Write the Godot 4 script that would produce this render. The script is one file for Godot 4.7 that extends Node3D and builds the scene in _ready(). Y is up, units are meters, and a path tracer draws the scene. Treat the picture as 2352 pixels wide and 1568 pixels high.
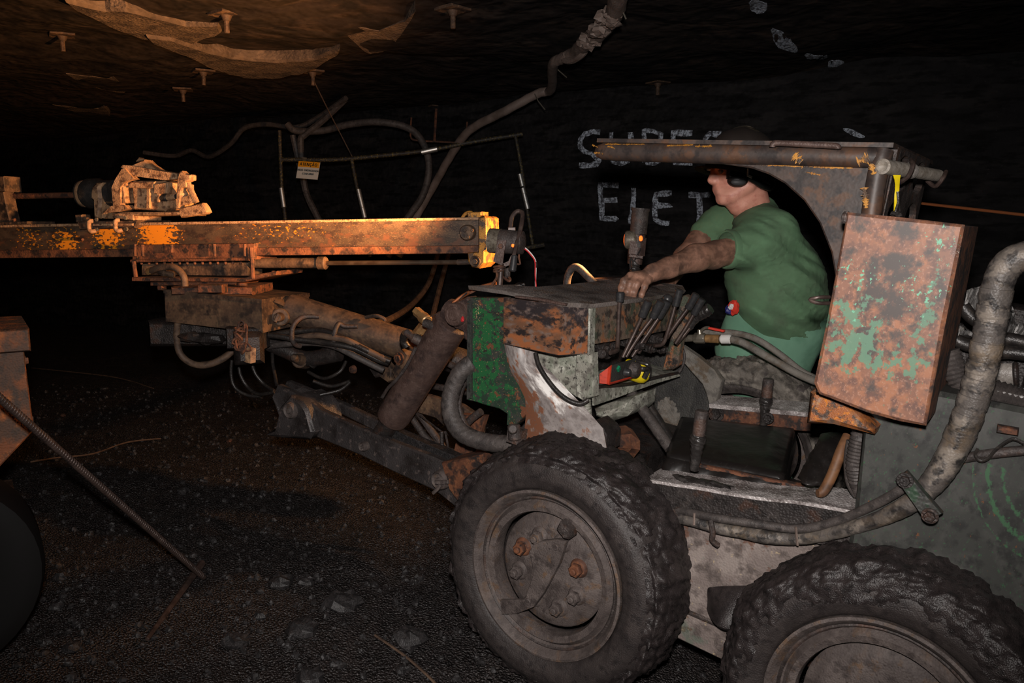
extends Node3D
# A roof-bolting rig in a coal mine heading, lit by the camera's flash and by the rig's own two halogen lamps.
# Lens data: a 2352 x 1568 frame, focal length 1846 px, eye 1.3 m above the datum, tilted 8 degrees down.
const FOC := 1846.0
var cam_tr: Transform3D
var fr := Transform3D()      # the frame (rig, feed beam, wall ...) that is being built in
var wx := 0.0
var wy := 0.0
var wk := 1.0
var rig: Node3D
var zk := 0.0               # how far the boom swings out of the rig's own side plane towards its tip
var rig_tr: Transform3D
var M := {}
var NZ := []                 # seamless noise tables for textures
var fn := FastNoiseLite.new()
var rng := RandomNumberGenerator.new()
var used := {}

# ---------------------------------------------------------------- measuring
func win(x: float, y: float, k: float) -> void:
	wx = x; wy = y; wk = k
func P(px: float, py: float, d: float) -> Vector3:       # world point at depth d
	return cam_tr * Vector3((px / wk + wx - 1176.0) / FOC * d, (784.0 - py / wk - wy) / FOC * d, -d)
func on_plane(px: float, py: float, axis: int, at: float) -> Vector3:   # point on a plane of the current frame
	var inv := fr.affine_inverse()
	var o := inv * cam_tr.origin
	var d := inv.basis * (P(px, py, 1.0) - cam_tr.origin)
	return o + d * ((at - o[axis]) / d[axis])
func q(px: float, py: float, z: float) -> Vector3:
	if zk != 0.0: z += zk * clampf((935.0 - px / wk - wx) / 275.0, 0.0, 1.7)
	return on_plane(px, py, 2, z)
func qy(px: float, py: float, y: float) -> Vector3:
	return on_plane(px, py, 1, y)
func ql(pts: Array, z: float) -> Array:
	var out := []
	for i in range(0, pts.size(), 2):
		out.append(q(pts[i], pts[i + 1], z))
	return out
func l2(pts: Array, z: float) -> PackedVector2Array:
	var out := PackedVector2Array()
	for p in ql(pts, z):
		out.append(Vector2(p.x, p.y))
	return out

# ---------------------------------------------------------------- mesh builder
class MB:
	var v := PackedVector3Array()
	var n := PackedVector3Array()
	var uv := PackedVector2Array()
	var ix := PackedInt32Array()
	func chunk(vs: PackedVector3Array, tr: PackedInt32Array, uvs: PackedVector2Array = PackedVector2Array(), smooth: int = 2) -> void:
		if tr.size() < 3: return
		var c := Vector3.ZERO
		for p in vs: c += p
		c /= vs.size()
		var vol := 0.0
		var nt := tr.size() / 3
		for t in nt:
			vol += (vs[tr[3 * t]] - c).dot((vs[tr[3 * t + 1]] - c).cross(vs[tr[3 * t + 2]] - c))
		if vol > 0.0:
			for t in nt:
				var k := tr[3 * t]; tr[3 * t] = tr[3 * t + 1]; tr[3 * t + 1] = k
		var has := uvs.size() == vs.size()
		var base := v.size()
		var fnm := PackedVector3Array(); fnm.resize(nt)
		for t in nt:
			fnm[t] = (vs[tr[3 * t + 2]] - vs[tr[3 * t]]).cross(vs[tr[3 * t + 1]] - vs[tr[3 * t]])
		if smooth == 1:
			var nn := PackedVector3Array(); nn.resize(vs.size())
			for t in nt:
				for k in 3: nn[tr[3 * t + k]] += fnm[t]
			for i in vs.size():
				v.append(vs[i]); n.append(nn[i].normalized()); uv.append(uvs[i] if has else Vector2.ZERO)
			for i in tr: ix.append(base + i)
			return
		var around := []
		if smooth == 2:
			around.resize(vs.size())
			for i in vs.size(): around[i] = PackedInt32Array()
			for t in nt:
				for k in 3: around[tr[3 * t + k]].append(t)
		for t in nt:
			var f := fnm[t].normalized()
			for k in 3:
				var i := tr[3 * t + k]
				var nn := f
				if smooth == 2:
					nn = Vector3.ZERO
					for o in around[i]:
						if fnm[o].normalized().dot(f) > 0.72: nn += fnm[o]
					nn = nn.normalized() if nn.length_squared() > 0.0 else f
				v.append(vs[i]); n.append(nn); uv.append(uvs[i] if has else Vector2.ZERO); ix.append(v.size() - 1)
	func mesh() -> ArrayMesh:
		var a := []; a.resize(Mesh.ARRAY_MAX)
		a[Mesh.ARRAY_VERTEX] = v; a[Mesh.ARRAY_NORMAL] = n; a[Mesh.ARRAY_TEX_UV] = uv; a[Mesh.ARRAY_INDEX] = ix
		var m := ArrayMesh.new()
		m.add_surface_from_arrays(Mesh.PRIMITIVE_TRIANGLES, a)
		return m
	# rings of equal size; closed ring; caps
	func loft(rings: Array, closed := true, cap := true, smooth := 2, uscale := Vector2.ONE) -> void:
		var m: int = rings[0].size()
		var vs := PackedVector3Array(); var tr := PackedInt32Array(); var uvs := PackedVector2Array()
		var w := m + (1 if closed and smooth == 1 else 0)
		for i in rings.size():
			for j in w:
				vs.append(rings[i][j % m]); uvs.append(Vector2(float(i) / maxi(rings.size() - 1, 1), float(j) / m) * uscale)
		for i in rings.size() - 1:
			for j in (m if closed else m - 1):
				var a := i * w + j; var b := i * w + (j + 1) % w
				tr.append_array([a, b, a + w, b, b + w, a + w])
		if cap and closed:
			for e in [0, rings.size() - 1]:
				var c := Vector3.ZERO
				for p in rings[e]: c += p
				vs.append(c / m); uvs.append(Vector2(0.5, 0.5))
				var k := vs.size() - 1
				for j in m:
					if e == 0: tr.append_array([k, e * w + (j + 1) % w, e * w + j])
					else: tr.append_array([k, e * w + j, e * w + (j + 1) % w])
		chunk(vs, tr, uvs, smooth)
	func cyl(a: Vector3, b: Vector3, r: float, r2 := -1.0, sides := 18, bev := 0.0) -> void:
		if r2 < 0.0: r2 = r
		var L := (b - a).length()
		bev = minf(bev, minf(L * 0.45, minf(r, r2) * 0.6))
		var pr := [Vector2(r, 0), Vector2(r2, L)]
		if bev > 0.0: pr = [Vector2(r - bev, 0), Vector2(r, bev), Vector2(r2, L - bev), Vector2(r2 - bev, L)]
		lathe(pr, a, (b - a) / L, sides)
	func lathe(pr: Array, o: Vector3, ax: Vector3, sides := 24, cap := true, smooth := 2) -> void:
		var x := ax.cross(Vector3.UP if absf(ax.y) < 0.9 else Vector3.RIGHT).normalized()
		var y := ax.cross(x)
		var rings := []
		for p in pr:
			var ring := PackedVector3Array()
			for j in sides:
				var t := TAU * j / sides
				ring.append(o + ax * p.y + (x * cos(t) + y * sin(t)) * p.x)
			rings.append(ring)
		loft(rings, true, cap, smooth)
	func ring_lathe(pr: Array, o: Vector3, ax: Vector3, sides := 32) -> void:   # closed profile, no caps
		var x := ax.cross(Vector3.UP if absf(ax.y) < 0.9 else Vector3.RIGHT).normalized()
		var y := ax.cross(x)
		var rings := []
		for j in sides + 1:
			var t := TAU * (j % sides) / sides
			var ring := PackedVector3Array()
			for p in pr: ring.append(o + ax * p.y + (x * cos(t) + y * sin(t)) * p.x)
			rings.append(ring)
		loft(rings, true, false, 2)
	func tube(pts: Array, r, sides := 10, sub := 5, cap := true, wob := 0.0) -> void:
		var path := []
		var rad := []
		var np := pts.size()
		for i in np - 1:
			var p0: Vector3 = pts[maxi(i - 1, 0)]; var p1: Vector3 = pts[i]; var p2: Vector3 = pts[i + 1]; var p3: Vector3 = pts[mini(i + 2, np - 1)]
			for k in sub:
				var t := float(k) / sub
				path.append(p1.cubic_interpolate(p2, p0, p3, t) if sub > 1 else p1)
				rad.append(lerpf(r[i], r[i + 1], t) if r is Array else r)
		path.append(pts[np - 1]); rad.append(r[np - 1] if r is Array else r)
		var rings := []
		var up := Vector3.ZERO
		for i in path.size():
			var d: Vector3 = (path[mini(i + 1, path.size() - 1)] - path[maxi(i - 1, 0)]).normalized()
			if i == 0: up = d.cross(Vector3.UP if absf(d.y) < 0.9 else Vector3.RIGHT).normalized()
			else: up = (up - d * up.dot(d)).normalized()
			var s := d.cross(up)
			var ring := PackedVector3Array()
			for j in sides:
				var t := TAU * j / sides
				var rr: float = rad[i] * (1.0 + wob * sin(i * 2.399 + j * 1.7) )
				ring.append(path[i] + (up * cos(t) + s * sin(t)) * rr)
			rings.append(ring)
		loft(rings, true, cap, 2)
	# flat outline (local x, y) with its front at z, going back by t, chamfered
	func slab(pl: PackedVector2Array, z: float, t: float, bev := 0.004, tr := Transform3D(), both := false) -> void:
		var m := pl.size()
		var ar := 0.0
		for i in m: ar += pl[i].cross(pl[(i + 1) % m])
		var lo := pl[0]; var hi := pl[0]
		for p in pl: lo = lo.min(p); hi = hi.max(p)
		var sz := (hi - lo).max(Vector2(0.001, 0.001))
		var inner := PackedVector2Array()
		for i in m:
			var e1 := (pl[i] - pl[(i + m - 1) % m]).normalized(); var e2 := (pl[(i + 1) % m] - pl[i]).normalized()
			var nn := (e1.orthogonal() + e2.orthogonal())
			if nn.length() < 0.01: nn = e1.orthogonal()
			nn = nn.normalized() * (1.0 if ar < 0.0 else -1.0)
			inner.append(pl[i] - nn * bev * -1.0)
		# keep whichever side is really inside
		var ar2 := 0.0
		for i in m: ar2 += inner[i].cross(inner[(i + 1) % m])
		if absf(ar2) > absf(ar):
			for i in m: inner[i] = pl[i] * 2.0 - inner[i]
		var tri := Geometry2D.triangulate_polygon(inner)
		if tri.is_empty():
			inner = pl; tri = Geometry2D.triangulate_polygon(pl)
		var vs := PackedVector3Array(); var uvs := PackedVector2Array(); var ix2 := PackedInt32Array()
		var lv := [[inner, z], [pl, z - bev], [pl, z - t + (bev if both else 0.0)]]
		if both: lv.append([inner, z - t])
		for l in lv:
			for p in l[0]:
				vs.append(tr * Vector3(p.x, p.y, l[1])); uvs.append(Vector2((p.x - lo.x) / sz.x, 1.0 - (p.y - lo.y) / sz.y))
		for l in lv.size() - 1:
			for j in m:
				var a := l * m + j; var b := l * m + (j + 1) % m
				ix2.append_array([a, a + m, b, b, a + m, b + m])
		var k := (lv.size() - 1) * m
		# caps wound to agree with the sides
		var t2 := Geometry2D.triangulate_polygon(lv[-1][0])
		var ccw := ar > 0.0
		for i in range(0, tri.size(), 3):
			var c := (inner[tri[i + 1]] - inner[tri[i]]).cross(inner[tri[i + 2]] - inner[tri[i]]) > 0.0
			if c == ccw: ix2.append_array([tri[i], tri[i + 1], tri[i + 2]])
			else: ix2.append_array([tri[i], tri[i + 2], tri[i + 1]])
		for i in range(0, t2.size(), 3):
			var bp: PackedVector2Array = lv[-1][0]
			var c := (bp[t2[i + 1]] - bp[t2[i]]).cross(bp[t2[i + 2]] - bp[t2[i]]) > 0.0
			if c == ccw: ix2.append_array([k + t2[i], k + t2[i + 2], k + t2[i + 1]])
			else: ix2.append_array([k + t2[i], k + t2[i + 1], k + t2[i + 2]])
		chunk(vs, ix2, uvs, 2 if bev > 0.0 else 0)
	func box(c: Vector3, s: Vector3, bev := 0.004, basis := Basis()) -> void:
		var h := s * 0.5
		slab(PackedVector2Array([Vector2(-h.x, -h.y), Vector2(h.x, -h.y), Vector2(h.x, h.y), Vector2(-h.x, h.y)]), h.z, s.z, minf(bev, minf(h.x, minf(h.y, h.z)) * 0.5), Transform3D(basis, c), true)
	func bar(a: Vector3, b: Vector3, w: float, t: float, up := Vector3.UP, bev := 0.003) -> void:
		var x := (b - a).normalized(); var z := x.cross(up).normalized(); var y := z.cross(x)
		box((a + b) * 0.5, Vector3((b - a).length(), w, t), bev, Basis(x, y, z))
	# sheet through rows of points, with thickness
	func sheet(rows: Array, t: float, smooth := 2) -> void:
		var h := rows.size(); var w: int = rows[0].size()
		var nn := []
		for i in h:
			var l := PackedVector3Array()
			for j in w:
				var du: Vector3 = rows[i][mini(j + 1, w - 1)] - rows[i][maxi(j - 1, 0)]
				var dv: Vector3 = rows[mini(i + 1, h - 1)][j] - rows[maxi(i - 1, 0)][j]
				l.append(du.cross(dv).normalized())
			nn.append(l)
		var vs := PackedVector3Array(); var uvs := PackedVector2Array(); var tr := PackedInt32Array()
		for s in 2:
			for i in h:
				for j in w:
					vs.append(rows[i][j] + nn[i][j] * (t * 0.5 if s == 0 else -t * 0.5)); uvs.append(Vector2(float(j) / (w - 1), float(i) / (h - 1)))
		var o := h * w
		for i in h - 1:
			for j in w - 1:
				var a := i * w + j
				tr.append_array([a, a + 1, a + w, a + 1, a + w + 1, a + w, o + a, o + a + w, o + a + 1, o + a + 1, o + a + w, o + a + w + 1])
		for i in h - 1:
			var a := i * w; var b := i * w + w - 1
			tr.append_array([a, a + w, o + a, a + w, o + a + w, o + a, b, o + b, b + w, b + w, o + b, o + b + w])
		for j in w - 1:
			var a := j; var b := (h - 1) * w + j
			tr.append_array([a, o + a, a + 1, a + 1, o + a, o + a + 1, b, b + 1, o + b, b + 1, o + b + 1, o + b])
		chunk(vs, tr, uvs, smooth)
	func bolt(p: Vector3, ax: Vector3, r: float, h: float, washer := true) -> void:
		if washer: cyl(p - ax * 0.002, p + ax * h * 0.25, r * 1.45, -1, 18, h * 0.06)
		cyl(p + ax * h * 0.2, p + ax * h, r, -1, 6, h * 0.12)
	func lump(c: Vector3, s: Vector3, f: FastNoiseLite, seed_at: float, rough := 0.35, lat := 8, lon := 12, facet := 0) -> void:
		var rings := []
		for i in range(1, lat):
			var ring := PackedVector3Array()
			for j in lon:
				var a := PI * i / lat; var b := TAU * j / lon
				var d := Vector3(sin(a) * cos(b), cos(a), sin(a) * sin(b))
				var k := 1.0 + rough * f.get_noise_3d(d.x * 60.0 + seed_at * 31.0, d.y * 60.0, d.z * 60.0 - seed_at * 17.0)
				ring.append(c + d * s * k)
			rings.append(ring)
		loft(rings, true, true, facet)

# ---------------------------------------------------------------- nodes
func numbered(called: String) -> String:
	used[called] = used.get(called, -1) + 1
	return called if used[called] == 0 else "%s_%03d" % [called, used[called]]
func tag(o: Node, label: String, category: String, group := "", kind := "") -> Node:
	if label: o.set_meta("label", label)
	if category: o.set_meta("category", category)
	if group: o.set_meta("group", group)
	if kind: o.set_meta("kind", kind)
	return o
func obj(called: String, b: MB, m: Material, parent: Node3D = self) -> MeshInstance3D:
	var o := MeshInstance3D.new()
	o.name = numbered(called) if parent == self else called
	o.mesh = b.mesh(); o.material_override = m
	parent.add_child(o, true)
	o.transform = parent.global_transform.affine_inverse() * fr
	return o
func place(o: Node3D, base: Vector3) -> void:    # puts a thing's origin at its base (world) and keeps its mesh where it is
	var d := o.global_transform.affine_inverse() * base
	var kids := []
	for c in o.get_children(): kids.append([c, c.global_transform])
	if o is MeshInstance3D:
		var a: Array = o.mesh.surface_get_arrays(0)
		var vv: PackedVector3Array = a[Mesh.ARRAY_VERTEX]
		for i in vv.size(): vv[i] -= d
		a[Mesh.ARRAY_VERTEX] = vv
		var m := ArrayMesh.new(); m.add_surface_from_arrays(Mesh.PRIMITIVE_TRIANGLES, a)
		o.mesh = m
	o.global_position = base
	for k in kids: k[0].global_transform = k[1]
func base(called: String, at: Vector3) -> Node3D:
	var o := Node3D.new(); o.name = numbered(called); add_child(o, true); o.position = at
	return o

# ---------------------------------------------------------------- textures
func make_noises() -> void:
	for s in [[0.012, 7, 1], [0.03, 6, 2], [0.08, 5, 3], [0.25, 3, 4], [0.02, 7, 5], [0.05, 6, 6]]:
		var f := FastNoiseLite.new()
		f.noise_type = FastNoiseLite.TYPE_SIMPLEX_SMOOTH; f.frequency = s[0]; f.fractal_octaves = s[1]; f.fractal_gain = 0.62; f.seed = s[2] * 77
		NZ.append(f.get_seamless_image(256, 256).get_data())
# layers: [colour, noise table, scale, low, high, (optional) mask Callable(u, v) -> added to the noise]
func tex(w: int, h: int, ground: Color, layers: Array, s := 0) -> ImageTexture:
	var buf := PackedByteArray(); buf.resize(w * h * 3)
	var L := layers.size()
	var o := 0
	for y in h:
		for x in w:
			var r := ground.r; var g := ground.g; var b := ground.b
			for k in L:
				var l: Array = layers[k]
				var t: PackedByteArray = NZ[l[1]]
				var sc: float = l[2]
				var yy: float = sc * (l[6] if l.size() > 6 else 1.0)
				var a: float = t[((int(y * yy) + s + 37 * k) & 255) * 256 + ((int(x * sc) + s * 3 + 53 * k) & 255)] / 255.0
				if l.size() > 5 and l[5] != null: a += l[5].call((x + 0.5) / w, (y + 0.5) / h)
				a = clampf((a - l[3]) / (l[4] - l[3]), 0.0, 1.0)
				if a > 0.0:
					var c: Color = l[0]
					a *= c.a
					r += (c.r - r) * a; g += (c.g - g) * a; b += (c.b - b) * a
			buf[o] = int(r * 255.0); buf[o + 1] = int(g * 255.0); buf[o + 2] = int(b * 255.0); o += 3
	var im := Image.create_from_data(w, h, false, Image.FORMAT_RGB8, buf)
	return ImageTexture.create_from_image(im)
func C8(r: int, g: int, b: int, a := 1.0) -> Color:
	return Color(r / 255.0, g / 255.0, b / 255.0, a)
func nmap(freq: float, seed_at: int, strength := 4.0, size := 256) -> NoiseTexture2D:
	var f := FastNoiseLite.new(); f.frequency = freq; f.seed = seed_at; f.fractal_octaves = 4
	var t := NoiseTexture2D.new(); t.width = size; t.height = size; t.noise = f; t.seamless = true; t.as_normal_map = true; t.bump_strength = strength
	return t
func mat(called: String, t: Texture2D, rough: float, metal := 0.0, scale := 2.0, nt: Texture2D = null, ns := 1.0, spec := 0.5) -> StandardMaterial3D:
	var m := StandardMaterial3D.new()
	m.resource_name = called
	m.albedo_texture = t; m.roughness = rough; m.metallic = metal; m.metallic_specular = spec
	if scale > 0.0:
		m.uv1_triplanar = true; m.uv1_scale = Vector3.ONE * scale
	if nt:
		m.normal_enabled = true; m.normal_texture = nt; m.normal_scale = ns * 0.45
	M[called] = m
	return m
func flat(called: String, c: Color, rough: float, metal := 0.0, spec := 0.5) -> StandardMaterial3D:
	var m := StandardMaterial3D.new()
	m.resource_name = called; m.albedo_color = c; m.roughness = rough; m.metallic = metal; m.metallic_specular = spec
	M[called] = m
	return m

# ---------------------------------------------------------------- smooth bodies (blended tapered capsules, surface nets)
class SD:
	var lo: Vector3
	var c: float
	var nx: int
	var ny: int
	var nz: int
	var F := PackedFloat32Array()
	var kk: float
	var bones := []
	func _init(cell: float, blend: float) -> void:
		c = cell; kk = blend
	func add(a: Vector3, b: Vector3, ra: float, rb: float, ax := Vector3.ZERO, fl := 1.0, w := 1.0) -> void:
		bones.append([a, b, ra, rb, ax, fl, w])
	func fill() -> void:
		lo = bones[0][0]; var hi := lo
		for k in bones:
			var m: float = maxf(k[2], k[3]) * maxf(1.0, k[5]) + kk * 2.0 + c * 2.0
			lo = lo.min(k[0] - Vector3.ONE * m).min(k[1] - Vector3.ONE * m); hi = hi.max(k[0] + Vector3.ONE * m).max(k[1] + Vector3.ONE * m)
		nx = int((hi.x - lo.x) / c) + 2; ny = int((hi.y - lo.y) / c) + 2; nz = int((hi.z - lo.z) / c) + 2
		F.resize(nx * ny * nz)
		for k in bones: put(k[0], k[1], k[2], k[3], k[4], k[5], k[6])
	func put(a: Vector3, b: Vector3, ra: float, rb: float, ax: Vector3, fl: float, w: float) -> void:
		var m := maxf(ra, rb) * maxf(1.0, fl) + kk * 4.0
		var l := (a.min(b) - Vector3.ONE * m - lo) / c
		var h := (a.max(b) + Vector3.ONE * m - lo) / c
		var ab := b - a
		var squash := fl != 1.0
		if squash: ab -= ax * ab.dot(ax) * (1.0 - 1.0 / fl)
		var L2 := maxf(ab.length_squared(), 1e-9)
		for z in range(maxi(0, int(l.z)), mini(nz, int(h.z) + 1)):
			for y in range(maxi(0, int(l.y)), mini(ny, int(h.y) + 1)):
				var i := (z * ny + y) * nx
				for x in range(maxi(0, int(l.x)), mini(nx, int(h.x) + 1)):
					var p := lo + Vector3(x, y, z) * c - a
					if squash: p -= ax * p.dot(ax) * (1.0 - 1.0 / fl)
					var t := clampf(p.dot(ab) / L2, 0.0, 1.0)
					var d := (p - ab * t).length() - lerpf(ra, rb, t)
					if d < kk * 4.0: F[i + x] += w * exp(-d / kk)
	func emit(b: MB, mod = null) -> void:
		fill()
		var id := PackedInt32Array(); id.resize(F.size()); id.fill(-1)
		var vs := PackedVector3Array(); var tr := PackedInt32Array()
		var sx := 1; var sy := nx; var sz := nx * ny
		var offs := [0, sx, sy, sx + sy, sz, sx + sz, sy + sz, sx + sy + sz]
		var cor := [Vector3(0, 0, 0), Vector3(1, 0, 0), Vector3(0, 1, 0), Vector3(1, 1, 0), Vector3(0, 0, 1), Vector3(1, 0, 1), Vector3(0, 1, 1), Vector3(1, 1, 1)]
		var ed := [[0, 1], [2, 3], [4, 5], [6, 7], [0, 2], [1, 3], [4, 6], [5, 7], [0, 4], [1, 5], [2, 6], [3, 7]]
		for z in nz - 1:
			for y in ny - 1:
				for x in nx - 1:
					var i := z * sz + y * sy + x
					var s := 0
					for o in offs:
						if F[i + o] > 1.0: s += 1
					if s == 0 or s == 8: continue
					var p := Vector3.ZERO; var k := 0
					for e in ed:
						var f0 := F[i + offs[e[0]]]; var f1 := F[i + offs[e[1]]]
						if (f0 > 1.0) != (f1 > 1.0):
							var d0 := -log(f0 + 1e-6); var d1 := -log(f1 + 1e-6)
							p += cor[e[0]].lerp(cor[e[1]], d0 / (d0 - d1)); k += 1
					id[i] = vs.size()
					vs.append(lo + (Vector3(x, y, z) + p / k) * c)
		for z in range(1, nz - 1):
			for y in range(1, ny - 1):
				for x in range(1, nx - 1):
					var i := z * sz + y * sy + x
					var in0 := F[i] > 1.0
					if in0 != (F[i + sx] > 1.0): quad(tr, id, i, i - sy, i - sy - sz, i - sz, in0)
					if in0 != (F[i + sy] > 1.0): quad(tr, id, i, i - sz, i - sz - sx, i - sx, in0)
					if in0 != (F[i + sz] > 1.0): quad(tr, id, i, i - sx, i - sx - sy, i - sy, in0)
		if mod != null:
			for i in vs.size(): vs[i] = mod.call(vs[i])
		b.chunk(vs, tr, PackedVector2Array(), 1)
	func quad(tr: PackedInt32Array, id: PackedInt32Array, a: int, b: int, cc: int, d: int, fl: bool) -> void:
		if id[a] < 0 or id[b] < 0 or id[cc] < 0 or id[d] < 0: return
		if fl: tr.append_array([id[a], id[b], id[cc], id[a], id[cc], id[d]])
		else: tr.append_array([id[a], id[cc], id[b], id[a], id[d], id[cc]])

# ---------------------------------------------------------------- materials
func ell(u: float, v: float, cu: float, cv: float, ru: float, rv: float) -> float:   # 1 at the centre of an oval, 0 at its rim, negative outside
	return 1.0 - sqrt(pow((u - cu) / ru, 2.0) + pow((v - cv) / rv, 2.0))
func make_materials() -> void:
	make_noises()
	var rough_n := nmap(0.13, 3, 6.0)
	var fine_n := nmap(0.3, 5, 5.0)
	var pit_n := nmap(0.2, 8, 6.0)
	var cloth_n := nmap(0.02, 9, 4.0)
	# iron with dust and rust
	mat("dusty_iron", tex(256, 256, C8(62, 55, 53), [[C8(84, 76, 74), 0, 1.0, 0.45, 0.75], [C8(40, 34, 32), 1, 1.0, 0.5, 0.8], [C8(92, 62, 48, 0.7), 4, 1.0, 0.58, 0.75], [C8(118, 110, 106, 0.7), 2, 2.0, 0.66, 0.85]]), 0.62, 0.1, 2.0, fine_n, 0.5)
	mat("rim_iron", tex(256, 256, C8(84, 75, 72), [[C8(104, 94, 90), 0, 1.0, 0.45, 0.75], [C8(60, 52, 50), 1, 1.0, 0.52, 0.8], [C8(110, 78, 50, 0.6), 4, 1.0, 0.66, 0.8], [C8(50, 42, 40), 2, 2.0, 0.7, 0.9]]), 0.7, 0.0, 2.5, fine_n, 0.5)
	mat("dark_iron", tex(256, 256, C8(44, 39, 38), [[C8(62, 56, 54), 0, 1.0, 0.45, 0.8], [C8(28, 24, 23), 1, 1.0, 0.5, 0.8], [C8(70, 45, 34, 0.7), 4, 1.0, 0.6, 0.8], [C8(90, 84, 82, 0.6), 2, 2.0, 0.68, 0.85]]), 0.55, 0.15, 2.0, fine_n, 0.5)
	mat("worn_arm", tex(256, 256, C8(60, 56, 56), [[C8(72, 67, 67), 0, 0.6, 0.4, 0.8], [C8(44, 39, 38), 1, 0.6, 0.45, 0.85], [C8(120, 106, 101, 0.7), 1, 1.4, 0.72, 0.84]]), 0.5, 0.15, 2.0, fine_n, 0.5)
	mat("rust", tex(256, 256, C8(96, 58, 40), [[C8(122, 76, 50), 0, 1.0, 0.45, 0.75], [C8(54, 36, 30), 1, 1.0, 0.48, 0.75], [C8(140, 92, 60, 0.7), 2, 1.0, 0.6, 0.85], [C8(38, 29, 27), 4, 1.0, 0.6, 0.72]]), 0.75, 0.0, 2.5, rough_n, 0.22)
	mat("cylinder_rust", tex(256, 256, C8(78, 60, 54), [[C8(92, 74, 68), 0, 1.0, 0.42, 0.7], [C8(54, 42, 40), 1, 1.0, 0.5, 0.8], [C8(116, 96, 88, 0.7), 2, 1.0, 0.62, 0.85]]), 0.55, 0.1, 2.0, fine_n, 0.35)
	mat("boom_rust", tex(256, 256, C8(84, 64, 50), [[C8(108, 84, 64), 0, 1.0, 0.45, 0.7], [C8(50, 39, 33), 1, 1.0, 0.48, 0.75], [C8(132, 108, 80, 0.6), 2, 1.0, 0.62, 0.85], [C8(34, 26, 24), 4, 1.0, 0.6, 0.75]]), 0.7, 0.0, 2.0, rough_n, 0.22)
	mat("drill_iron", tex(256, 256, C8(160, 124, 92), [[C8(186, 148, 112), 0, 1.0, 0.45, 0.75], [C8(88, 62, 46), 1, 1.0, 0.5, 0.8], [C8(200, 164, 122), 3, 1.0, 0.7, 0.9]]), 0.65, 0.0, 4.0, rough_n, 0.35)
	mat("drill_rubber", tex(256, 256, C8(36, 34, 33), [[C8(58, 52, 48), 1, 1.0, 0.5, 0.8]]), 0.6, 0.0, 3.0, fine_n, 0.4)
	mat("mud", tex(256, 256, C8(40, 34, 34), [[C8(54, 47, 46), 0, 1.0, 0.45, 0.75], [C8(24, 20, 20), 1, 1.0, 0.5, 0.8], [C8(80, 72, 70, 0.7), 3, 1.0, 0.72, 0.9]]), 0.5, 0.0, 4.0, fine_n, 0.9)
	mat("tyre_rubber", tex(256, 256, C8(50, 44, 43), [[C8(62, 55, 53), 0, 1.0, 0.45, 0.75], [C8(34, 29, 29), 1, 1.0, 0.5, 0.8], [C8(84, 76, 74, 0.5), 3, 1.0, 0.75, 0.9]]), 0.6, 0.0, 3.0, fine_n, 0.6)
	mat("floor_coal", tex(512, 512, C8(40, 36, 36), [[C8(52, 46, 44), 0, 0.5, 0.45, 0.75], [C8(24, 21, 21), 1, 1.0, 0.5, 0.8], [C8(62, 55, 53), 2, 1.0, 0.6, 0.85], [C8(104, 98, 98), 3, 1.0, 0.8, 0.95]]), 0.5, 0.0, 1.0, rough_n, 1.8)
	M["floor_coal"].normal_scale = 1.1; M["floor_coal"].normal_texture = nmap(0.2, 13, 9.0, 512)
	mat("coal_lump", tex(256, 256, C8(40, 38, 39), [[C8(66, 62, 62), 1, 1.0, 0.5, 0.8], [C8(22, 20, 20), 2, 1.0, 0.5, 0.8]]), 0.55, 0.0, 6.0, rough_n, 0.8)
	mat("coal_wall", tex(512, 512, C8(30, 29, 30), [[C8(42, 40, 40), 0, 0.5, 0.45, 0.75, null, 4.0], [C8(14, 13, 13), 1, 0.5, 0.5, 0.8, null, 4.0], [C8(60, 58, 60), 3, 1.0, 0.84, 0.97]]), 0.75, 0.0, 0.5, nmap(0.12, 21, 6.0), 0.5, 0.25)
	mat("roof_rock", tex(512, 512, C8(43, 37, 34), [[C8(60, 50, 44), 4, 0.5, 0.5, 0.72, null, 3.0], [C8(38, 32, 30), 1, 0.5, 0.46, 0.75, null, 2.0], [C8(26, 23, 22), 0, 1.0, 0.56, 0.75]]), 0.85, 0.0, 0.35, nmap(0.06, 22, 8.0), 0.8, 0.3)
	mat("pale_rock", tex(256, 256, C8(92, 78, 66), [[C8(118, 100, 84), 1, 1.0, 0.5, 0.8], [C8(62, 51, 44), 0, 1.0, 0.5, 0.75]]), 0.8, 0.0, 1.5, rough_n, 1.0)
	mat("hose_rubber", tex(256, 256, C8(66, 60, 58), [[C8(84, 77, 74), 0, 1.0, 0.45, 0.75], [C8(44, 40, 39), 1, 1.0, 0.55, 0.8], [C8(112, 104, 100, 0.7), 2, 1.0, 0.66, 0.85]]), 0.6, 0.0, 3.0, fine_n, 0.4)
	mat("taped_hose", tex(256, 256, C8(92, 86, 82), [[C8(134, 124, 114), 4, 1.0, 0.52, 0.62], [C8(40, 38, 38), 1, 1.0, 0.55, 0.68], [C8(118, 100, 80, 0.7), 0, 1.0, 0.62, 0.75]]), 0.5, 0.0, 2.5, fine_n, 0.4)
	mat("black_hose", tex(256, 256, C8(34, 31, 30), [[C8(58, 52, 48), 1, 1.0, 0.5, 0.8], [C8(82, 72, 64, 0.6), 2, 1.0, 0.66, 0.85]]), 0.42, 0.0, 3.0, fine_n, 0.3)
	mat("brown_hose", tex(256, 256, C8(92, 72, 58), [[C8(112, 90, 72), 0, 1.0, 0.45, 0.75], [C8(56, 44, 38), 1, 1.0, 0.5, 0.8]]), 0.65, 0.0, 3.0, fine_n, 0.3)
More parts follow.
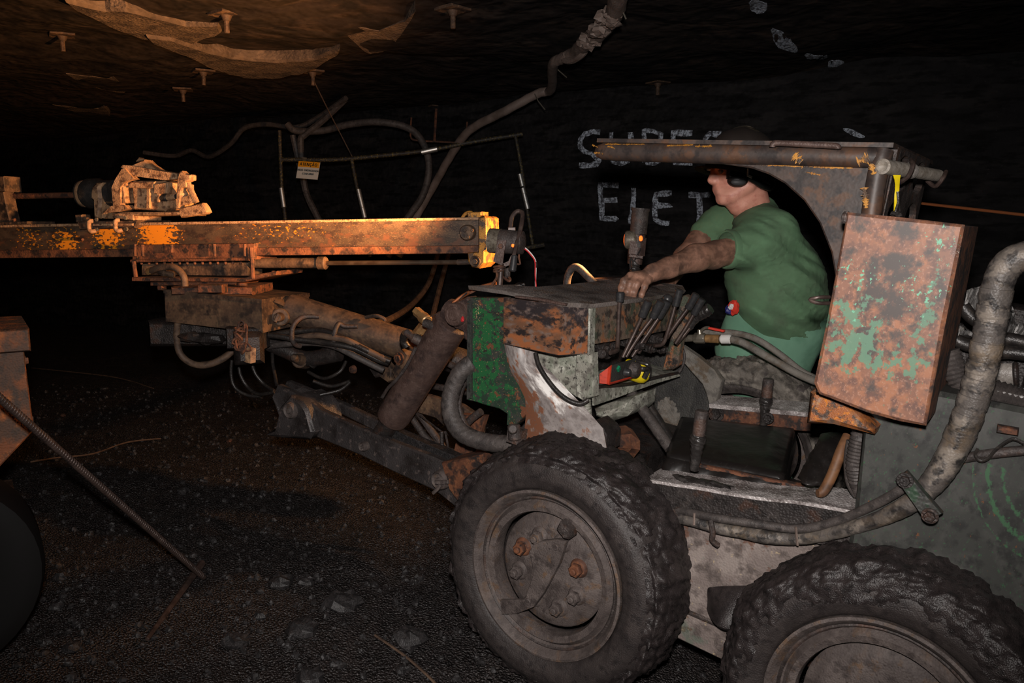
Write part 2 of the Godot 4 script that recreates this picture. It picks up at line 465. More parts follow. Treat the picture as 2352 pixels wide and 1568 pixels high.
	mat("pale_cable", tex(256, 256, C8(128, 112, 104), [[C8(100, 86, 78), 0, 1.0, 0.45, 0.75]]), 0.6, 0.0, 2.0, fine_n, 0.4)
	mat("dust_plate", tex(256, 256, C8(124, 112, 107), [[C8(146, 134, 128), 0, 1.0, 0.45, 0.75], [C8(92, 82, 78), 1, 1.0, 0.52, 0.8], [C8(98, 66, 52, 0.8), 4, 1.0, 0.7, 0.76], [C8(88, 106, 92, 0.5), 0, 0.6, 0.74, 0.84], [C8(200, 178, 138, 0.8), 2, 1.0, 0.8, 0.86]]), 0.7, 0.0, 2.0, fine_n, 0.4)
	mat("shiny_rail", tex(256, 256, C8(158, 150, 148), [[C8(206, 200, 198), 1, 1.5, 0.5, 0.8], [C8(96, 88, 86), 0, 1.0, 0.5, 0.75], [C8(246, 242, 240), 3, 1.0, 0.66, 0.85]]), 0.42, 0.0, 2.0, fine_n, 0.7)
	mat("tank_paint", tex(512, 512, C8(50, 52, 49), [[C8(62, 62, 59), 0, 1.0, 0.45, 0.75], [C8(38, 38, 37), 1, 1.0, 0.5, 0.8], [C8(44, 70, 50, 0.8), 4, 1.0, 0.62, 0.72], [C8(92, 84, 80, 0.7), 3, 1.0, 0.76, 0.9], [C8(86, 58, 42, 0.8), 4, 1.7, 0.72, 0.78]]), 0.55, 0.0, 1.4, fine_n, 0.35)
	mat("dark_sheet", tex(256, 256, C8(56, 55, 53), [[C8(66, 65, 62), 0, 0.6, 0.4, 0.8], [C8(44, 43, 42), 1, 0.6, 0.45, 0.8], [C8(90, 84, 72, 0.6), 2, 1.0, 0.76, 0.88]]), 0.6, 0.0, 2.0, fine_n, 0.4)
	mat("dust_flange", tex(256, 256, C8(120, 115, 108), [[C8(92, 88, 83), 1, 1.0, 0.45, 0.8], [C8(86, 70, 54, 0.7), 0, 1.0, 0.6, 0.75]]), 0.8, 0.0, 2.5, fine_n, 0.5)
	mat("seat_plastic", tex(256, 256, C8(26, 23, 22), [[C8(32, 28, 26), 1, 1.0, 0.5, 0.8], [C8(70, 64, 60), 3, 1.0, 0.8, 0.92]]), 0.4, 0.0, 2.0, nmap(0.015, 31, 6.0), 1.0)
	mat("black_tape", tex(256, 256, C8(40, 37, 36), [[C8(72, 68, 66), 1, 1.0, 0.5, 0.8]]), 0.32, 0.0, 4.0, nmap(0.04, 32, 6.0), 0.8)
	mat("wood_handle", tex(256, 256, C8(122, 84, 54), [[C8(92, 60, 38), 1, 1.0, 0.45, 0.75], [C8(60, 42, 32), 0, 1.0, 0.55, 0.8]]), 0.6, 0.0, 3.0)
	mat("knob", tex(256, 256, C8(44, 44, 46), [[C8(66, 64, 62), 2, 1.0, 0.55, 0.8]]), 0.35, 0.0, 4.0)
	mat("lever_steel", tex(256, 256, C8(72, 58, 53), [[C8(96, 80, 73), 1, 1.0, 0.5, 0.8], [C8(42, 34, 32), 0, 1.0, 0.5, 0.8]]), 0.45, 0.3, 4.0)
	mat("steel_bright", tex(128, 128, C8(170, 162, 148), [[C8(120, 112, 100), 1, 1.0, 0.5, 0.8]]), 0.3, 0.7, 4.0)
	mat("brass", tex(128, 128, C8(176, 138, 92), [[C8(120, 90, 60), 1, 1.0, 0.5, 0.8]]), 0.4, 0.4, 4.0)
	mat("chrome_rod", tex(128, 128, C8(150, 130, 112), [[C8(100, 80, 66), 1, 1.0, 0.5, 0.8]]), 0.28, 0.8, 2.0)
	mat("yellow_paint", tex(256, 256, C8(190, 130, 46), [[C8(150, 98, 36), 0, 1.0, 0.42, 0.75], [C8(84, 62, 44), 1, 1.0, 0.5, 0.66], [C8(60, 46, 38), 4, 1.0, 0.66, 0.74]]), 0.6, 0.0, 3.0, fine_n, 0.5)
	mat("canopy_iron", tex(512, 512, C8(64, 54, 50), [[C8(82, 66, 58), 0, 1.0, 0.45, 0.75], [C8(42, 36, 35), 1, 1.0, 0.5, 0.75], [C8(96, 64, 44, 0.7), 4, 1.0, 0.58, 0.7], [C8(104, 96, 92, 0.6), 3, 1.0, 0.84, 0.95]]), 0.5, 0.0, 1.3, fine_n, 0.05)
	mat("hood_top", tex(256, 256, C8(112, 104, 100), [[C8(136, 127, 122), 0, 0.6, 0.4, 0.8], [C8(72, 65, 62), 1, 0.5, 0.45, 0.8], [C8(104, 86, 74, 0.7), 4, 1.0, 0.6, 0.7]]), 0.5, 0.1, 1.6, fine_n, 0.4)
	mat("dash_iron", tex(256, 256, C8(108, 92, 80), [[C8(142, 92, 62), 0, 1.0, 0.5, 0.66], [C8(42, 38, 36), 1, 1.0, 0.52, 0.7], [C8(64, 74, 60, 0.8), 4, 1.0, 0.58, 0.68], [C8(160, 158, 150), 3, 1.0, 0.8, 0.92]]), 0.5, 0.0, 2.4, fine_n, 0.4)
	# painted faces with their own wear (chute: light too), laid out on the face
	mat("toolbox_face", tex(420, 640, C8(130, 90, 72), [[C8(156, 104, 76), 0, 0.6, 0.42, 0.75, func(u, v): return 0.35 * v - 0.15], [C8(104, 74, 64), 1, 0.5, 0.46, 0.76], [C8(164, 122, 102), 2, 0.7, 0.6, 0.85],
		[C8(72, 64, 61), 4, 0.5, 0.42, 0.7, func(u, v): return 0.22 * maxf(ell(u, v, 0.5, 0.4, 0.32, 0.24), -0.6) + 0.14 * maxf(ell(u, v, 0.35, 0.03, 0.9, 0.1), -0.2)],
		[C8(92, 132, 108, 0.9), 1, 0.6, 0.5, 0.6, func(u, v): return 0.42 * maxf(ell(u, v, 0.26, 0.58, 0.36, 0.26), -0.3) + 0.36 * maxf(ell(u, v, 0.82, 0.5, 0.16, 0.4), -0.3) + 0.3 * maxf(ell(u, v, 0.5, 0.72, 0.4, 0.1), -0.3) - 0.08],
		[C8(110, 178, 146), 1, 1.1, 0.56, 0.6, func(u, v): return 0.24 * maxf(ell(u, v, 0.2, 0.3, 0.2, 0.08), -0.5) + 0.2 * maxf(ell(u, v, 0.75, 0.34, 0.28, 0.14), -0.5) + 0.2 * maxf(ell(u, v, 0.8, 0.09, 0.22, 0.09), -0.5) + 0.15 * maxf(ell(u, v, 0.25, 0.55, 0.25, 0.15), -0.5) + 0.0],
		[C8(206, 196, 184), 3, 1.0, 0.86, 0.95, func(u, v): return 0.25 * maxf(ell(u, v, 0.93, 0.13, 0.08, 0.05), -0.1) + 0.1 * maxf(ell(u, v, 0.2, 0.85, 0.2, 0.1), -0.1)]]), 0.5, 0.0, 0.0)
	mat("toolbox_rust", tex(128, 128, C8(140, 92, 70), [[C8(160, 104, 76), 1, 1.0, 0.46, 0.7], [C8(112, 76, 62), 0, 1.0, 0.5, 0.72]]), 0.55, 0.0, 4.0)
	mat("green_panel", tex(360, 600, C8(40, 58, 46), [[C8(60, 60, 56), 0, 0.8, 0.46, 0.7], [C8(34, 92, 52), 1, 0.6, 0.44, 0.56, func(u, v): return 0.42 * maxf(ell(u, v, 0.3, 0.28, 0.28, 0.32), -0.4) + 0.36 * maxf(ell(u, v, 0.2, 0.74, 0.6, 0.2), -0.5) + 0.02],
		[C8(110, 68, 48), 0, 0.8, 0.66, 0.72, func(u, v): return 0.3 * maxf(0.0, 1.0 - absf(u - (0.62 + 0.34 * smoothstep(0.3, 0.9, v))) / 0.12) + 0.25 * maxf(0.0, 1.0 - v / 0.07) - 0.08],
		[C8(44, 38, 36), 4, 0.8, 0.6, 0.66, func(u, v): return 0.35 * maxf(ell(u, v, 0.52, 0.15, 0.12, 0.3), -0.3) - 0.08],
		[C8(212, 168, 124), 2, 1.3, 0.8, 0.82, func(u, v): return 0.22 * maxf(ell(u, v, 0.14, 0.17, 0.06, 0.14), -0.05) - 0.015], [C8(128, 84, 66), 1, 1.2, 0.84, 0.86]]), 0.55, 0.0, 0.0)
	mat("hood_box", tex(400, 256, C8(112, 78, 58), [[C8(156, 94, 58), 0, 0.5, 0.4, 0.75, func(u, v): return 0.5 * v - 0.2], [C8(46, 40, 42), 4, 0.4, 0.46, 0.68, func(u, v): return 0.6 * (0.45 - v)], [C8(122, 104, 96), 1, 0.5, 0.52, 0.85], [C8(44, 36, 35), 0, 0.9, 0.6, 0.78], [C8(170, 160, 150), 3, 0.9, 0.84, 0.94]]), 0.55, 0.0, 0.0)
	mat("chute", tex(420, 420, C8(132, 124, 121), [[C8(150, 142, 139), 0, 0.5, 0.4, 0.8], [C8(108, 99, 96), 1, 0.5, 0.46, 0.8], [C8(120, 78, 58), 4, 0.5, 0.5, 0.66, func(u, v): return 0.6 * maxf(0.0, 1.0 - u / 0.4) * minf(1.0, v * 2.2) - 0.16], [C8(96, 88, 84), 2, 0.8, 0.7, 0.9], [C8(232, 228, 224), 0, 0.8, 0.5, 0.9, func(u, v): return 0.9 * maxf(ell(u, v, 0.8, 0.42, 0.5, 0.34), -0.3) - 0.25]]), 0.42, 0.0, 0.0)  # last layer: a white patch of light painted into the colour
	mat("lime_lit_plate", tex(256, 256, C8(142, 140, 130), [[C8(190, 190, 178), 0, 1.0, 0.4, 0.8], [C8(90, 86, 80), 1, 1.0, 0.5, 0.85], [C8(112, 118, 104, 0.7), 4, 1.0, 0.5, 0.8], [C8(52, 50, 47), 2, 1.0, 0.68, 0.82]]), 0.5, 0.0, 3.0, fine_n, 0.4)  # dusty tone, brightened to carry the white light on cheek and box
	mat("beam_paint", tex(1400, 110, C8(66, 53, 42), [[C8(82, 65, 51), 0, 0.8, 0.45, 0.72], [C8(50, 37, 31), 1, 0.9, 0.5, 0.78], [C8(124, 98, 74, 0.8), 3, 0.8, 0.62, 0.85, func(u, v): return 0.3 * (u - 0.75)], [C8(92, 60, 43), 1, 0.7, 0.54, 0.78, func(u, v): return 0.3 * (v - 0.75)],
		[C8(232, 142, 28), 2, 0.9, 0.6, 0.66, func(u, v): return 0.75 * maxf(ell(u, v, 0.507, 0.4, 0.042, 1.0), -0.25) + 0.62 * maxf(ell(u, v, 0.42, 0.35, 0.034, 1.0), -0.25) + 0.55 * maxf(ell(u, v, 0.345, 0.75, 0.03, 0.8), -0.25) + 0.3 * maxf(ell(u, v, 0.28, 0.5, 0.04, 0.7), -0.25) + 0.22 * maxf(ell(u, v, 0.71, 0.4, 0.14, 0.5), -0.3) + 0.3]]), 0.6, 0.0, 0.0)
	mat("box_rust", tex(256, 256, C8(124, 74, 46), [[C8(170, 98, 46), 4, 1.0, 0.5, 0.66], [C8(84, 62, 50), 0, 1.0, 0.5, 0.7], [C8(70, 56, 48), 1, 1.0, 0.54, 0.76]]), 0.75, 0.0, 2.0, fine_n, 0.5)
	# cloth, skin
	mat("shirt_cloth", tex(256, 256, C8(90, 122, 91), [[C8(80, 109, 80), 0, 1.0, 0.4, 0.8], [C8(72, 84, 66, 0.7), 4, 1.0, 0.5, 0.85], [C8(100, 140, 104, 0.6), 1, 1.0, 0.5, 0.9]]), 0.9, 0.0, 1.3, cloth_n, 0.5)
	mat("trouser_cloth", tex(256, 256, C8(108, 150, 126), [[C8(92, 134, 110), 0, 1.0, 0.45, 0.75], [C8(72, 108, 90, 0.6), 4, 1.0, 0.5, 0.85]]), 0.9, 0.0, 1.3, cloth_n, 0.5)
	mat("skin", tex(256, 256, C8(208, 146, 126), [[C8(220, 160, 140), 0, 1.0, 0.45, 0.75], [C8(190, 124, 108), 1, 1.0, 0.55, 0.8]]), 0.5, 0.0, 4.0, fine_n, 0.2)
	mat("dirty_skin", tex(256, 256, C8(160, 118, 98), [[C8(180, 136, 114), 0, 0.6, 0.4, 0.8], [C8(112, 82, 68), 1, 0.5, 0.42, 0.74], [C8(76, 58, 50, 0.85), 4, 0.5, 0.5, 0.74], [C8(110, 82, 68, 0.5), 3, 1.0, 0.55, 0.85]]), 0.5, 0.0, 4.0, fine_n, 0.25)
	mat("helmet_shell", tex(256, 256, C8(84, 76, 64), [[C8(64, 58, 50), 0, 1.0, 0.45, 0.75], [C8(44, 40, 36), 1, 1.0, 0.58, 0.8]]), 0.45, 0.0, 3.0)
	mat("dry_mud", tex(256, 256, C8(104, 98, 91), [[C8(132, 125, 116), 0, 1.0, 0.45, 0.75], [C8(58, 53, 50), 1, 1.0, 0.5, 0.75]]), 0.8, 0.0, 3.0, rough_n, 0.8)
	flat("old_rubber", C8(19, 18, 18), 0.7, 0.0, 0.3)
	flat("eye_shade", C8(120, 105, 98), 0.3)
	flat("black_plastic", C8(22, 22, 23), 0.45)
	flat("grey_pad", C8(58, 58, 60), 0.6)
	flat("white_mark", C8(215, 212, 208), 0.5)
	flat("dark_hair", C8(38, 30, 26), 0.7)
	flat("boot_rubber", C8(26, 25, 25), 0.5)
	flat("red_sleeve", C8(214, 62, 48), 0.4)
	flat("red_enamel", C8(196, 58, 34), 0.5)
	M["red_enamel"].albedo_texture = tex(128, 128, C8(240, 240, 240), [[C8(160, 150, 140), 2, 1.0, 0.6, 0.75], [C8(255, 255, 255), 1, 1.0, 0.4, 0.6]]); M["red_enamel"].uv1_triplanar = true; M["red_enamel"].uv1_scale = Vector3.ONE * 6.0
	flat("yellow_plastic", C8(222, 196, 20), 0.45)
	flat("blue_plastic", C8(40, 44, 110), 0.5)
	flat("green_button", C8(20, 120, 84), 0.4)
	flat("glass_lens", C8(70, 72, 66), 0.12)
	flat("copper_wire", C8(160, 96, 60), 0.4, 0.6)
	flat("wire_white", C8(220, 214, 210), 0.5)
	flat("wire_red", C8(190, 40, 44), 0.5)
	mat("lamp_tin", tex(128, 128, C8(112, 104, 92), [[C8(70, 60, 52), 2, 1.0, 0.5, 0.7], [C8(180, 172, 150), 3, 1.0, 0.7, 0.9]]), 0.5, 0.3, 8.0)
	mat("pole_paint", tex(128, 128, C8(46, 42, 36), [[C8(120, 104, 52), 2, 1.0, 0.58, 0.7], [C8(34, 30, 28), 1, 1.0, 0.5, 0.7]]), 0.6, 0.0, 5.0)
	var refl := mat("reflective_tape", tex(128, 128, C8(250, 250, 246), [[C8(150, 140, 130), 2, 1.0, 0.72, 0.78]]), 0.46, 1.0, 6.0)
	mat("paper_roll", tex(256, 256, C8(150, 142, 132), [[C8(120, 110, 98), 1, 1.0, 0.5, 0.75], [C8(186, 180, 172), 3, 1.0, 0.66, 0.85]]), 0.6, 0.0, 4.0, nmap(0.03, 41, 6.0), 0.6)
	mat("foil_rag", tex(256, 256, C8(170, 168, 166), [[C8(90, 86, 84), 1, 1.0, 0.5, 0.7], [C8(214, 212, 210), 2, 1.0, 0.55, 0.75]]), 0.4, 0.0, 3.0, nmap(0.02, 42, 8.0), 1.0)
	mat("chalk", tex(256, 256, C8(196, 206, 220), [[C8(46, 46, 50), 2, 1.0, 0.5, 0.8], [C8(60, 60, 66), 1, 1.0, 0.5, 0.75]]), 0.9, 0.0, 3.0)
	mat("orange_metal", tex(256, 256, C8(150, 88, 46), [[C8(196, 118, 40), 2, 0.8, 0.6, 0.72], [C8(70, 54, 46), 1, 1.0, 0.5, 0.7], [C8(150, 132, 120, 0.7), 0, 1.0, 0.58, 0.72]]), 0.55, 0.0, 4.0, fine_n, 0.5)
	mat("cream_sheet", tex(256, 256, C8(150, 144, 138), [[C8(120, 112, 106), 1, 1.0, 0.5, 0.8], [C8(190, 186, 180), 3, 1.0, 0.66, 0.85]]), 0.45, 0.0, 3.0, fine_n, 0.5)
	refl.metallic_specular = 0.5

# ---------------------------------------------------------------- the scene
func _ready() -> void:
	# camera, air, exposure, the camera's flash
	cam_tr = Transform3D(Basis(Vector3.RIGHT, deg_to_rad(-8.0)), Vector3(0, 1.3, 0))
	var cam := Camera3D.new(); cam.name = "camera"; cam.fov = rad_to_deg(2.0 * atan(784.0 / FOC)); cam.near = 0.05; cam.far = 60.0
	add_child(cam); cam.transform = cam_tr; cam.current = true
	var we := WorldEnvironment.new(); we.name = "world"; var e := Environment.new()
	e.background_mode = Environment.BG_COLOR; e.background_color = Color.BLACK
	e.tonemap_mode = Environment.TONE_MAPPER_LINEAR; e.tonemap_exposure = 1.0
	e.sdfgi_enabled = true; e.ssao_enabled = true; e.ssil_enabled = true
	we.environment = e; add_child(we)
	var fl := SpotLight3D.new(); fl.name = "camera_flash"; fl.light_color = Color(1.0, 0.97, 0.95); fl.light_energy = 5.0; fl.spot_range = 14.0; fl.spot_attenuation = 2.0
	fl.spot_angle = 48.0; fl.spot_angle_attenuation = 0.9; fl.light_size = 0.03; fl.shadow_enabled = true
	add_child(fl); fl.transform = cam_tr * Transform3D(Basis(), Vector3(0.0, 0.12, 0.02))
	# the rig's own axes: x back along the rig, y up, z out of its near side; nose up by 8 degrees
	var yaw := deg_to_rad(35.0); var pit := deg_to_rad(8.0)
	var rx := Vector3(cos(yaw) * cos(pit), -sin(pit), sin(yaw) * cos(pit)); var rz := Vector3(-sin(yaw), 0, cos(yaw)); var ry := rz.cross(rx)
	rig_tr = Transform3D(Basis(rx, ry, rz), P(1247, 1321, 2.1)) * Transform3D(Basis(), Vector3(0, -0.34, 0))
	fn.noise_type = FastNoiseLite.TYPE_SIMPLEX_SMOOTH; fn.frequency = 0.02; fn.fractal_octaves = 3; fn.seed = 11
	rng.seed = 4711
	make_materials()
	build_mine()
	build_mine_things()
	build_rig()
	build_person()
	build_loose_things()

# ---------------------------------------------------------------- the heading: floor, roof, ribs
func nz3(x: float, y: float, z: float, f: float) -> float:
	return fn.get_noise_3d(x * f, y * f, z * f)
func floor_y(x: float, z: float) -> float:
	var p := rig_tr.origin
	var s := (x - p.x) * -0.819 + (z - p.z) * -0.574
	var soft := clampf(s, -1.6, 0.9)
	soft += clampf(s - 0.9, 0.0, 3.0) * 0.3
	return p.y + 0.1405 * soft - 0.005 + 0.03 * nz3(x, 0, z, 55.0) + 0.014 * nz3(x, 5, z, 230.0)
func roof_y(x: float, z: float) -> float:
	return 2.2 + 0.05 * nz3(x, 9, z, 30.0) + 0.022 * roundf(3.0 * nz3(x, 2, z * 2.0, 26.0)) + 0.012 * nz3(x, 7, z, 160.0)
var wall_tr: Transform3D
func wall_z(x: float, y: float) -> float:
	return 0.07 * nz3(x, y * 1.5, 4, 24.0) + 0.014 * nz3(x, y * 4.0, 1, 60.0) + 0.004 * nz3(x, y * 3.0, 8, 240.0)
func build_mine() -> void:
	fr = Transform3D()
	var b := MB.new(); var rows := []
	var xs := []; var x := -9.5
	while x < 5.0:
		xs.append(x); x += 0.045 if x > -3.2 and x < 1.6 else 0.22
	var z := 2.4
	while z > -10.5:
		var r := []
		for xx in xs: r.append(Vector3(xx, floor_y(xx, z) - 0.1, z))
		rows.append(r); z -= 0.045 if z < -0.9 and z > -4.4 else 0.16
	b.sheet(rows, 0.2, 1)
	tag(obj("floor", b, M.floor_coal), "trodden black coal floor littered with grit below the rig", "", "", "structure")
	b = MB.new(); rows = []
	z = 2.4
	while z > -10.5:
		var r := []
		for i in 98: r.append(Vector3(-9.5 + i * 0.15, roof_y(-9.5 + i * 0.15, z) + 0.15, z))
		rows.append(r); z -= 0.12
	b.sheet(rows, 0.3, 1)
	tag(obj("ceiling", b, M.roof_rock), "low layered rock roof of the mine heading", "", "", "structure")
	wall_tr = Transform3D(Basis(Vector3(0.883, 0, 0.47), Vector3.UP, Vector3(-0.47, 0, 0.883)), Vector3(2.7, 0, -4.3))
	fr = wall_tr
	b = MB.new(); rows = []
	for j in 40:
		var r := []
		for i in 150: r.append(Vector3(-12.0 + i * 0.1, -0.4 + j * 0.072, wall_z(-12.0 + i * 0.1, -0.4 + j * 0.072) - 0.15))
		rows.append(r)
	b.sheet(rows, 0.3, 1)
	tag(obj("wall_back", b, M.coal_wall), "black coal rib with chalk lettering behind the rig", "", "", "structure")
	fr = Transform3D()
	for s in [["wall_right", Vector3(4.3, 0.9, -0.6), Vector3(0.4, 3.4, 6.8)], ["wall_left", Vector3(-9.6, 0.9, -4.0), Vector3(0.4, 3.4, 13.4)], ["wall_front", Vector3(-2.4, 0.9, 2.5), Vector3(14.4, 3.4, 0.4)]]:
		b = MB.new()
		b.box(s[1], s[2], 0.02)
		tag(obj(s[0], b, M.coal_wall), "black coal rib closing the heading", "", "", "structure")
	# ledges where slabs of the roof still hang below the rest
	var ledges := [[[150, 5, 215, 17, 290, 26, 360, 45, 430, 62, 520, 58], 2.165, 0.045], [[335, 86, 400, 96, 480, 122, 540, 137, 640, 145, 720, 138, 800, 112], 2.15, 0.06], [[150, 169, 190, 174, 255, 182, 262, 176], 2.165, 0.05], [[118, 240, 170, 246, 225, 250, 240, 244], 2.165, 0.05], [[800, 60, 870, 70, 930, 50, 960, 20], 2.165, 0.05]]
	for l in ledges:
		win(0, 0, 1)
		var lo := PackedVector3Array(); var n: int = l[0].size() / 2
		for i in n - 1:
			for k in 5:
				var p := qy(lerpf(l[0][2 * i], l[0][2 * i + 2], k / 5.0), lerpf(l[0][2 * i + 1], l[0][2 * i + 3], k / 5.0), l[1])
				lo.append(p + Vector3(0, 0, 0.05 * nz3(p.x, 1.0, p.z, 130.0) + 0.03 * nz3(p.x, 1.0, p.z, 420.0)))
		n = lo.size()
		for i in range(n - 1, -1, -1):
			var w: float = 0.12 + 0.42 * sin(PI * (i + 0.5) / n) + 0.06 * nz3(i, 0, 0, 40.0)
			lo.append(lo[i] + Vector3(0, 0, -1).rotated(Vector3.UP, 0.25) * w)
		var lp := PackedVector2Array()
		for p in lo: lp.append(Vector2(p.x, -p.z))
		b = MB.new()
		b.slab(lp, 0.0, l[2] + 0.12, 0.012, Transform3D(Basis(Vector3.RIGHT, Vector3.FORWARD, Vector3.DOWN), Vector3(0, l[1], 0)))
		tag(obj("roof_slab", b, M.pale_rock), "pale ledge of layered rock hanging from the roof", "", "", "structure")
	# loose grit on the floor
	for k in 3:
		b = MB.new()
		b.lump(Vector3.ZERO, Vector3(1, 0.7, 0.85), fn, 3.0 + k, 0.7, 5, 7)
		var mm := MultiMesh.new(); mm.transform_format = MultiMesh.TRANSFORM_3D; mm.mesh = b.mesh(); mm.instance_count = 3200
		for i in mm.instance_count:
			var d := rng.randf_range(1.0, 5.0); var px := rng.randf_range(-200, 1700)
			var p := Vector3((px - 1176.0) / FOC * d, 0, -d)
			var s := 0.003 + 0.011 * pow(rng.randf(), 4.0)
			mm.set_instance_transform(i, Transform3D(Basis.from_euler(Vector3(rng.randf() * 6.0, rng.randf() * 6.0, rng.randf() * 6.0)).scaled(Vector3.ONE * s), Vector3(p.x, floor_y(p.x, p.z) + s * 0.3, p.z)))
		var mi := MultiMeshInstance3D.new(); mi.name = numbered("coal_grit"); mi.multimesh = mm; mi.material_override = M.coal_lump
		add_child(mi, true)
		tag(mi, "loose coal grit scattered over the mine floor", "grit", "", "stuff")

func chalk_stroke(pts: Array, w: float) -> MB:
	var b := MB.new()
	var rows := []
	var P0 := []
	for i in range(0, pts.size(), 2):
		P0.append(q(pts[i], pts[i + 1], 0.0))
	var path := []
	for i in P0.size() - 1:
		for k in 5: path.append(P0[i].lerp(P0[i + 1], k / 5.0))
	path.append(P0[-1])
	for i in path.size():
		var t: Vector3 = (path[mini(i + 1, path.size() - 1)] - path[maxi(i - 1, 0)]).normalized()
		var s := Vector3(-t.y, t.x, 0)
		var r := []
		for j in 5:
			var ww: float = w * (j / 2.0 - 1.0) * (0.8 + 0.5 * nz3(path[i].x, path[i].y, j, 400.0))
			var p: Vector3 = path[i] + s * ww
			p.z = wall_z(p.x, p.y) + 0.006
			r.append(p)
		rows.append(r)
	b.sheet(rows, 0.003)
	return b

func build_mine_things() -> void:
	var b: MB
	# chalk letters on the back rib
	fr = wall_tr
	win(1300, 270, 5.808)
	var lets := [["S", [480, 205, 380, 205, 270, 225, 215, 300, 215, 390, 270, 450, 380, 490, 470, 560, 440, 625, 340, 640, 200, 640], "chalk letter S starting the upper line on the coal rib"],
		["U", [630, 200, 625, 400, 660, 590, 750, 620, 850, 590, 890, 400, 890, 205], "chalk letter U cut across by the canopy bar"],
		["B", [1070, 600, 1075, 400, 1070, 180, 1180, 185, 1290, 230, 1270, 370, 1090, 400, 1300, 460, 1330, 560, 1200, 610, 1080, 600], "chalk letter B third in the upper line"],
		["E", [1700, 215, 1450, 210, 1460, 420, 1650, 420, 1460, 420, 1470, 600, 1700, 600], "chalk letter E in the upper line above the canopy bar"],
		["S", [2080, 230, 1930, 215, 1870, 290, 1900, 400, 2060, 480, 2080, 580, 1900, 620], "chalk letter mostly hidden behind the canopy, nearest the helmet"],
		["E", [720, 900, 470, 890, 470, 1130, 465, 1345, 710, 1350, 465, 1345, 475, 1100, 690, 1095], "chalk letter E starting the lower line"],
		["L", [925, 940, 915, 1100, 885, 1280, 860, 1395, 930, 1400], "slanted chalk stroke behind the tin lamp with the upright can"],
		["E", [1420, 1010, 1210, 1020, 1200, 1170, 1410, 1170, 1190, 1180, 1190, 1360, 1260, 1400, 1380, 1410], "chalk letter E with a faded top in the lower line"],
		["T", [1640, 1030, 1780, 1030, 1780, 1250, 1770, 1440, 1780, 1250, 1780, 1030, 1930, 1030], "faint upright chalk letter T beside the miner's far sleeve"]]
	for l in lets:
		var o := obj("chalk_letter", chalk_stroke(l[1], 0.021), M.chalk)
		tag(o, l[2], "letter", "chalk letters on the coal rib")
	win(0, 0, 1)
	# chalk dashes across the roof, right
	fr = Transform3D()
	var dashes := [[1722, 22, 1757, 44, "small faint chalk dash on the roof, farthest from the canopy"], [1772, 74, 1830, 109, "longest chalk dash on the dark roof"], [1850, 122, 1896, 146, "chalk dash on the roof next to the longest one"], [1905, 157, 1936, 174, "faint chalk dash on the roof nearest the rib"], [1935, 295, 1985, 312, "pale smear where the roof meets the rib above the canopy"]]
	for d in dashes:
		var a := qy(d[0], d[1], 2.19); var c := qy(d[2], d[3], 2.19)
		if d[1] > 250:
			fr = wall_tr; a = q(d[0], d[1], 0.02); c = q(d[2], d[3], 0.02)
		b = MB.new(); var rows := []
		for i in 9:
			var p := a.lerp(c, i / 8.0); var r := []
			for j in 5:
				var pp := p + (Vector3(0, 0, 1) if fr != wall_tr else Vector3(0, 1, 0)) * (0.11 if fr != wall_tr else 0.02) * (j / 2.0 - 1.0) * (0.7 + 0.6 * nz3(p.x, j, p.z, 300.0)) * sin(PI * (i + 0.8) / 9.6)
				if fr == wall_tr: pp.z = wall_z(pp.x, pp.y) + 0.006
				else: pp.y = roof_y(pp.x, pp.z) - 0.006
				r.append(pp)
			rows.append(r)
		b.sheet(rows, 0.003)
		tag(obj("chalk_dash", b, M.chalk), d[4], "mark", "chalk dashes on the roof")
		fr = Transform3D()
	# roof bolts
	var bolts := [[145, 112, "bolt stub under the roof at the far left of the pale ledge"], [520, 42, "bolt stub in the roof above the pale ledge"], [467, 168, "bolt stub in the roof below the middle of the pale ledge"], [718, 168, "rusty bolt stub with the thin cord hanging from it"], [1040, 36, "bolt stub in the roof left of the cable"], [1002, 250, "long bolt with washer plate holding the wire hanger"], [1511, 196, "small bolt stub in the roof above the chalk lettering"], [1840, 196, "bolt stub in the roof under the chalk dashes"], [420, 205, "faint bolt stub in the dark roof above the drill head"]]
	for d in bolts:
		var p := qy(d[0], d[1], 2.17); p.y = roof_y(p.x, p.z)
		b = MB.new()
		b.box(p + Vector3(0, -0.004, 0), Vector3(0.11, 0.012, 0.11), 0.003, Basis(Vector3.UP, rng.randf()))
		b.lathe([Vector2(0.024, 0.0), Vector2(0.015, 0.02)], p + Vector3(0, -0.01, 0), Vector3.DOWN, 12)
		var o := obj("roof_bolt", b, M.boom_rust)
		tag(o, d[2], "roof bolt", "bolts in the roof")
		b = MB.new(); b.cyl(p + Vector3(0, -0.01, 0), p + Vector3(0, -0.08 if d[0] != 1002 else -0.3, 0), 0.011, -1, 8, 0.002)
		obj("stub", b, M.boom_rust, o)
		place(o, p)
	# thin cord from the roof bolt to the barrier
	b = MB.new(); b.tube([P(718, 180, 5.0), P(755, 255, 5.2), P(786, 315, 5.35), P(812, 366, 5.45)], 0.004, 5, 2)
	tag(obj("cord", b, M.brown_hose), "thin cord running from a roof bolt down to the hanging barrier", "cord")
	# thick cable along the roof
	b = MB.new()
	var near_roof := []
	for p in [[1424, -40], [1415, 20], [1395, 60], [1350, 95], [1320, 120], [1290, 135], [1270, 150]]:
		near_roof.append(qy(p[0], p[1], 2.10))
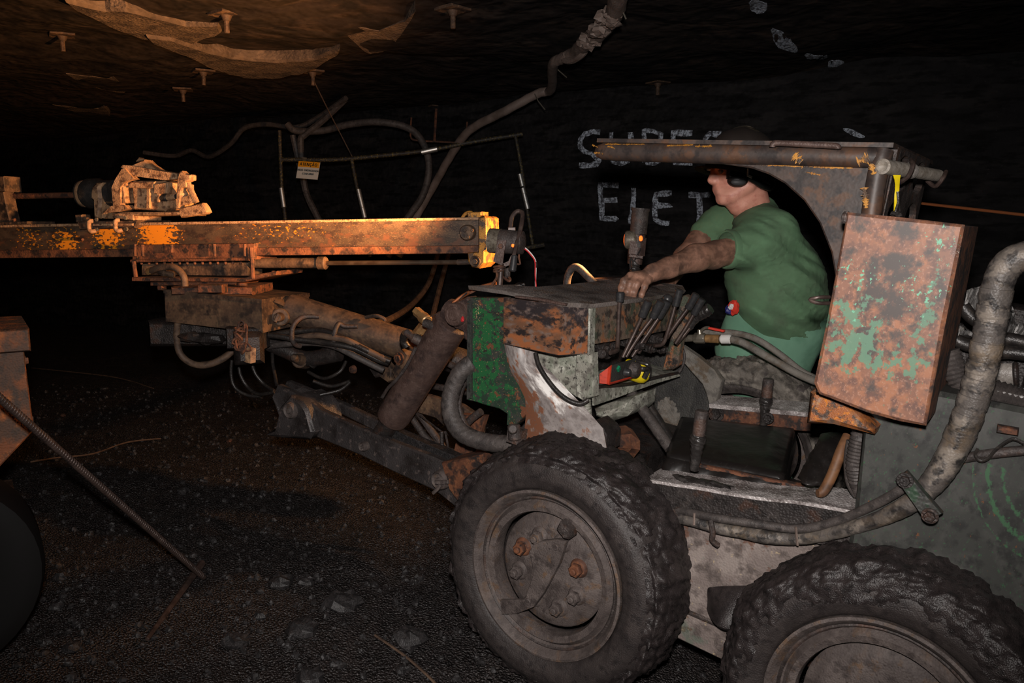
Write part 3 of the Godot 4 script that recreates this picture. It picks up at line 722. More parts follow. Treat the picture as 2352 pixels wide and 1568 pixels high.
	b.tube(near_roof + [P(1266, 205, 4.6), P(1235, 215, 4.7), P(1160, 255, 4.8), P(1080, 298, 5.0), P(1040, 350, 5.2), P(1000, 420, 5.4), P(950, 510, 5.5), P(915, 590, 5.5)], [0.034, 0.036, 0.03, 0.04, 0.026, 0.026, 0.026, 0.026, 0.026, 0.026, 0.026, 0.026, 0.026, 0.026, 0.026], 12, 6, true, 0.05)
	var cable := obj("roof_cable", b, M.pale_cable); tag(cable, "thick dusty cable hung under the roof and bent down to the barrier", "cable")
	b = MB.new()
	b.tube([qy(1350, 100, 2.1), qy(1340, 122, 2.07), qy(1318, 138, 2.06), qy(1296, 138, 2.08), qy(1300, 126, 2.1)], 0.015, 8, 5)
	obj("loose_loop", b, M.pale_cable, cable)
	b = MB.new()
	for k in 26:
		var t := k / 25.0
		var p := qy(lerpf(1412, 1345, t), lerpf(30, 104, t), 2.09)
		b.lump(p + Vector3(rng.randf_range(-0.02, 0.02), rng.randf_range(-0.02, 0.02), 0.01), Vector3(0.03, 0.022, 0.03), fn, k * 1.7, 0.9, 5, 7)
	obj("torn_wrapping", b, M.pale_cable, cable)
	for w in [[1274, 150, 1262, 160, 4.2], [1262, 160, 1281, 160, 4.2], [1281, 160, 1302, 178, 4.2], [1228, 215, 1236, 232, 4.7], [1236, 232, 1252, 252, 4.7], [1424, 8, 1432, 30, 2.95], [1432, 30, 1438, 44, 2.95]]:
		b = MB.new(); b.tube([P(w[0], w[1], w[4] - 0.04), P(w[2], w[3], w[4] - 0.04)], 0.003, 5, 1)
		obj("tie_wire", b, M.steel_bright, cable)
	# hoses bundled in front of the back rib
	b = MB.new(); b.tube([P(660, 285, 5.4), P(680, 300, 5.4), P(740, 300, 5.4), P(800, 286, 5.35), P(870, 280, 5.3), P(940, 295, 5.3), P(975, 335, 5.3), P(985, 390, 5.3), P(970, 450, 5.35), P(930, 510, 5.4), P(890, 590, 5.4)], 0.024, 10, 5)
	tag(obj("hose", b, M.hose_rubber), "thick dusty hose looping over and down behind the yellow beam", "hose", "hoses hung at the coal rib")
	b = MB.new(); b.tube([P(330, 350, 6.2), P(400, 358, 6.2), P(440, 345, 6.1), P(480, 360, 6.0), P(530, 330, 5.8), P(560, 295, 5.7), P(610, 285, 5.6), P(680, 292, 5.5), P(730, 270, 5.4), P(795, 225, 5.2)], 0.017, 8, 5)
	tag(obj("hose", b, M.hose_rubber), "faint wavy hose trailing left along the rib above the drill head", "hose", "hoses hung at the coal rib")
	b = MB.new(); b.tube([P(793, 228, 5.25), P(740, 278, 5.35), P(700, 310, 5.4), P(690, 330, 5.4), P(700, 430, 5.5), P(720, 480, 5.5), P(750, 540, 5.5)], 0.022, 8, 4)
	tag(obj("hose", b, M.hose_rubber), "straight hose slanting up to the roof and down past the warning sign", "hose", "hoses hung at the coal rib")
	b = MB.new(); b.tube([P(672, 310, 5.45), P(690, 390, 5.5), P(705, 450, 5.5), P(730, 500, 5.5), P(760, 540, 5.5)], 0.02, 8, 4)
	tag(obj("hose", b, M.hose_rubber), "dim hose hanging behind the warning sign", "hose", "hoses hung at the coal rib")
	b = MB.new(); b.tube([P(1030, 585, 5.0), P(1010, 660, 4.4), P(990, 740, 4.0), P(975, 780, 3.8)], 0.014, 8, 3)
	tag(obj("hose", b, M.brown_hose), "thin brown hose dropping below the yellow beam, right of its twin", "hose", "hoses dropping below the beam")
	b = MB.new(); b.tube([P(1005, 585, 5.0), P(985, 650, 4.6), P(945, 700, 4.2), P(890, 735, 3.6), P(850, 742, 3.2)], 0.015, 8, 4)
	tag(obj("hose", b, M.brown_hose), "thin brown hose curving down to the top of the boom", "hose", "hoses dropping below the beam")
	# wire hanger
	b = MB.new(); b.tube([P(945, 270, 5.3), P(943, 312, 5.3), P(955, 322, 5.3), P(1000, 325, 5.3), P(1060, 327, 5.3), P(1070, 315, 5.3), P(1073, 280, 5.3)], 0.006, 6, 3)
	b.tube([P(1002, 250, 5.3), P(998, 325, 5.3)], 0.009, 6, 1)
	tag(obj("wire_hanger", b, M.rust), "rusty wire hanger below a roof bolt holding the hoses", "hanger")
	# barrier of painted poles
	var D := 5.1
	var poles := [[[648, 366, 760, 367, 870, 358, 985, 345, 1090, 325, 1200, 308], 0.014, "long striped pole across the top of the hanging barrier"], [[1183, 308, 1200, 400, 1212, 490, 1225, 572], 0.012, "striped pole hanging at the right end of the barrier"], [[808, 366, 820, 430, 838, 505, 850, 590], 0.012, "striped pole hanging from the middle of the barrier"], [[642, 300, 645, 380, 648, 440, 655, 500, 662, 580], 0.012, "thin pole hanging at the left end of the barrier"]]
	var tapes := [[[[968, 349, 1004, 342]]], [[[1194, 400, 1200, 428], [1201, 432, 1212, 480]]], [[[823, 435, 838, 500]]], [[[646, 432, 652, 476]]]]
	for i in 4:
		var pts := []
		for k in range(0, poles[i][0].size(), 2): pts.append(P(poles[i][0][k], poles[i][0][k + 1], D))
		b = MB.new(); b.tube(pts, poles[i][1], 10, 4)
		var o := obj("barrier_pole", b, M.pole_paint); tag(o, poles[i][2], "pole", "poles of the hanging barrier")
		for t in tapes[i][0]:
			b = MB.new()
			b.tube([P(t[0], t[1], D - 0.001), P(t[2], t[3], D - 0.001)], poles[i][1] + 0.003, 16, 1)
			obj("reflective_band", b, M.reflective_tape, o)
	b = MB.new(); b.tube([P(1120, 590, 5.0), P(1180, 575, 5.0), P(1250, 562, 5.0)], 0.014, 8, 2)
	tag(obj("barrier_pole", b, M.pole_paint), "dim pole across the foot of the barrier behind the left lamp", "pole", "poles of the hanging barrier")
	# warning sign
	var s00 := P(686, 369, 5.02)
	var sx := (P(739, 373, 4.98) - s00).normalized(); var sy := (P(686, 369, 5.02) - P(697, 407, 5.0)).normalized(); var sz := sx.cross(sy).normalized(); sy = sz.cross(sx)
	fr = Transform3D(Basis(sx, sy, sz), s00)
	b = MB.new(); b.box(Vector3(0.074, -0.055, -0.004), Vector3(0.148, 0.11, 0.006), 0.001)
	var sign := obj("warning_sign", b, flat("sign_white", C8(205, 200, 190), 0.5)); tag(sign, "small yellow and white warning sign hung on the barrier by the dark hoses", "sign")
	b = MB.new(); b.box(Vector3(0.074, -0.019, 0.0), Vector3(0.146, 0.036, 0.003), 0.0005)
	obj("yellow_band", b, flat("sign_yellow", C8(225, 150, 20), 0.5), sign)
	b = MB.new(); b.tube([Vector3(0.02, 0.02, 0.0), Vector3(0.05, 0.018, 0.0)], 0.006, 6, 1); obj("clip", b, M.steel_bright, sign)
	var ink := flat("sign_ink", C8(28, 24, 20), 0.6)
	for t in [["ATENÇÃO", 0.074, -0.02, 0.020], ["REDE ENERGIZADA", 0.077, -0.058, 0.0125], ["COM 380V", 0.08, -0.08, 0.0125]]:
		var tm := TextMesh.new(); tm.text = t[0]; var sf := SystemFont.new(); sf.font_names = PackedStringArray(["Droid Sans"]); sf.font_weight = 700; tm.font = sf; tm.font_size = 32; tm.pixel_size = t[3] / 24.0; tm.depth = 0.001
		var o := MeshInstance3D.new(); o.name = "lettering"; o.mesh = tm; o.material_override = ink; sign.add_child(o, true)
		o.global_transform = fr * Transform3D(Basis(), Vector3(t[1], t[2], 0.0022))
	fr = Transform3D()
	# rusty box of the next machine at the left edge
	var bb := Basis(Vector3(0.83, 0, -0.557).normalized(), Vector3.UP, Vector3(0.557, 0, 0.83).normalized())
	fr = Transform3D(bb, P(48, 780, 2.1))
	b = MB.new()
	var pl := PackedVector2Array([Vector2(0.004, 0.0), Vector2(0.012, -0.245), Vector2(-0.1, -0.36), Vector2(-0.5, -0.52), Vector2(-0.5, 0.0)])
	b.slab(pl, 0.0, 0.35, 0.004)
	var bx := obj("steel_box", b, M.box_rust); tag(bx, "rusty steel box of another machine cut off by the left edge", "box")
	b = MB.new(); b.box(Vector3(-0.245, 0.0, -0.17), Vector3(0.53, 0.06, 0.38), 0.006); obj("lid", b, M.box_rust, bx)
	b = MB.new(); b.box(Vector3(-0.24, -0.52, -0.2), Vector3(0.4, 0.12, 0.3), 0.01); obj("underframe", b, M.dark_iron, bx)
	for y in [-0.06, -0.22]:
		b = MB.new(); b.bolt(Vector3(0.006, y, -0.03), Vector3.RIGHT, 0.009, 0.008); obj("rivet", b, M.box_rust, bx)
	place(bx, fr * Vector3(-0.24, -0.58, -0.2))
	# its tyre
	fr = Transform3D()
	var tc := P(-180, 1350, 1.85)
	fr = Transform3D(bb, tc)
	b = MB.new()
	b.ring_lathe([Vector2(0.13, 0.0), Vector2(0.2, 0.015), Vector2(0.24, 0.0), Vector2(0.25, -0.04), Vector2(0.25, -0.18), Vector2(0.22, -0.22), Vector2(0.13, -0.2)], Vector3.ZERO, Vector3(0, 0, 1), 40)
	var ft := obj("worn_tyre", b, M.old_rubber); tag(ft, "dark worn tyre under the rusty box at the left edge", "tyre")
	b = MB.new(); b.lathe([Vector2(0.14, -0.06), Vector2(0.12, -0.02), Vector2(0.05, -0.03)], Vector3.ZERO, Vector3(0, 0, 1), 24); obj("rim", b, M.dark_iron, ft)
	place(ft, tc + Vector3(0, -0.25, 0))
	fr = Transform3D()
	# ribbed bar leaning from the box to the floor, and a short bar across its foot
	var foot := P(468, 1338, 2.55); foot.y = floor_y(foot.x, foot.z) + 0.012
	var top := P(-60, 862, 1.75)
	b = MB.new(); b.cyl(top, foot, 0.009, -1, 10)
	var rod := obj("ribbed_bar", b, M.lever_steel); tag(rod, "long ribbed steel bar slanting from the box down to the floor", "bar")
	b = MB.new()
	var L := (foot - top).length(); var ax := (foot - top) / L
	for k in int(L / 0.0085):
		var p := top + ax * (0.0085 * k)
		b.lathe([Vector2(0.0088, 0.0), Vector2(0.0102, 0.0015), Vector2(0.0102, 0.003), Vector2(0.0088, 0.0045)], p, (ax + Vector3(0.15, 0.3, 0)).normalized(), 8, false)
	obj("ribs", b, M.lever_steel, rod)
	place(rod, foot)
	var c0 := P(464, 1280, 2.6); var c1 := P(335, 1430, 2.2)
	c0.y = floor_y(c0.x, c0.z) + 0.03; c1.y = floor_y(c1.x, c1.z) + 0.008
	b = MB.new(); b.cyl(c0, c1, 0.012, 0.007, 8, 0.002)
	tag(obj("short_bar", b, M.lever_steel), "short dark bar lying on the floor across the foot of the ribbed bar", "bar")
	# lumps of coal and stone
	var lumps := [[645, 1340, 0.035, "shiny coal lump on the floor, largest of the glinting pair"], [702, 1338, 0.022, "small glinting coal lump beside the larger one"], [695, 1447, 0.038, "flat grey coal lump below the glinting pair"], [542, 1480, 0.03, "round glassy coal lump near the bottom edge"], [770, 1528, 0.016, "pale pebble of coal at the bottom edge"], [715, 1558, 0.035, "coal lump cut by the bottom edge"], [940, 1470, 0.045, "broad dull coal lump left of the front tyre"], [790, 1385, 0.05, "low dark slab of coal on the floor"], [470, 1103, 0.022, "small upright stone on the brown floor"], [420, 1128, 0.026, "flat stone left of the upright one on the floor"], [163, 1490, 0.022, "blue-grey coal pebble at lower left"], [527, 1013, 0.014, "round brown pebble on the floor below the boom"], [140, 1325, 0.02, "dull coal lump beside the dark tyre"], [130, 1395, 0.02, "coal pebble on the floor below the dull lump by the tyre"], [145, 955, 0.014, "light pebble right of the rusty box"], [235, 840, 0.022, "coal lump on the floor behind the ribbed bar"], [925, 1545, 0.02, "coal lump in the grit left of the front tyre foot"], [600, 1420, 0.018, "small coal lump left of the flat grey one"]]
	for d in lumps:
		var pxl := P(d[0], d[1], 1.0) - cam_tr.origin
		var t := 0.5
		for k in 300:
			var p := cam_tr.origin + pxl * t
			if p.y < floor_y(p.x, p.z) + d[2] * 0.3: break
			t += 0.015
		var p := cam_tr.origin + pxl * t
		p.y = floor_y(p.x, p.z) + d[2] * 0.3
		b = MB.new(); b.lump(p, Vector3(d[2] * rng.randf_range(0.9, 1.3), d[2] * 0.75, d[2] * rng.randf_range(0.8, 1.1)), fn, d[0] * 0.13, 0.6, 6, 9)
		tag(obj("coal_lump", b, M.coal_lump if d[0] != 527 and d[0] != 145 else M.rust), d[3], "lump", "coal lumps on the floor")
	# wires on the floor
	for w in [[[55, 885, 3.5, 120, 878, 3.6, 200, 865, 3.7, 280, 858, 3.9, 360, 855, 4.0], "thin wire lying on the floor right of the rusty box"], [[60, 700, 5.6, 160, 716, 5.4, 260, 712, 5.2, 340, 700, 5.0], "faint cable on the dark floor far left"], [[860, 1400, 2.3, 940, 1412, 2.2, 1010, 1440, 2.1, 1045, 1500, 2.0, 1060, 1560, 1.9], "hair-thin wire on the floor left of the front tyre"]]:
		var pts := []
		for k in range(0, w[0].size(), 3):
			var p := P(w[0][k], w[0][k + 1], w[0][k + 2]); p.y = floor_y(p.x, p.z) + 0.012; pts.append(p)
		b = MB.new(); b.tube(pts, 0.004, 5, 4)
		tag(obj("wire", b, M.brown_hose), w[1], "wire")

# ---------------------------------------------------------------- the rig
func dense(pr: Array, k: int) -> Array:
	var out := []
	for i in pr.size() - 1:
		for j in k: out.append((pr[i] as Vector2).lerp(pr[i + 1], float(j) / k))
	out.append(pr[-1])
	return out
func revolve(b: MB, pr: Array, c: Vector3, sides: int, bump: Callable, smooth := 1) -> void:    # closed profile about the wheel's axle (local z), bump(angle, r, z) moves it out
	var rings := []
	for j in sides + 1:
		var t := TAU * (j % sides) / sides
		var ring := PackedVector3Array()
		for p in pr:
			var r: float = p.x + bump.call(t, p.x, p.y)
			ring.append(c + Vector3(cos(t) * r, sin(t) * r, p.y))
		rings.append(ring)
	b.loft(rings, true, false, smooth)
func wheel(c: Vector3, side: float, s: float, crust: float, nuts: bool) -> void:
	var Z := Vector3(0, 0, side)
	var b := MB.new()
	# disc: dished plate, slotted rim and bead flange
	b.lathe([Vector2(0.150, -0.10), Vector2(0.157, -0.05), Vector2(0.150, -0.043), Vector2(0.135, -0.040), Vector2(0.125, -0.032), Vector2(0.05, -0.028), Vector2(0.01, -0.028)], c, Z, 48)
	var w := obj("wheel", b, M.rim_iron, rig)
	b = MB.new()
	b.ring_lathe([Vector2(0.1635, -0.03), Vector2(0.168, -0.012), Vector2(0.184, -0.008), Vector2(0.196, -0.024), Vector2(0.206, -0.018), Vector2(0.212, -0.002), Vector2(0.222, 0.008), Vector2(0.2285, 0.006), Vector2(0.2285, -0.012), Vector2(0.2, -0.06), Vector2(0.17, -0.06)], c, Z, 64)
	obj("rim_ring", b, M.rim_iron, w)
	b = MB.new()
	b.ring_lathe([Vector2(0.199, -0.0155), Vector2(0.203, -0.0115), Vector2(0.207, -0.0145)], c, Z, 48)
	obj("lock_ring", b, M.dusty_iron, w)
	b = MB.new()
	var pr := dense([Vector2(0.224, -0.012), Vector2(0.236, 0.004), Vector2(0.262, 0.014), Vector2(0.290, 0.012), Vector2(0.312, -0.004), Vector2(0.326, -0.03), Vector2(0.331, -0.07), Vector2(0.332, -0.11), Vector2(0.331, -0.15), Vector2(0.324, -0.19), Vector2(0.3, -0.216), Vector2(0.25, -0.22), Vector2(0.224, -0.2)], 3)
	if side < 0.0:
		for i in pr.size(): pr[i] = Vector2(pr[i].x, -pr[i].y)
		pr.reverse()
	revolve(b, pr, c, 120, func(t, r, z): return (0.006 * clampf(3.0 * cos(t * 28.0 + (1.5 if absf(z) > 0.11 else 0.0)), -1.0, 1.0) if r > 0.31 else 0.0) + (0.0015 * sin(r * 900.0) if r > 0.24 and r < 0.27 else 0.0))
	obj("tyre", b, M.tyre_rubber if side > 0.0 else M.hose_rubber, w)
	# mud caked over tread and shoulder; its ragged rim is where it thins to nothing
	b = MB.new()
	var mp := dense([Vector2(crust, side * (0.004 if crust > 0.28 else 0.006)), Vector2(0.30, side * 0.008), Vector2(0.318, side * -0.005), Vector2(0.331, side * -0.03), Vector2(0.336, side * -0.07), Vector2(0.337, side * -0.11), Vector2(0.336, side * -0.15), Vector2(0.329, side * -0.19), Vector2(0.305, side * -0.222), Vector2(0.26, side * -0.228), Vector2(0.24, side * -0.20), Vector2(0.27, side * -0.15), Vector2(0.27, side * -0.05)], 6)
	var rings := []
	var sides := 320
	for j in sides + 1:
		var t := TAU * (j % sides) / sides
		var ring := PackedVector3Array()
		for p in mp:
			var ex: float = cos(t) * p.x * 6.0 + s; var ey: float = sin(t) * p.x * 6.0; var ez: float = p.y * 6.0
			var o := 0.003 + 0.020 * nz3(ex, ey, ez, 34.0) + 0.013 * nz3(ex, ey, ez + 3.0, 110.0) + 0.009 * nz3(ex, ey, ez, 300.0) + 0.006 * nz3(ex, ey, ez, 640.0) + 0.006 * maxf(0.0, sin(t))
			if p.x < 0.315 and absf(p.y) < 0.03: o = o * 0.6 + (0.002 if crust < 0.28 else -0.006)
			if p.x < 0.28 and absf(p.y) > 0.04: o = 0.0
			var out := Vector2(p.x - 0.27, p.y + side * 0.11).normalized()
			ring.append(c + Vector3(cos(t) * (p.x + out.x * o), sin(t) * (p.x + out.x * o), p.y + out.y * o))
		rings.append(ring)
	b.loft(rings, true, false, 1)
	obj("mud_crust", b, M.mud if side > 0.0 else M.dry_mud, w)
	if not nuts: return
	win(1000, 980, 2.667)
	var spots := [[840, 890], [735, 745], [600, 678], [497, 752], [490, 902], [570, 1070], [720, 1122], [832, 1062]]
	for i in 8:
		var a := (q(spots[i][0], spots[i][1], 0.0) - c) * Vector3(1, 1, 0)
		a = a.normalized()
		var p := c + a * 0.096 + Vector3(0, 0, -0.03)
		b = MB.new()
		b.lathe([Vector2(0.026, 0.0), Vector2(0.022, 0.007), Vector2(0.0185, 0.009)], p, Vector3(0, 0, 1), 20)
		b.cyl(p + Vector3(0, 0, 0.008), p + Vector3(0, 0, 0.027), 0.0185, -1, 6, 0.003)
		b.cyl(p + Vector3(0, 0, 0.024), p + Vector3(0, 0, 0.036), 0.009, -1, 12, 0.002)
		obj("lug_nut", b, M.rust if i in [0, 3] else M.rim_iron, w)

func rub(called: String, b: MB, m: Material) -> MeshInstance3D:
	return obj(called, b, m, rig)
func plate(called: String, px: Array, z: float, t: float, m: Material, bev := 0.004, parent: Node3D = rig) -> MeshInstance3D:
	var b := MB.new(); b.slab(l2(px, z), z, t, bev); return obj(called, b, m, parent)
func pipe(called: String, px: Array, r, m: Material, sub := 5, parent: Node3D = rig, sides := 10, wob := 0.0) -> MeshInstance3D:    # px: x, y, local z, ...
	var pts := []
	for i in range(0, px.size(), 3): pts.append(q(px[i], px[i + 1], px[i + 2]))
	var b := MB.new(); b.tube(pts, r, sides, sub, true, wob); return obj(called, b, m, parent)
func corrugated(called: String, px: Array, r: float, m: Material, pitch: float) -> void:
	var pts := []
	for i in range(0, px.size(), 3): pts.append(q(px[i], px[i + 1], px[i + 2]))
	var cv := Curve3D.new()
	for i in pts.size():
		var tn: Vector3 = (pts[mini(i + 1, pts.size() - 1)] - pts[maxi(i - 1, 0)]) / 6.0
		cv.add_point(pts[i], -tn, tn)
	var L := cv.get_baked_length(); var fine := []; var rr := []
	var k := int(L / pitch * 2.0)
	for i in k + 1:
		fine.append(cv.sample_baked(L * i / k)); rr.append(r * (1.0 if i % 2 == 0 else 0.86))
	var b := MB.new(); b.tube(fine, rr, 14, 1); rub(called, b, m)
func grid2(top: Array, bot: Array, n: int, bulge := 0.0) -> Array:   # rows of points between two edges
	var rows := []
	for i in n + 1:
		var r := []
		for k in top.size(): r.append((top[k] as Vector3).lerp(bot[k], float(i) / n) + Vector3(0, 0, bulge * sin(PI * i / n)))
		rows.append(r)
	return rows
func q3(px: Array) -> Array:
	var out := []
	for i in range(0, px.size(), 3): out.append(q(px[i], px[i + 1], px[i + 2]))
	return out

func build_rig() -> void:
	rig = Node3D.new(); rig.name = numbered("drilling_rig"); add_child(rig); rig.transform = rig_tr
	tag(rig, "muddy four wheeled roof drilling rig with green and rust panels, levers and long yellow beam", "drilling rig")
	fr = rig_tr
	var b: MB; var o: MeshInstance3D
	wheel(Vector3(0, 0.34, 0), 1.0, 1.3, 0.30, true)
	wheel(Vector3(0.82, 0.34, 0), 1.0, 5.7, 0.262, false)
	wheel(Vector3(0.17, 0.49, -1.13), -1.0, 9.1, 0.262, false)
	# bent strap bolted across the front wheel
	var wn: Node3D = rig.get_child(0)
	win(1000, 980, 2.667)
	b = MB.new(); b.slab(l2([570, 770, 600, 720, 650, 700, 745, 690, 800, 700, 755, 840, 660, 1020, 600, 1105, 545, 1090, 560, 1010, 600, 900, 590, 830], 0.0), 0.0, 0.016, 0.002)
	obj("hub_strap", b, M.rim_iron, wn)
	b = MB.new(); b.slab(l2([600, 1105, 545, 1060, 395, 1062, 405, 1150, 500, 1145], 0.002), 0.002, 0.012, 0.002)
	obj("strap_tail", b, M.rim_iron, wn)
	b = MB.new(); b.slab(l2([735, 630, 760, 580, 820, 640, 810, 695, 780, 690], 0.022), 0.022, 0.045, 0.006)
	obj("strap_block", b, M.dusty_iron, wn)
	# chassis between the wheels
	win(1500, 1040, 2.7606)
	o = plate("chassis_plate", [-60, 360, 1040, 500, 1060, 900, 480, 1335, 155, 1180, -60, 1080], -0.19, 0.02, M.dust_plate, 0.005)
	b = MB.new(); var rowsm := []
	for i in 13:
		var r := []
		for j in 13:
			var px := lerpf(355, 690, i / 12.0); var py := lerpf(850, 985 + 105 * (i / 12.0), j / 12.0)
			var p := q(px, py, -0.19); p.z += 0.001 + 0.07 * sin(PI * i / 12.0) * pow(j / 12.0, 0.7) + 0.012 * nz3(p.x, p.y, 3.0, 400.0)
			if j == 12: p.z += 0.004
			r.append(p)
		rowsm.append(r)
	b.sheet(rowsm, 0.01); obj("mud_ledge", b, M.mud, o)
	b = MB.new(); b.cyl(q(440, 1210, -0.19), q(440, 1210, -0.19) + Vector3(0, 0, 0.006), 0.021, -1, 20, 0.003); b.cyl(q(440, 1210, -0.19), q(440, 1210, -0.19) + Vector3(0, 0, 0.01), 0.016, -1, 20, 0.003); obj("bolt_head", b, M.dust_plate, o)
	b = MB.new()
	var ra := q(-60, 180, -0.15); var rb := q(1330, 392, -0.15)
	var rail_rings := []
	for p in [ra, rb]: rail_rings.append(PackedVector3Array([p, p + Vector3(0, 0, -0.15), p + Vector3(0, -0.085, -0.15), p + Vector3(0, -0.085, 0)]))
	b.loft(rail_rings, true, true, 0); o = rub("side_rail", b, M.dark_iron)
	b = MB.new()
	var cap := []
	for i in 2:
		var r := []
		for k in 19:
			var p := ra.lerp(rb, k / 18.0); r.append(p + Vector3(0, 0.004 + 0.004 * nz3(p.x, i, 2.0, 300.0), -0.15 * i + 0.004))
		cap.append(r)
	b.sheet(cap, 0.008); obj("rail_cap", b, M.shiny_rail, o)
	b = MB.new()
	for k in 4:
		var p := q(210 + 70 * k, 205 + 16 * k, -0.18)
		p.y = ra.lerp(rb, (p.x - ra.x) / (rb.x - ra.x)).y + 0.011
		b.lump(p, Vector3(0.035, 0.006, 0.016), fn, k * 2.0, 0.8, 5, 8)
	obj("rubber_scrap", b, M.black_tape, o)
	# rig floor pan and far side
	b = MB.new(); b.box(Vector3(0.42, 0.30, -0.62), Vector3(1.3, 0.02, 0.86), 0.004); rub("floor_pan", b, M.dark_iron)
	b = MB.new(); b.box(Vector3(0.45, 0.36, -1.0), Vector3(1.3, 0.16, 0.1), 0.01); rub("far_rail", b, M.dark_iron)
	# rear body
	win(0, 0, 1)
	b = MB.new()
	b.slab(l2([1988, 905, 2160, 900, 2352, 938, 2480, 960, 2480, 1640, 1880, 1640, 1930, 1350, 1962, 1165], -0.11), -0.11, 0.75, 0.01)
	var arcm := func(u, v): 
		var d := sqrt(pow((u - 0.73) / 0.232, 2.0) + pow((v - 0.14) / 0.185, 2.0))
		return (0.62 * maxf(0.0, 1.0 - absf(d - 1.0) / 0.07) + 0.5 * maxf(0.0, 1.0 - absf(d - 0.78) / 0.05) + 0.4 * maxf(0.0, 1.0 - absf(d - 1.22) / 0.03)) * (1.0 if v > 0.16 else 0.0) - 0.08
	mat("tank_face", tex(512, 640, C8(56, 57, 54), [[C8(68, 68, 65), 0, 0.7, 0.45, 0.75], [C8(40, 40, 39), 1, 0.7, 0.5, 0.8], [C8(58, 96, 66), 2, 1.0, 0.66, 0.9, arcm], [C8(52, 84, 58), 2, 0.8, 0.8, 0.84], [C8(96, 88, 84), 3, 1.0, 0.84, 0.96], [C8(104, 66, 42), 1, 0.9, 0.86, 0.9]]), 0.5, 0.0, 0.0)
	o = rub("rear_body", b, M.tank_face)
	b = MB.new(); b.tube([q(2190, 1056, -0.105), q(2260, 1044, -0.1), q(2352, 1034, -0.1), q(2440, 1030, -0.1)], 0.010, 10, 3); obj("pipe", b, M.dusty_iron, o)
	b = MB.new(); b.slab(l2([2290, 976, 2340, 985, 2338, 1002, 2288, 994], -0.095), -0.095, 0.02, 0.003); obj("rusty_lug", b, M.rust, o)
	b = MB.new(); b.tube([q(2352, 1018, -0.09), q(2325, 1008, -0.09), q(2290, 1030, -0.09), q(2270, 1052, -0.09), q(2252, 1058, -0.09), q(2240, 1045, -0.09), q(2246, 1030, -0.09)], 0.0035, 6, 4); obj("wire_hook", b, M.black_hose, o)
	# heavy taped hose and its companion, with the clamp that holds them
	o = pipe("main_hose", [2460, 570, -0.07, 2352, 588, -0.07, 2312, 612, -0.07, 2292, 655, -0.07, 2281, 720, -0.07, 2268, 790, -0.07, 2250, 870, -0.07, 2225, 950, -0.07, 2196, 1020, -0.07, 2168, 1072, -0.07, 2142, 1108, -0.07, 2105, 1145, -0.075, 2070, 1168, -0.08, 2010, 1195, -0.1, 1920, 1222, -0.13, 1835, 1237, -0.15, 1760, 1232, -0.15, 1705, 1222, -0.15, 1650, 1212, -0.15, 1590, 1196, -0.15, 1540, 1188, -0.17], [0.026, 0.027, 0.028, 0.027, 0.027, 0.027, 0.027, 0.027, 0.027, 0.026, 0.024, 0.020, 0.019, 0.016, 0.015, 0.014, 0.017, 0.015, 0.015, 0.014, 0.012], M.taped_hose, 6, rig, 16, 0.02)
	b = MB.new()
	var bands := [[2290, 662], [2283, 700], [2276, 738], [2268, 785], [2259, 828], [2250, 868], [2238, 908], [2225, 950], [2210, 988], [2194, 1022]]
	for i in bands.size() - 1:
		var p := q(bands[i][0], bands[i][1], -0.07); var d := (q(bands[i + 1][0], bands[i + 1][1], -0.07) - p).normalized()
		b.lathe([Vector2(0.0262, 0.0), Vector2(0.0288, 0.001), Vector2(0.0283, 0.022), Vector2(0.0268, 0.026)], p, d, 20, false)
	obj("tape_wrap", b, M.taped_hose, o)
	pipe("upper_hose", [2075, 1120, -0.085, 2040, 1142, -0.09, 1980, 1172, -0.11, 1915, 1198, -0.13, 1835, 1214, -0.14, 1740, 1203, -0.14, 1640, 1188, -0.14, 1590, 1178, -0.15, 1525, 1160, -0.17], 0.0105, M.hose_rubber)
	o = plate("hose_clamp", [2056, 1100, 2082, 1082, 2165, 1180, 2128, 1202], -0.035, 0.016, M.tank_paint, 0.003)
	b = MB.new(); b.bolt(q(2079, 1103, -0.035), Vector3(0, 0, 1), 0.011, 0.01); obj("bolt", b, M.dark_iron, o)
	b = MB.new(); b.bolt(q(2136, 1184, -0.035), Vector3(0, 0, 1), 0.011, 0.01); obj("bolt", b, M.dark_iron, o)
	b = MB.new(); b.tube([q(1632, 1195, -0.13), q(1637, 1220, -0.125), q(1636, 1240, -0.13), q(1650, 1252, -0.14)], 0.007, 8, 3); rub("hose_hook", b, M.dusty_iron)
	b = MB.new()
	b.tube([q(1595, 1178, -0.13), q(1594, 1205, -0.13)], 0.003, 5, 1); b.tube([q(1828, 1210, -0.125), q(1832, 1252, -0.13)], 0.003, 5, 1); rub("cable_tie", b, M.pale_cable)
	# cabinet on the rear side
	b = MB.new(); b.slab(l2([1948, 492, 2213, 520, 2127, 974, 1872, 902], 0.012), 0.012, 0.26, 0.006)
	o = rub("cabinet", b, M.rust)
	b = MB.new(); b.slab(l2([1944, 487, 2070, 499, 2215, 516, 2170, 745, 2126, 979, 2064, 968, 1990, 948, 1910, 917, 1880, 906, 1868, 880, 1897, 740], 0.022), 0.022, 0.012, 0.007)
	obj("cover", b, M.toolbox_face, o)
	b = MB.new(); b.lump(q(1942, 500, 0.01), Vector3(0.008, 0.013, 0.01), fn, 2.0, 0.4, 6, 8); obj("weld_lug", b, M.dusty_iron, o)
	b = MB.new(); b.tube([q(1905, 682, -0.1), q(1880, 683, -0.08), q(1860, 688, -0.08), q(1880, 696, -0.08), q(1905, 696, -0.1)], 0.004, 8, 4); rub("wire_loop", b, M.lever_steel)
	o = plate("cabinet_bracket", [1850, 974, 1858, 902, 1884, 876, 1920, 900, 2012, 985, 2006, 1000, 1912, 976], -0.06, 0.22, M.orange_metal, 0.012)
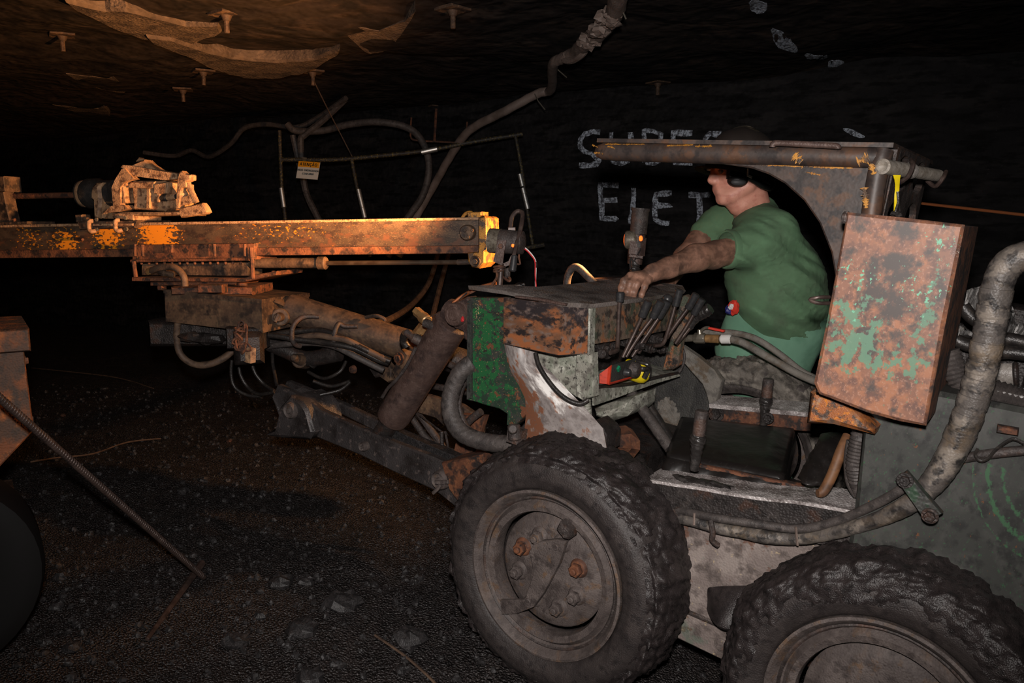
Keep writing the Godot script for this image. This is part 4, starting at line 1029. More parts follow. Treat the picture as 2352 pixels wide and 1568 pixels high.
	# operator's canopy
	win(0, 0, 1)
	var rl := []
	var cx := [1369, 1376, 1390, 1420, 1500, 1600, 1700, 1800, 1900, 1990, 2036]
	for i in cx.size():
		var t: float = (cx[i] - 1369.0) / 667.0
		var p := q(cx[i], lerpf(347.0, 362.0, t), -0.25)
		var k: float = [0.25, 0.7, 0.95, 1.0, 1.0, 1.0, 1.0, 1.0, 1.0, 1.0, 0.9][i]
		var ring := PackedVector3Array()
		for j in 18:
			var a := TAU * j / 18
			ring.append(p + Vector3(0, (pow(absf(sin(a)), 0.8) * signf(sin(a))) * 0.0245 * k, cos(a) * 0.03 * k))
		rl.append(ring)
	b = MB.new(); b.loft(rl, true, true, 2)
	var canopy := rub("canopy", b, M.canopy_iron)
	var t0 := q(1371, 322, -0.215); var t1 := q(2052, 333, -0.215)
	b = MB.new(); b.sheet([[t0, t0.lerp(t1, 0.5), t1], [t0 + Vector3(0, 0, -0.3), t0.lerp(t1, 0.5) + Vector3(0, 0, -0.3), t1 + Vector3(0, 0, -0.3)], [t0 + Vector3(0, 0, -0.56), t0.lerp(t1, 0.5) + Vector3(0, 0, -0.56), t1 + Vector3(0, 0, -0.56)]], 0.010)
	obj("roof_plate", b, M.canopy_iron, canopy)
	plate("side_plate", [1640, 374, 1750, 350, 2048, 350, 2042, 400, 2018, 520, 1990, 700, 1923, 705, 1921, 650, 1909, 580, 1882, 512, 1846, 460, 1802, 421, 1765, 400, 1725, 386], -0.245, 0.02, M.canopy_iron, 0.004, canopy)
	b = MB.new(); b.tube([q(2030, 345, -0.245), q(2022, 372, -0.24), q(2012, 420, -0.24), q(2000, 500, -0.24), q(1985, 620, -0.24)], 0.021, 14, 4); obj("corner_post", b, M.canopy_iron, canopy)
	b = MB.new(); b.tube([q(1774, 338, -0.2), q(1778, 329, -0.2), q(1800, 329, -0.2), q(1900, 334, -0.2), q(1922, 336, -0.2), q(1925, 342, -0.2)], 0.007, 10, 3); obj("grab_rod", b, M.cylinder_rust, canopy)
	# scraped yellow paint left along the roll of the canopy, flakes of it thick enough to stand proud
	b = MB.new()
	var flakes := [[1400, 333, 1490, 333, 4.0], [1408, 338, 1424, 342, 4.0], [1505, 326, 1535, 327, 2.5], [1542, 337, 1600, 334, 4.5], [1606, 338, 1645, 338, 5.0], [1545, 324, 1700, 325, 1.2], [1378, 353, 1398, 353, 5.0], [1372, 335, 1386, 340, 4.0]]
	for f in flakes:
		var top := []; var bot := []
		for i in 41:
			var t := i / 40.0
			var px := lerpf(f[0], f[2], t); var py := lerpf(f[1], f[3], t)
			for s in [-1, 1]:
				var hh: float = f[4] * (0.15 + 2.2 * absf(nz3(px, py + s * 40.0, f[0], 9.0))) * (0.1 if i == 0 or i == 40 else 1.0)
				var p := q(px, py + s * hh * 0.5, -0.25)
				var cy := q(px, lerpf(347.0, 362.0, (px - 1369.0) / 667.0), -0.25).y
				var e := clampf((p.y - cy) / 0.0245, -0.98, 0.98)
				p.z += 0.03 * sqrt(maxf(0.0, 1.0 - pow(absf(e), 2.4))) + 0.002
				(top if s < 0 else bot).append(p)
		b.sheet([top, bot], 0.001)
	obj("yellow_paint_flake", b, M.yellow_paint, canopy)
	b = MB.new()
	for f in [[1735, 378, 1960, 386, 3.5], [1822, 356, 1850, 380, 9.0], [1968, 372, 1996, 362, 12.0], [2000, 375, 2008, 400, 7.0], [1985, 430, 1990, 478, 9.0], [1850, 395, 1885, 402, 3.0]]:
		var top := []; var bot := []
		var d := Vector2(f[2] - f[0], f[3] - f[1]).normalized().orthogonal()
		for i in 41:
			var t := i / 40.0; var px := lerpf(f[0], f[2], t); var py := lerpf(f[1], f[3], t)
			var hh: float = f[4] * (0.1 + 2.4 * absf(nz3(px, py, f[1], 9.0))) * (0.1 if i == 0 or i == 40 else 1.0)
			var zz := -0.216 if f[0] > 1966 else (-0.219 if py < 372 else -0.243)
			top.append(q(px + d.x * hh, py + d.y * hh, zz)); bot.append(q(px - d.x * hh, py - d.y * hh, zz))
		b.sheet([top, bot], 0.001)
	obj("yellow_paint_flake", b, M.yellow_paint, canopy)
	# rear lattice with oval holes
	var x0 := q(2046, 400, -0.25).x
	var corner := [on_plane(2060, 336, 0, x0), on_plane(2140, 356, 0, x0), on_plane(2122, 520, 0, x0), on_plane(2026, 520, 0, x0)]
	var zA: float = -0.27; var zB: float = minf(corner[1].z, -0.5); var yT: float = corner[0].y; var yB: float = corner[3].y - 0.03
	var ltr := Transform3D(Basis(Vector3(0, 0, -1), Vector3(0, 1, 0), Vector3(1, 0, 0)), Vector3(x0, 0, 0))
	b = MB.new()
	for i in 2:
		for j in 2:
			var a0 := lerpf(-zA, -zB, i / 2.0); var a1 := lerpf(-zA, -zB, (i + 1) / 2.0)
			var h0 := lerpf(yB, yT, j / 2.0); var h1 := lerpf(yB, yT, (j + 1) / 2.0)
			var cc := Vector2((a0 + a1) * 0.5, (h0 + h1) * 0.5); var er := Vector2((a1 - a0) * 0.34, (h1 - h0) * 0.4)
			for s in [-1, 1]:
				var pl := PackedVector2Array()
				pl.append(Vector2(cc.x, h0)); pl.append(Vector2(a0 if s < 0 else a1, h0)); pl.append(Vector2(a0 if s < 0 else a1, h1)); pl.append(Vector2(cc.x, h1))
				for k in 13:
					var th := PI * k / 12.0
					pl.append(cc + Vector2(s * sin(th) * er.x, cos(th) * er.y))
				b.slab(pl, 0.0, 0.016, 0.0, ltr)
	obj("lattice_guard", b, M.dusty_iron, canopy)
	b = MB.new(); b.tube([P(2068, 418, 1.76), P(2086, 405, 1.74), P(2097, 380, 1.73), P(2094, 368, 1.75)].map(func(p): return rig_tr.affine_inverse() * p), 0.005, 8, 4)
	b.tube([P(2130, 415, 1.92), P(2148, 428, 1.9), P(2165, 410, 1.88), P(2173, 394, 1.9)].map(func(p): return rig_tr.affine_inverse() * p), 0.005, 8, 4); obj("roll_hook", b, M.lever_steel, canopy)
	build_console()
	build_seat()
	build_engine()
	build_front()
	build_beam()
	build_lamps()

func build_console() -> void:
	fr = rig_tr
	var b: MB; var o: MeshInstance3D
	win(980, 660, 3.92)
	o = plate("side_panel", [385, 90, 700, 90, 705, 500, 770, 720, 890, 930, 905, 1130, 800, 1245, 716, 1240, 722, 1140, 650, 1092, 530, 1060, 440, 1030, 358, 1014, 376, 600, 385, 300], -0.15, 0.03, M.green_panel, 0.003)
	b = MB.new(); b.slab(l2([362, 120, 400, 110, 402, 1000, 358, 1012], -0.143), -0.143, 0.05, 0.002); obj("edge_strip", b, M.tank_paint, o)
	# sloping chute below the hood
	var L := q3([700, 470, -0.148, 735, 640, -0.147, 770, 760, -0.147, 840, 880, -0.147, 895, 1000, -0.146, 905, 1130, -0.146, 890, 1260, -0.146, 890, 1430, -0.146])
	var R := q3([990, 560, -0.185, 1010, 680, -0.185, 1150, 800, -0.185, 1270, 930, -0.185, 1390, 1050, -0.185, 1490, 1160, -0.18, 1590, 1270, -0.17, 1622, 1440, -0.165])
	var rows := []
	for i in L.size():
		var r := []
		for k in 9:
			var t := k / 8.0; r.append((L[i] as Vector3).lerp(R[i], t) + Vector3(0, 0, 0.02 * sin(PI * t)))
		rows.append(r)
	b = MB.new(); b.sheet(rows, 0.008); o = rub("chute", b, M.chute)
	b = MB.new(); b.slab(l2([940, 560, 1345, 560, 1345, 985, 1270, 930, 1150, 800, 1010, 680], -0.20), -0.20, 0.012, 0.002); obj("chute_cheek", b, M.lime_lit_plate, o)
	b = MB.new(); b.slab(l2([1590, 1270, 1625, 1330, 1615, 1480, 1500, 1480, 1500, 1200], -0.175), -0.175, 0.08, 0.004); obj("chute_end", b, M.dark_iron, o)
	pipe("chute_cable", [980, 590, -0.15, 1010, 700, -0.14, 1085, 825, -0.135, 1185, 945, -0.135, 1290, 1020, -0.14, 1385, 1045, -0.15, 1455, 1010, -0.16], 0.0065, M.black_hose)
	plate("corner_post", [1345, 600, 1492, 590, 1502, 985, 1400, 1020, 1350, 990, 1330, 780], -0.17, 0.03, M.lime_lit_plate, 0.004)
	b = MB.new(); b.bar(q(1488, 185, -0.17), q(1478, 600, -0.17), 0.03, 0.006, Vector3.FORWARD); rub("corner_strip", b, M.lime_lit_plate)
	corrugated("ribbed_sleeve", [1440, 1000, -0.2, 1442, 1080, -0.2, 1450, 1180, -0.22], 0.013, M.lime_lit_plate, 0.006)
	# hood box
	var ht := q3([702, 86, -0.135, 1235, 163, -0.105, 1488, 185, -0.19]); var hb := q3([700, 502, -0.135, 1190, 606, -0.105, 1436, 590, -0.19])
	b = MB.new(); b.sheet(grid2(ht, hb, 1), 0.008, 0); o = rub("hood_box", b, M.hood_box)
	var hb2 := []
	for p in hb: hb2.append(p + Vector3(0, 0.01, -0.3))
	b = MB.new(); b.sheet([hb, hb2], 0.006, 0); obj("underside", b, M.dark_iron, o)
	# hood top
	win(0, 0, 1)
	var y0 := q(1295, 701, -0.105).y + 0.004
	var near := q3([1074, 680, -0.16, 1158, 681, -0.132, 1295, 700, -0.1, 1360, 707, -0.185, 1492, 689, -0.5, 1572, 677, -0.8])
	var fpx := [1070, 671, 1144, 663, 1236, 663, 1345, 653, 1430, 641, 1560, 660]
	var far := []
	for i in 6:
		near[i].y = lerpf(near[i].y, y0, 0.5)
		var f := qy(fpx[2 * i], fpx[2 * i + 1], y0 + 0.004)
		f.z = clampf(f.z, -0.95, near[i].z - 0.03); far.append(f)
	rows = grid2(near, far, 4)
	b = MB.new(); b.sheet(rows, 0.012); o = rub("hood_top", b, M.hood_top)
	var lid := []
	for i in 6: lid.append((near[i] as Vector3) + Vector3(0, -0.05, 0))
	b = MB.new(); b.sheet([[q(1184, 655, -0.3), q(1205, 660, -0.27), q(1226, 668, -0.25)], [q(1196, 670, -0.26), q(1212, 674, -0.24), q(1232, 678, -0.22)], [q(1210, 676, -0.22), q(1222, 680, -0.2), q(1236, 681, -0.2)]], 0.008); obj("torn_lip", b, M.cylinder_rust, o)
	b = MB.new(); b.lump(q(1196, 657, -0.27), Vector3(0.016, 0.01, 0.016), fn, 4.0, 0.6, 6, 8); obj("grease_lump", b, M.seat_plastic, o)
	plate("edge_angle", [1182, 679, 1240, 684, 1300, 697, 1298, 703, 1240, 692, 1182, 684], -0.098, 0.01, M.cylinder_rust, 0.002, o)
	# dashboard that faces the driver, and the fittings below it
	var dt := q3([1358, 708, -0.19, 1430, 699, -0.34, 1492, 690, -0.5, 1575, 678, -0.8]); var db := q3([1361, 790, -0.19, 1430, 779, -0.34, 1492, 766, -0.5, 1565, 750, -0.8])
	b = MB.new(); b.sheet(grid2(dt, db, 2), 0.008, 0); o = rub("dashboard", b, M.dash_iron)
	win(1380, 600, 5.227)
	plate("end_plate", [960, 420, 1010, 402, 1065, 430, 1040, 700, 960, 980, 930, 1250, 860, 1300, 735, 1312, 790, 1080, 870, 780], -0.72, 0.03, M.dash_iron, 0.004, o)
	var blk := [[40, 1030, 90, 110, -0.28], [150, 1010, 100, 90, -0.34], [330, 960, 110, 120, -0.42], [470, 1000, 120, 110, -0.48], [600, 1040, 110, 90, -0.56], [690, 930, 110, 130, -0.62], [720, 1050, 90, 60, -0.66]]
	for k in blk:
		var c := q(k[0], k[1], k[4]); var h := q(k[0] + k[2] * 0.5, k[1] - k[3] * 0.5, k[4]) - c
		b = MB.new(); b.box(c + Vector3(-0.03, 0, 0), Vector3(0.07, absf(h.y) * 1.7, 0.055), 0.006)
		b.bolt(c + Vector3(0.005, 0, 0.01), Vector3.RIGHT, 0.01, 0.016)
		rub("valve_block", b, M.dark_iron)
	b = MB.new(); b.cyl(q(0, 1110, -0.25), q(90, 1100, -0.3), 0.014, -1, 14, 0.003); b.cyl(q(60, 1100, -0.28), q(80, 1098, -0.29), 0.018, -1, 14, 0.003); rub("valve_fitting", b, M.dark_iron)
	b = MB.new(); b.box(q(330, 1010, -0.52) + Vector3(-0.1, 0, 0), Vector3(0.1, 0.16, 0.5), 0.01); rub("valve_bank", b, M.dark_iron)
	# levers
	var levers := [[[235, 385, 228, 490], [225, 490, 212, 780, 200, 1030, 185, 1075, 110, 1100], -0.3, "knob"], [[565, 490, 490, 670], [490, 670, 400, 870, 262, 1150], -0.38, "knob"], [[718, 492, 620, 680], [620, 680, 470, 880, 300, 1145], -0.44, "knob"], [[795, 492, 692, 680], [692, 680, 520, 930, 372, 1145], -0.5, "knob"],
		[[945, 350, 892, 540], [892, 540, 810, 820, 745, 990, 640, 1010], -0.56, "knob"], [[1140, 402, 1042, 570], [1042, 570, 900, 760, 790, 920], -0.6, "knob"], [[1212, 462, 1112, 640], [1112, 640, 1000, 830, 890, 990], -0.66, "knob"], [[1315, 560, 1130, 700], [1130, 700, 1060, 810, 900, 1000], -0.7, "black_tape"]]
	for l in levers:
		var pts := []
		for i in range(0, l[1].size(), 2): pts.append(q(l[1][i], l[1][i + 1], l[2] + 0.012 * i))
		b = MB.new(); b.tube(pts, 0.0062, 10, 3); o = rub("control_lever", b, M.lever_steel)
		var k0 := q(l[0][0], l[0][1], l[2]); var k1 := q(l[0][2], l[0][3], l[2])
		b = MB.new()
		if l[3] == "knob": b.cyl(k0 + (k0 - k1).normalized() * 0.004, k1, 0.0125, 0.0115, 18, 0.003)
		else: b.tube([k0, k0.lerp(k1, 0.3), k0.lerp(k1, 0.6), k1, pts[1]], [0.017, 0.019, 0.016, 0.013, 0.009], 10, 4, true, 0.08)
		obj("grip", b, M[l[3]], o)
	b = MB.new(); b.tube([q(655, 740, -0.5), q(560, 900, -0.5), q(455, 1100, -0.5)], 0.006, 10, 2); o = rub("control_lever", b, M.lever_steel)
	b = MB.new(); b.lump(q(800, 455, -0.53), Vector3.ONE * 0.016, fn, 0.0, 0.0, 10, 14, 1); rub("ball_grip", b, M.knob)
	b = MB.new(); b.tube([q(635, 330, -0.76), q(720, 385, -0.75), q(880, 460, -0.72)], [0.024, 0.022, 0.02], 18, 3); b.lathe([Vector2(0.027, 0.0), Vector2(0.027, 0.02)], q(645, 340, -0.76), (q(880, 460, -0.72) - q(635, 330, -0.76)).normalized(), 18); rub("tube_grip", b, M.cylinder_rust)
	b = MB.new(); b.tube([q(520, 440, -0.64), q(600, 400, -0.66), q(700, 460, -0.66), q(720, 520, -0.64)], 0.026, 14, 4); rub("padded_elbow", b, M.dark_iron)
	# switch box, buttons, wrapped yellow stop
	b = MB.new(); b.sheet([q3([-15, 1350, -0.25, 128, 1245, -0.26]), q3([-15, 1462, -0.25, 104, 1474, -0.26])], 0.004, 0); o = rub("switch_box", b, M.red_enamel)
	b = MB.new(); b.sheet([q3([128, 1245, -0.26, 408, 1170, -0.42]), q3([104, 1474, -0.26, 398, 1388, -0.42])], 0.004, 0); obj("switch_face", b, M.dark_sheet, o)
	b = MB.new(); b.sheet([q3([104, 1462, -0.255, 398, 1376, -0.415]), q3([106, 1478, -0.25, 400, 1394, -0.41])], 0.006, 0); b.sheet([q3([95, 1270, -0.255, 128, 1245, -0.255]), q3([75, 1474, -0.255, 106, 1478, -0.255])], 0.006, 0); obj("box_rim", b, M.red_enamel, o)
	var fx := (q(408, 1170, -0.42) - q(128, 1245, -0.26)).normalized().cross(Vector3.UP) * -1.0
	if fx.x < 0.0: fx = -fx
	b = MB.new(); b.cyl(q(195, 1285, -0.30), q(195, 1285, -0.30) + fx * 0.008, 0.009, -1, 4, 0.001); obj("button", b, M.green_button, o)
	b = MB.new(); b.cyl(q(355, 1290, -0.39), q(355, 1290, -0.39) + fx * 0.028, 0.024, 0.022, 20, 0.005); obj("rotary_switch", b, M.dusty_iron, o)
	b = MB.new(); b.cyl(q(280, 1325, -0.35), q(280, 1325, -0.35) + fx * 0.02, 0.013, 0.011, 14, 0.003); obj("key_switch", b, M.knob, o)
	b = MB.new(); b.lathe([Vector2(0.03, -0.05), Vector2(0.034, 0.0), Vector2(0.03, 0.014), Vector2(0.018, 0.024), Vector2(0.004, 0.028)], q(490, 1330, -0.47), fx, 22); o = rub("stop_button", b, M.yellow_plastic)
	b = MB.new(); b.tube([q(400, 1250, -0.42), q(490, 1290, -0.42), q(560, 1300, -0.44), q(520, 1400, -0.44)], 0.008, 8, 4); b.tube([q(430, 1200, -0.45), q(560, 1240, -0.45), q(590, 1310, -0.47), q(570, 1390, -0.47)], 0.006, 8, 4); obj("tape_strip", b, M.black_tape, o)
	b = MB.new(); b.lump(q(520, 1200, -0.5), Vector3(0.02, 0.015, 0.02), fn, 6.0, 0.6, 6, 9); b.lump(q(450, 1180, -0.48), Vector3(0.02, 0.012, 0.02), fn, 8.0, 0.6, 6, 9); obj("rubber_cap", b, M.black_tape, o)
	# tray under the controls
	win(980, 660, 3.92)
	var up := q3([1490, 902, -0.2, 1650, 888, -0.32, 1880, 862, -0.48, 2060, 812, -0.62, 2262, 772, -0.78]); var dn := q3([1500, 1062, -0.2, 1650, 1012, -0.32, 1880, 926, -0.48, 2060, 862, -0.62, 2278, 802, -0.78])
	b = MB.new(); b.sheet(grid2(up, dn, 3), 0.006); o = rub("console_tray", b, M.lime_lit_plate)
	var bk := []
	for p in up: bk.append(p + Vector3(-0.2, 0.01, 0.0))
	b = MB.new(); b.sheet([up, bk], 0.006); obj("tray_floor", b, M.lime_lit_plate, o)
	b = MB.new(); b.tube(up, 0.006, 8, 4); obj("tray_lip", b, M.dark_iron, o)
	b = MB.new(); b.tube(q3([2262, 780, -0.8, 2310, 690, -0.8, 2320, 600, -0.8, 2290, 520, -0.8]), 0.005, 8, 4); obj("bent_cable", b, M.hose_rubber, o)
	var back := q3([1480, 560, -0.22, 2290, 440, -0.82]); var backl := q3([1480, 900, -0.22, 2270, 780, -0.82])
	for k in 2: back[k] += Vector3(-0.2, 0, 0); backl[k] += Vector3(-0.2, 0, 0)
	b = MB.new(); b.sheet([back, backl], 0.006, 0); obj("tray_back", b, M.dark_sheet, o)
	# box below the tray, white light put in its colour; taped hose in front
	plate("lit_tone_box", [1480, 1090, 1680, 1030, 1845, 990, 1838, 1110, 1780, 1170, 1620, 1225, 1490, 1180], -0.36, 0.16, M.lime_lit_plate, 0.02)
	pipe("foot_hose", [1780, 900, -0.5, 1850, 960, -0.48, 1960, 1120, -0.46, 2080, 1290, -0.44, 2190, 1450, -0.42], 0.0165, M.hose_rubber, 5, rig, 14, 0.03)
	pipe("foot_hose", [1880, 900, -0.62, 1960, 1000, -0.6, 2100, 1210, -0.58, 2230, 1420, -0.55], 0.013, M.black_hose)
	b = MB.new(); b.sheet([q3([1680, 1270, -0.36, 1790, 1255, -0.36, 1850, 1290, -0.36]), q3([1700, 1340, -0.31, 1840, 1330, -0.31, 1910, 1390, -0.33]), q3([1720, 1430, -0.31, 1850, 1440, -0.3, 1915, 1450, -0.32]), q3([1650, 1420, -0.35, 1800, 1500, -0.33, 1860, 1530, -0.34])], 0.01); o = rub("bent_pedal", b, M.rust)
	b = MB.new(); b.tube(q3([1640, 1250, -0.4, 1720, 1290, -0.38, 1690, 1420, -0.36, 1640, 1440, -0.36]), 0.012, 8, 4); obj("pedal_arm", b, M.dark_iron, o)
	# sheet-metal wall and flange on the far side of the footwell
	win(1400, 640, 3.015)
	plate("footwell_wall", [150, 480, 500, 470, 700, 640, 745, 870, 560, 1000, 430, 1200, 100, 1240, 60, 700], -0.86, 0.02, M.dark_sheet, 0.003)
	plate("flange", [500, 465, 610, 540, 725, 635, 778, 705, 740, 850, 690, 880, 665, 790, 640, 730, 560, 640, 490, 560], -0.80, 0.03, M.dust_flange, 0.004)
	plate("crossbar_face", [690, 885, 1400, 950, 1400, 1060, 1280, 1050, 700, 985], -0.77, 0.03, M.rust, 0.003)
	var c0 := q(690, 880, -0.765); var c1 := q(1420, 945, -0.765)
	b = MB.new(); b.sheet([[c0, c0.lerp(c1, 0.5), c1], [c0 + Vector3(0, 0.012, -0.1), c0.lerp(c1, 0.5) + Vector3(0, 0.012, -0.1), c1 + Vector3(0, 0.012, -0.1)]], 0.014); o = rub("crossbar", b, M.shiny_rail)
	b = MB.new(); b.bolt(q(740, 935, -0.77), Vector3(0, 0, 1), 0.018, 0.016); obj("bolt", b, M.dark_iron, o)
	for k in 26:
		var pc := q(395 + 42 * sin(k * 2.4) + k * 1.5, 850 + k * 10, -0.853)
		b = MB.new(); b.lump(pc, Vector3(0.012 + 0.012 * absf(sin(k * 3.1)), 0.008 + 0.01 * absf(cos(k * 1.7)), 0.003), fn, k * 3.3, 0.9, 5, 9); rub("peeling_paint", b, M.dust_flange)

func build_seat() -> void:
	fr = rig_tr
	var b: MB; var o: MeshInstance3D
	win(1400, 640, 3.015)
	for h in [[640, 912, 585, 1325, -0.19, 0.0165], [1102, 690, 1065, 1010, -0.74, 0.0165]]:
		var a := q(h[0], h[1], h[4]); var c := q(h[2], h[3], h[4])
		b = MB.new(); b.cyl(a, a.lerp(c, 0.42), h[5], -1, 16, 0.003); o = rub("grab_post", b, M.dusty_iron)
		b = MB.new(); b.tube([a.lerp(c, 0.4), a.lerp(c, 0.5), a.lerp(c, 0.6), a.lerp(c, 0.75), c], [0.018, 0.021, 0.016, 0.014, 0.011], 12, 4, true, 0.06); obj("tape_wrap", b, M.black_tape, o)
	b = MB.new(); b.bolt(q(1100, 965, -0.72), Vector3(0, 0, 1), 0.012, 0.012); rub("bolt", b, M.dark_iron)
	# red strip below the seat
	b = MB.new(); b.bar(q(560, 1290, -0.27), q(1350, 1455, -0.27), 0.022, 0.02, Vector3.UP); rub("seat_frame", b, M.rust)
	corrugated("ribbed_hose", [1755, 1010, -0.18, 1735, 1090, -0.17, 1715, 1180, -0.17, 1700, 1290, -0.17, 1720, 1400, -0.18, 1760, 1480, -0.2], 0.021, M.hose_rubber, 0.008)
	pipe("thin_hose", [1668, 1120, -0.2, 1650, 1250, -0.2, 1660, 1400, -0.2, 1710, 1500, -0.21], 0.009, M.hose_rubber)
	# water valve and its hoses behind the levers
	b = MB.new(); b.cyl(q(520, 412, -0.82), q(585, 410, -0.82), 0.012, -1, 14, 0.002); b.cyl(q(585, 410, -0.82), q(665, 412, -0.82), 0.018, -1, 8, 0.004); o = rub("water_valve", b, M.steel_bright)
	b = MB.new(); b.cyl(q(665, 412, -0.82), q(760, 418, -0.82), 0.014, -1, 14, 0.003); obj("coupling", b, M.brass, o)
	b = MB.new(); b.cyl(q(765, 416, -0.82), q(848, 418, -0.82), 0.0155, -1, 14, 0.006); obj("ferrule", b, M.white_mark, o)
	b = MB.new(); b.cyl(q(625, 400, -0.82), q(626, 350, -0.82), 0.011, 0.008, 10, 0.002); b.tube(q3([630, 362, -0.82, 660, 340, -0.81, 690, 338, -0.81]), 0.005, 8, 3); obj("valve_stem", b, M.steel_bright, o)
	b = MB.new(); b.bar(q(690, 340, -0.81), q(796, 362, -0.81), 0.015, 0.007, Vector3(0, 0, 1)); obj("valve_handle", b, M.red_sleeve, o)
	pipe("water_hose", [840, 418, -0.82, 930, 445, -0.82, 1060, 520, -0.82, 1200, 600, -0.84, 1320, 665, -0.86, 1450, 720, -0.88], 0.0125, M.dust_flange)
	pipe("water_hose", [640, 372, -0.86, 800, 370, -0.86, 940, 390, -0.86, 1050, 435, -0.86, 1190, 530, -0.87, 1330, 640, -0.9, 1450, 700, -0.9], 0.0105, M.dust_flange)
	b = MB.new(); b.lump(q(858, 200, -0.95), Vector3(0.02, 0.026, 0.02), fn, 1.0, 0.4, 7, 10); o = rub("cord_plug", b, M.red_sleeve)
	b = MB.new(); b.lump(q(835, 215, -0.95), Vector3(0.018, 0.018, 0.018), fn, 2.0, 0.4, 7, 10); obj("plug_cap", b, M.blue_plastic, o)
	b = MB.new(); b.lump(q(845, 195, -0.935), Vector3(0.011, 0.011, 0.011), fn, 3.0, 0.4, 7, 10); obj("plug_band", b, M.white_mark, o)

func build_engine() -> void:
	fr = rig_tr
	var b: MB; var o: MeshInstance3D
	win(2140, 560, 3.92)
	var dark := [[280, 560, -0.3, 350, 650, -0.3, 450, 720, -0.3, 560, 800, -0.32], [215, 860, -0.3, 300, 905, -0.3, 430, 930, -0.3, 560, 930, -0.32], [560, 870, -0.3, 680, 855, -0.3, 860, 890, -0.3, 1000, 900, -0.3], [560, 985, -0.28, 700, 975, -0.28, 860, 995, -0.28, 1000, 1000, -0.28]]
	for d in dark: pipe("engine_hose", d, 0.0145, M.black_hose)
	for l in [[[330, 420, 500, 360], [310, 540, 470, 560], [400, 680, 480, 700], -0.4], [[255, 740, 420, 840], [250, 830, 420, 880], [330, 880, 400, 890], -0.42], [[690, 500, 735, 620], [670, 660, 750, 740], [640, 830, 745, 830], -0.4], [[215, 1010, 350, 1050], [235, 1060, 330, 1070], [250, 1090, 300, 1090], -0.36], [[800, 720, 900, 760], [740, 830, 900, 830], [740, 840, 900, 850], -0.42]]:
		var rows := []
		for i in 3:
			var r := []
			for k in 5:
				var t := k / 4.0
				r.append(q(lerpf(l[i][0], l[i][2], t), lerpf(l[i][1], l[i][3], t), l[3] + 0.04 * sin(k * 1.9 + i * 2.3)))
			rows.append(r)
		b = MB.new(); b.sheet(rows, 0.006); rub("dusted_sheet", b, M.foil_rag)
	b = MB.new(); b.cyl(q(480, 1170, -0.36), q(770, 1165, -0.36), 0.026, -1, 22, 0.008); o = rub("air_canister", b, M.cream_sheet)
	b = MB.new(); b.cyl(q(735, 1166, -0.36), q(790, 1165, -0.36), 0.03, -1, 22, 0.004); obj("canister_cap", b, M.dark_iron, o)
	b = MB.new(); b.box(q(600, 1060, -0.42), Vector3(0.14, 0.03, 0.06), 0.006); rub("engine_rib", b, M.cream_sheet)
	corrugated("ribbed_duct", [150, 960, -0.2, 190, 1080, -0.2, 230, 1200, -0.2, 300, 1330, -0.2, 380, 1420, -0.22], 0.024, M.hose_rubber, 0.009)
	corrugated("ribbed_duct", [460, 1330, -0.16, 600, 1370, -0.16, 760, 1420, -0.16, 950, 1470, -0.16], 0.032, M.hose_rubber, 0.010)
	b = MB.new(); b.sheet([q3([500, 1255, -0.18, 680, 1280, -0.18, 900, 1320, -0.18]), q3([500, 1310, -0.135, 680, 1350, -0.135, 900, 1400, -0.135])], 0.004); rub("duct_dust", b, M.foil_rag)
	b = MB.new(); b.box(q(300, 1180, -0.42), Vector3(0.24, 0.18, 0.14), 0.01); rub("engine_block", b, M.dark_iron)
	b = MB.new(); b.box(q(720, 1100, -0.62), Vector3(0.5, 0.3, 0.1), 0.01); rub("engine_wall", b, M.dark_iron)

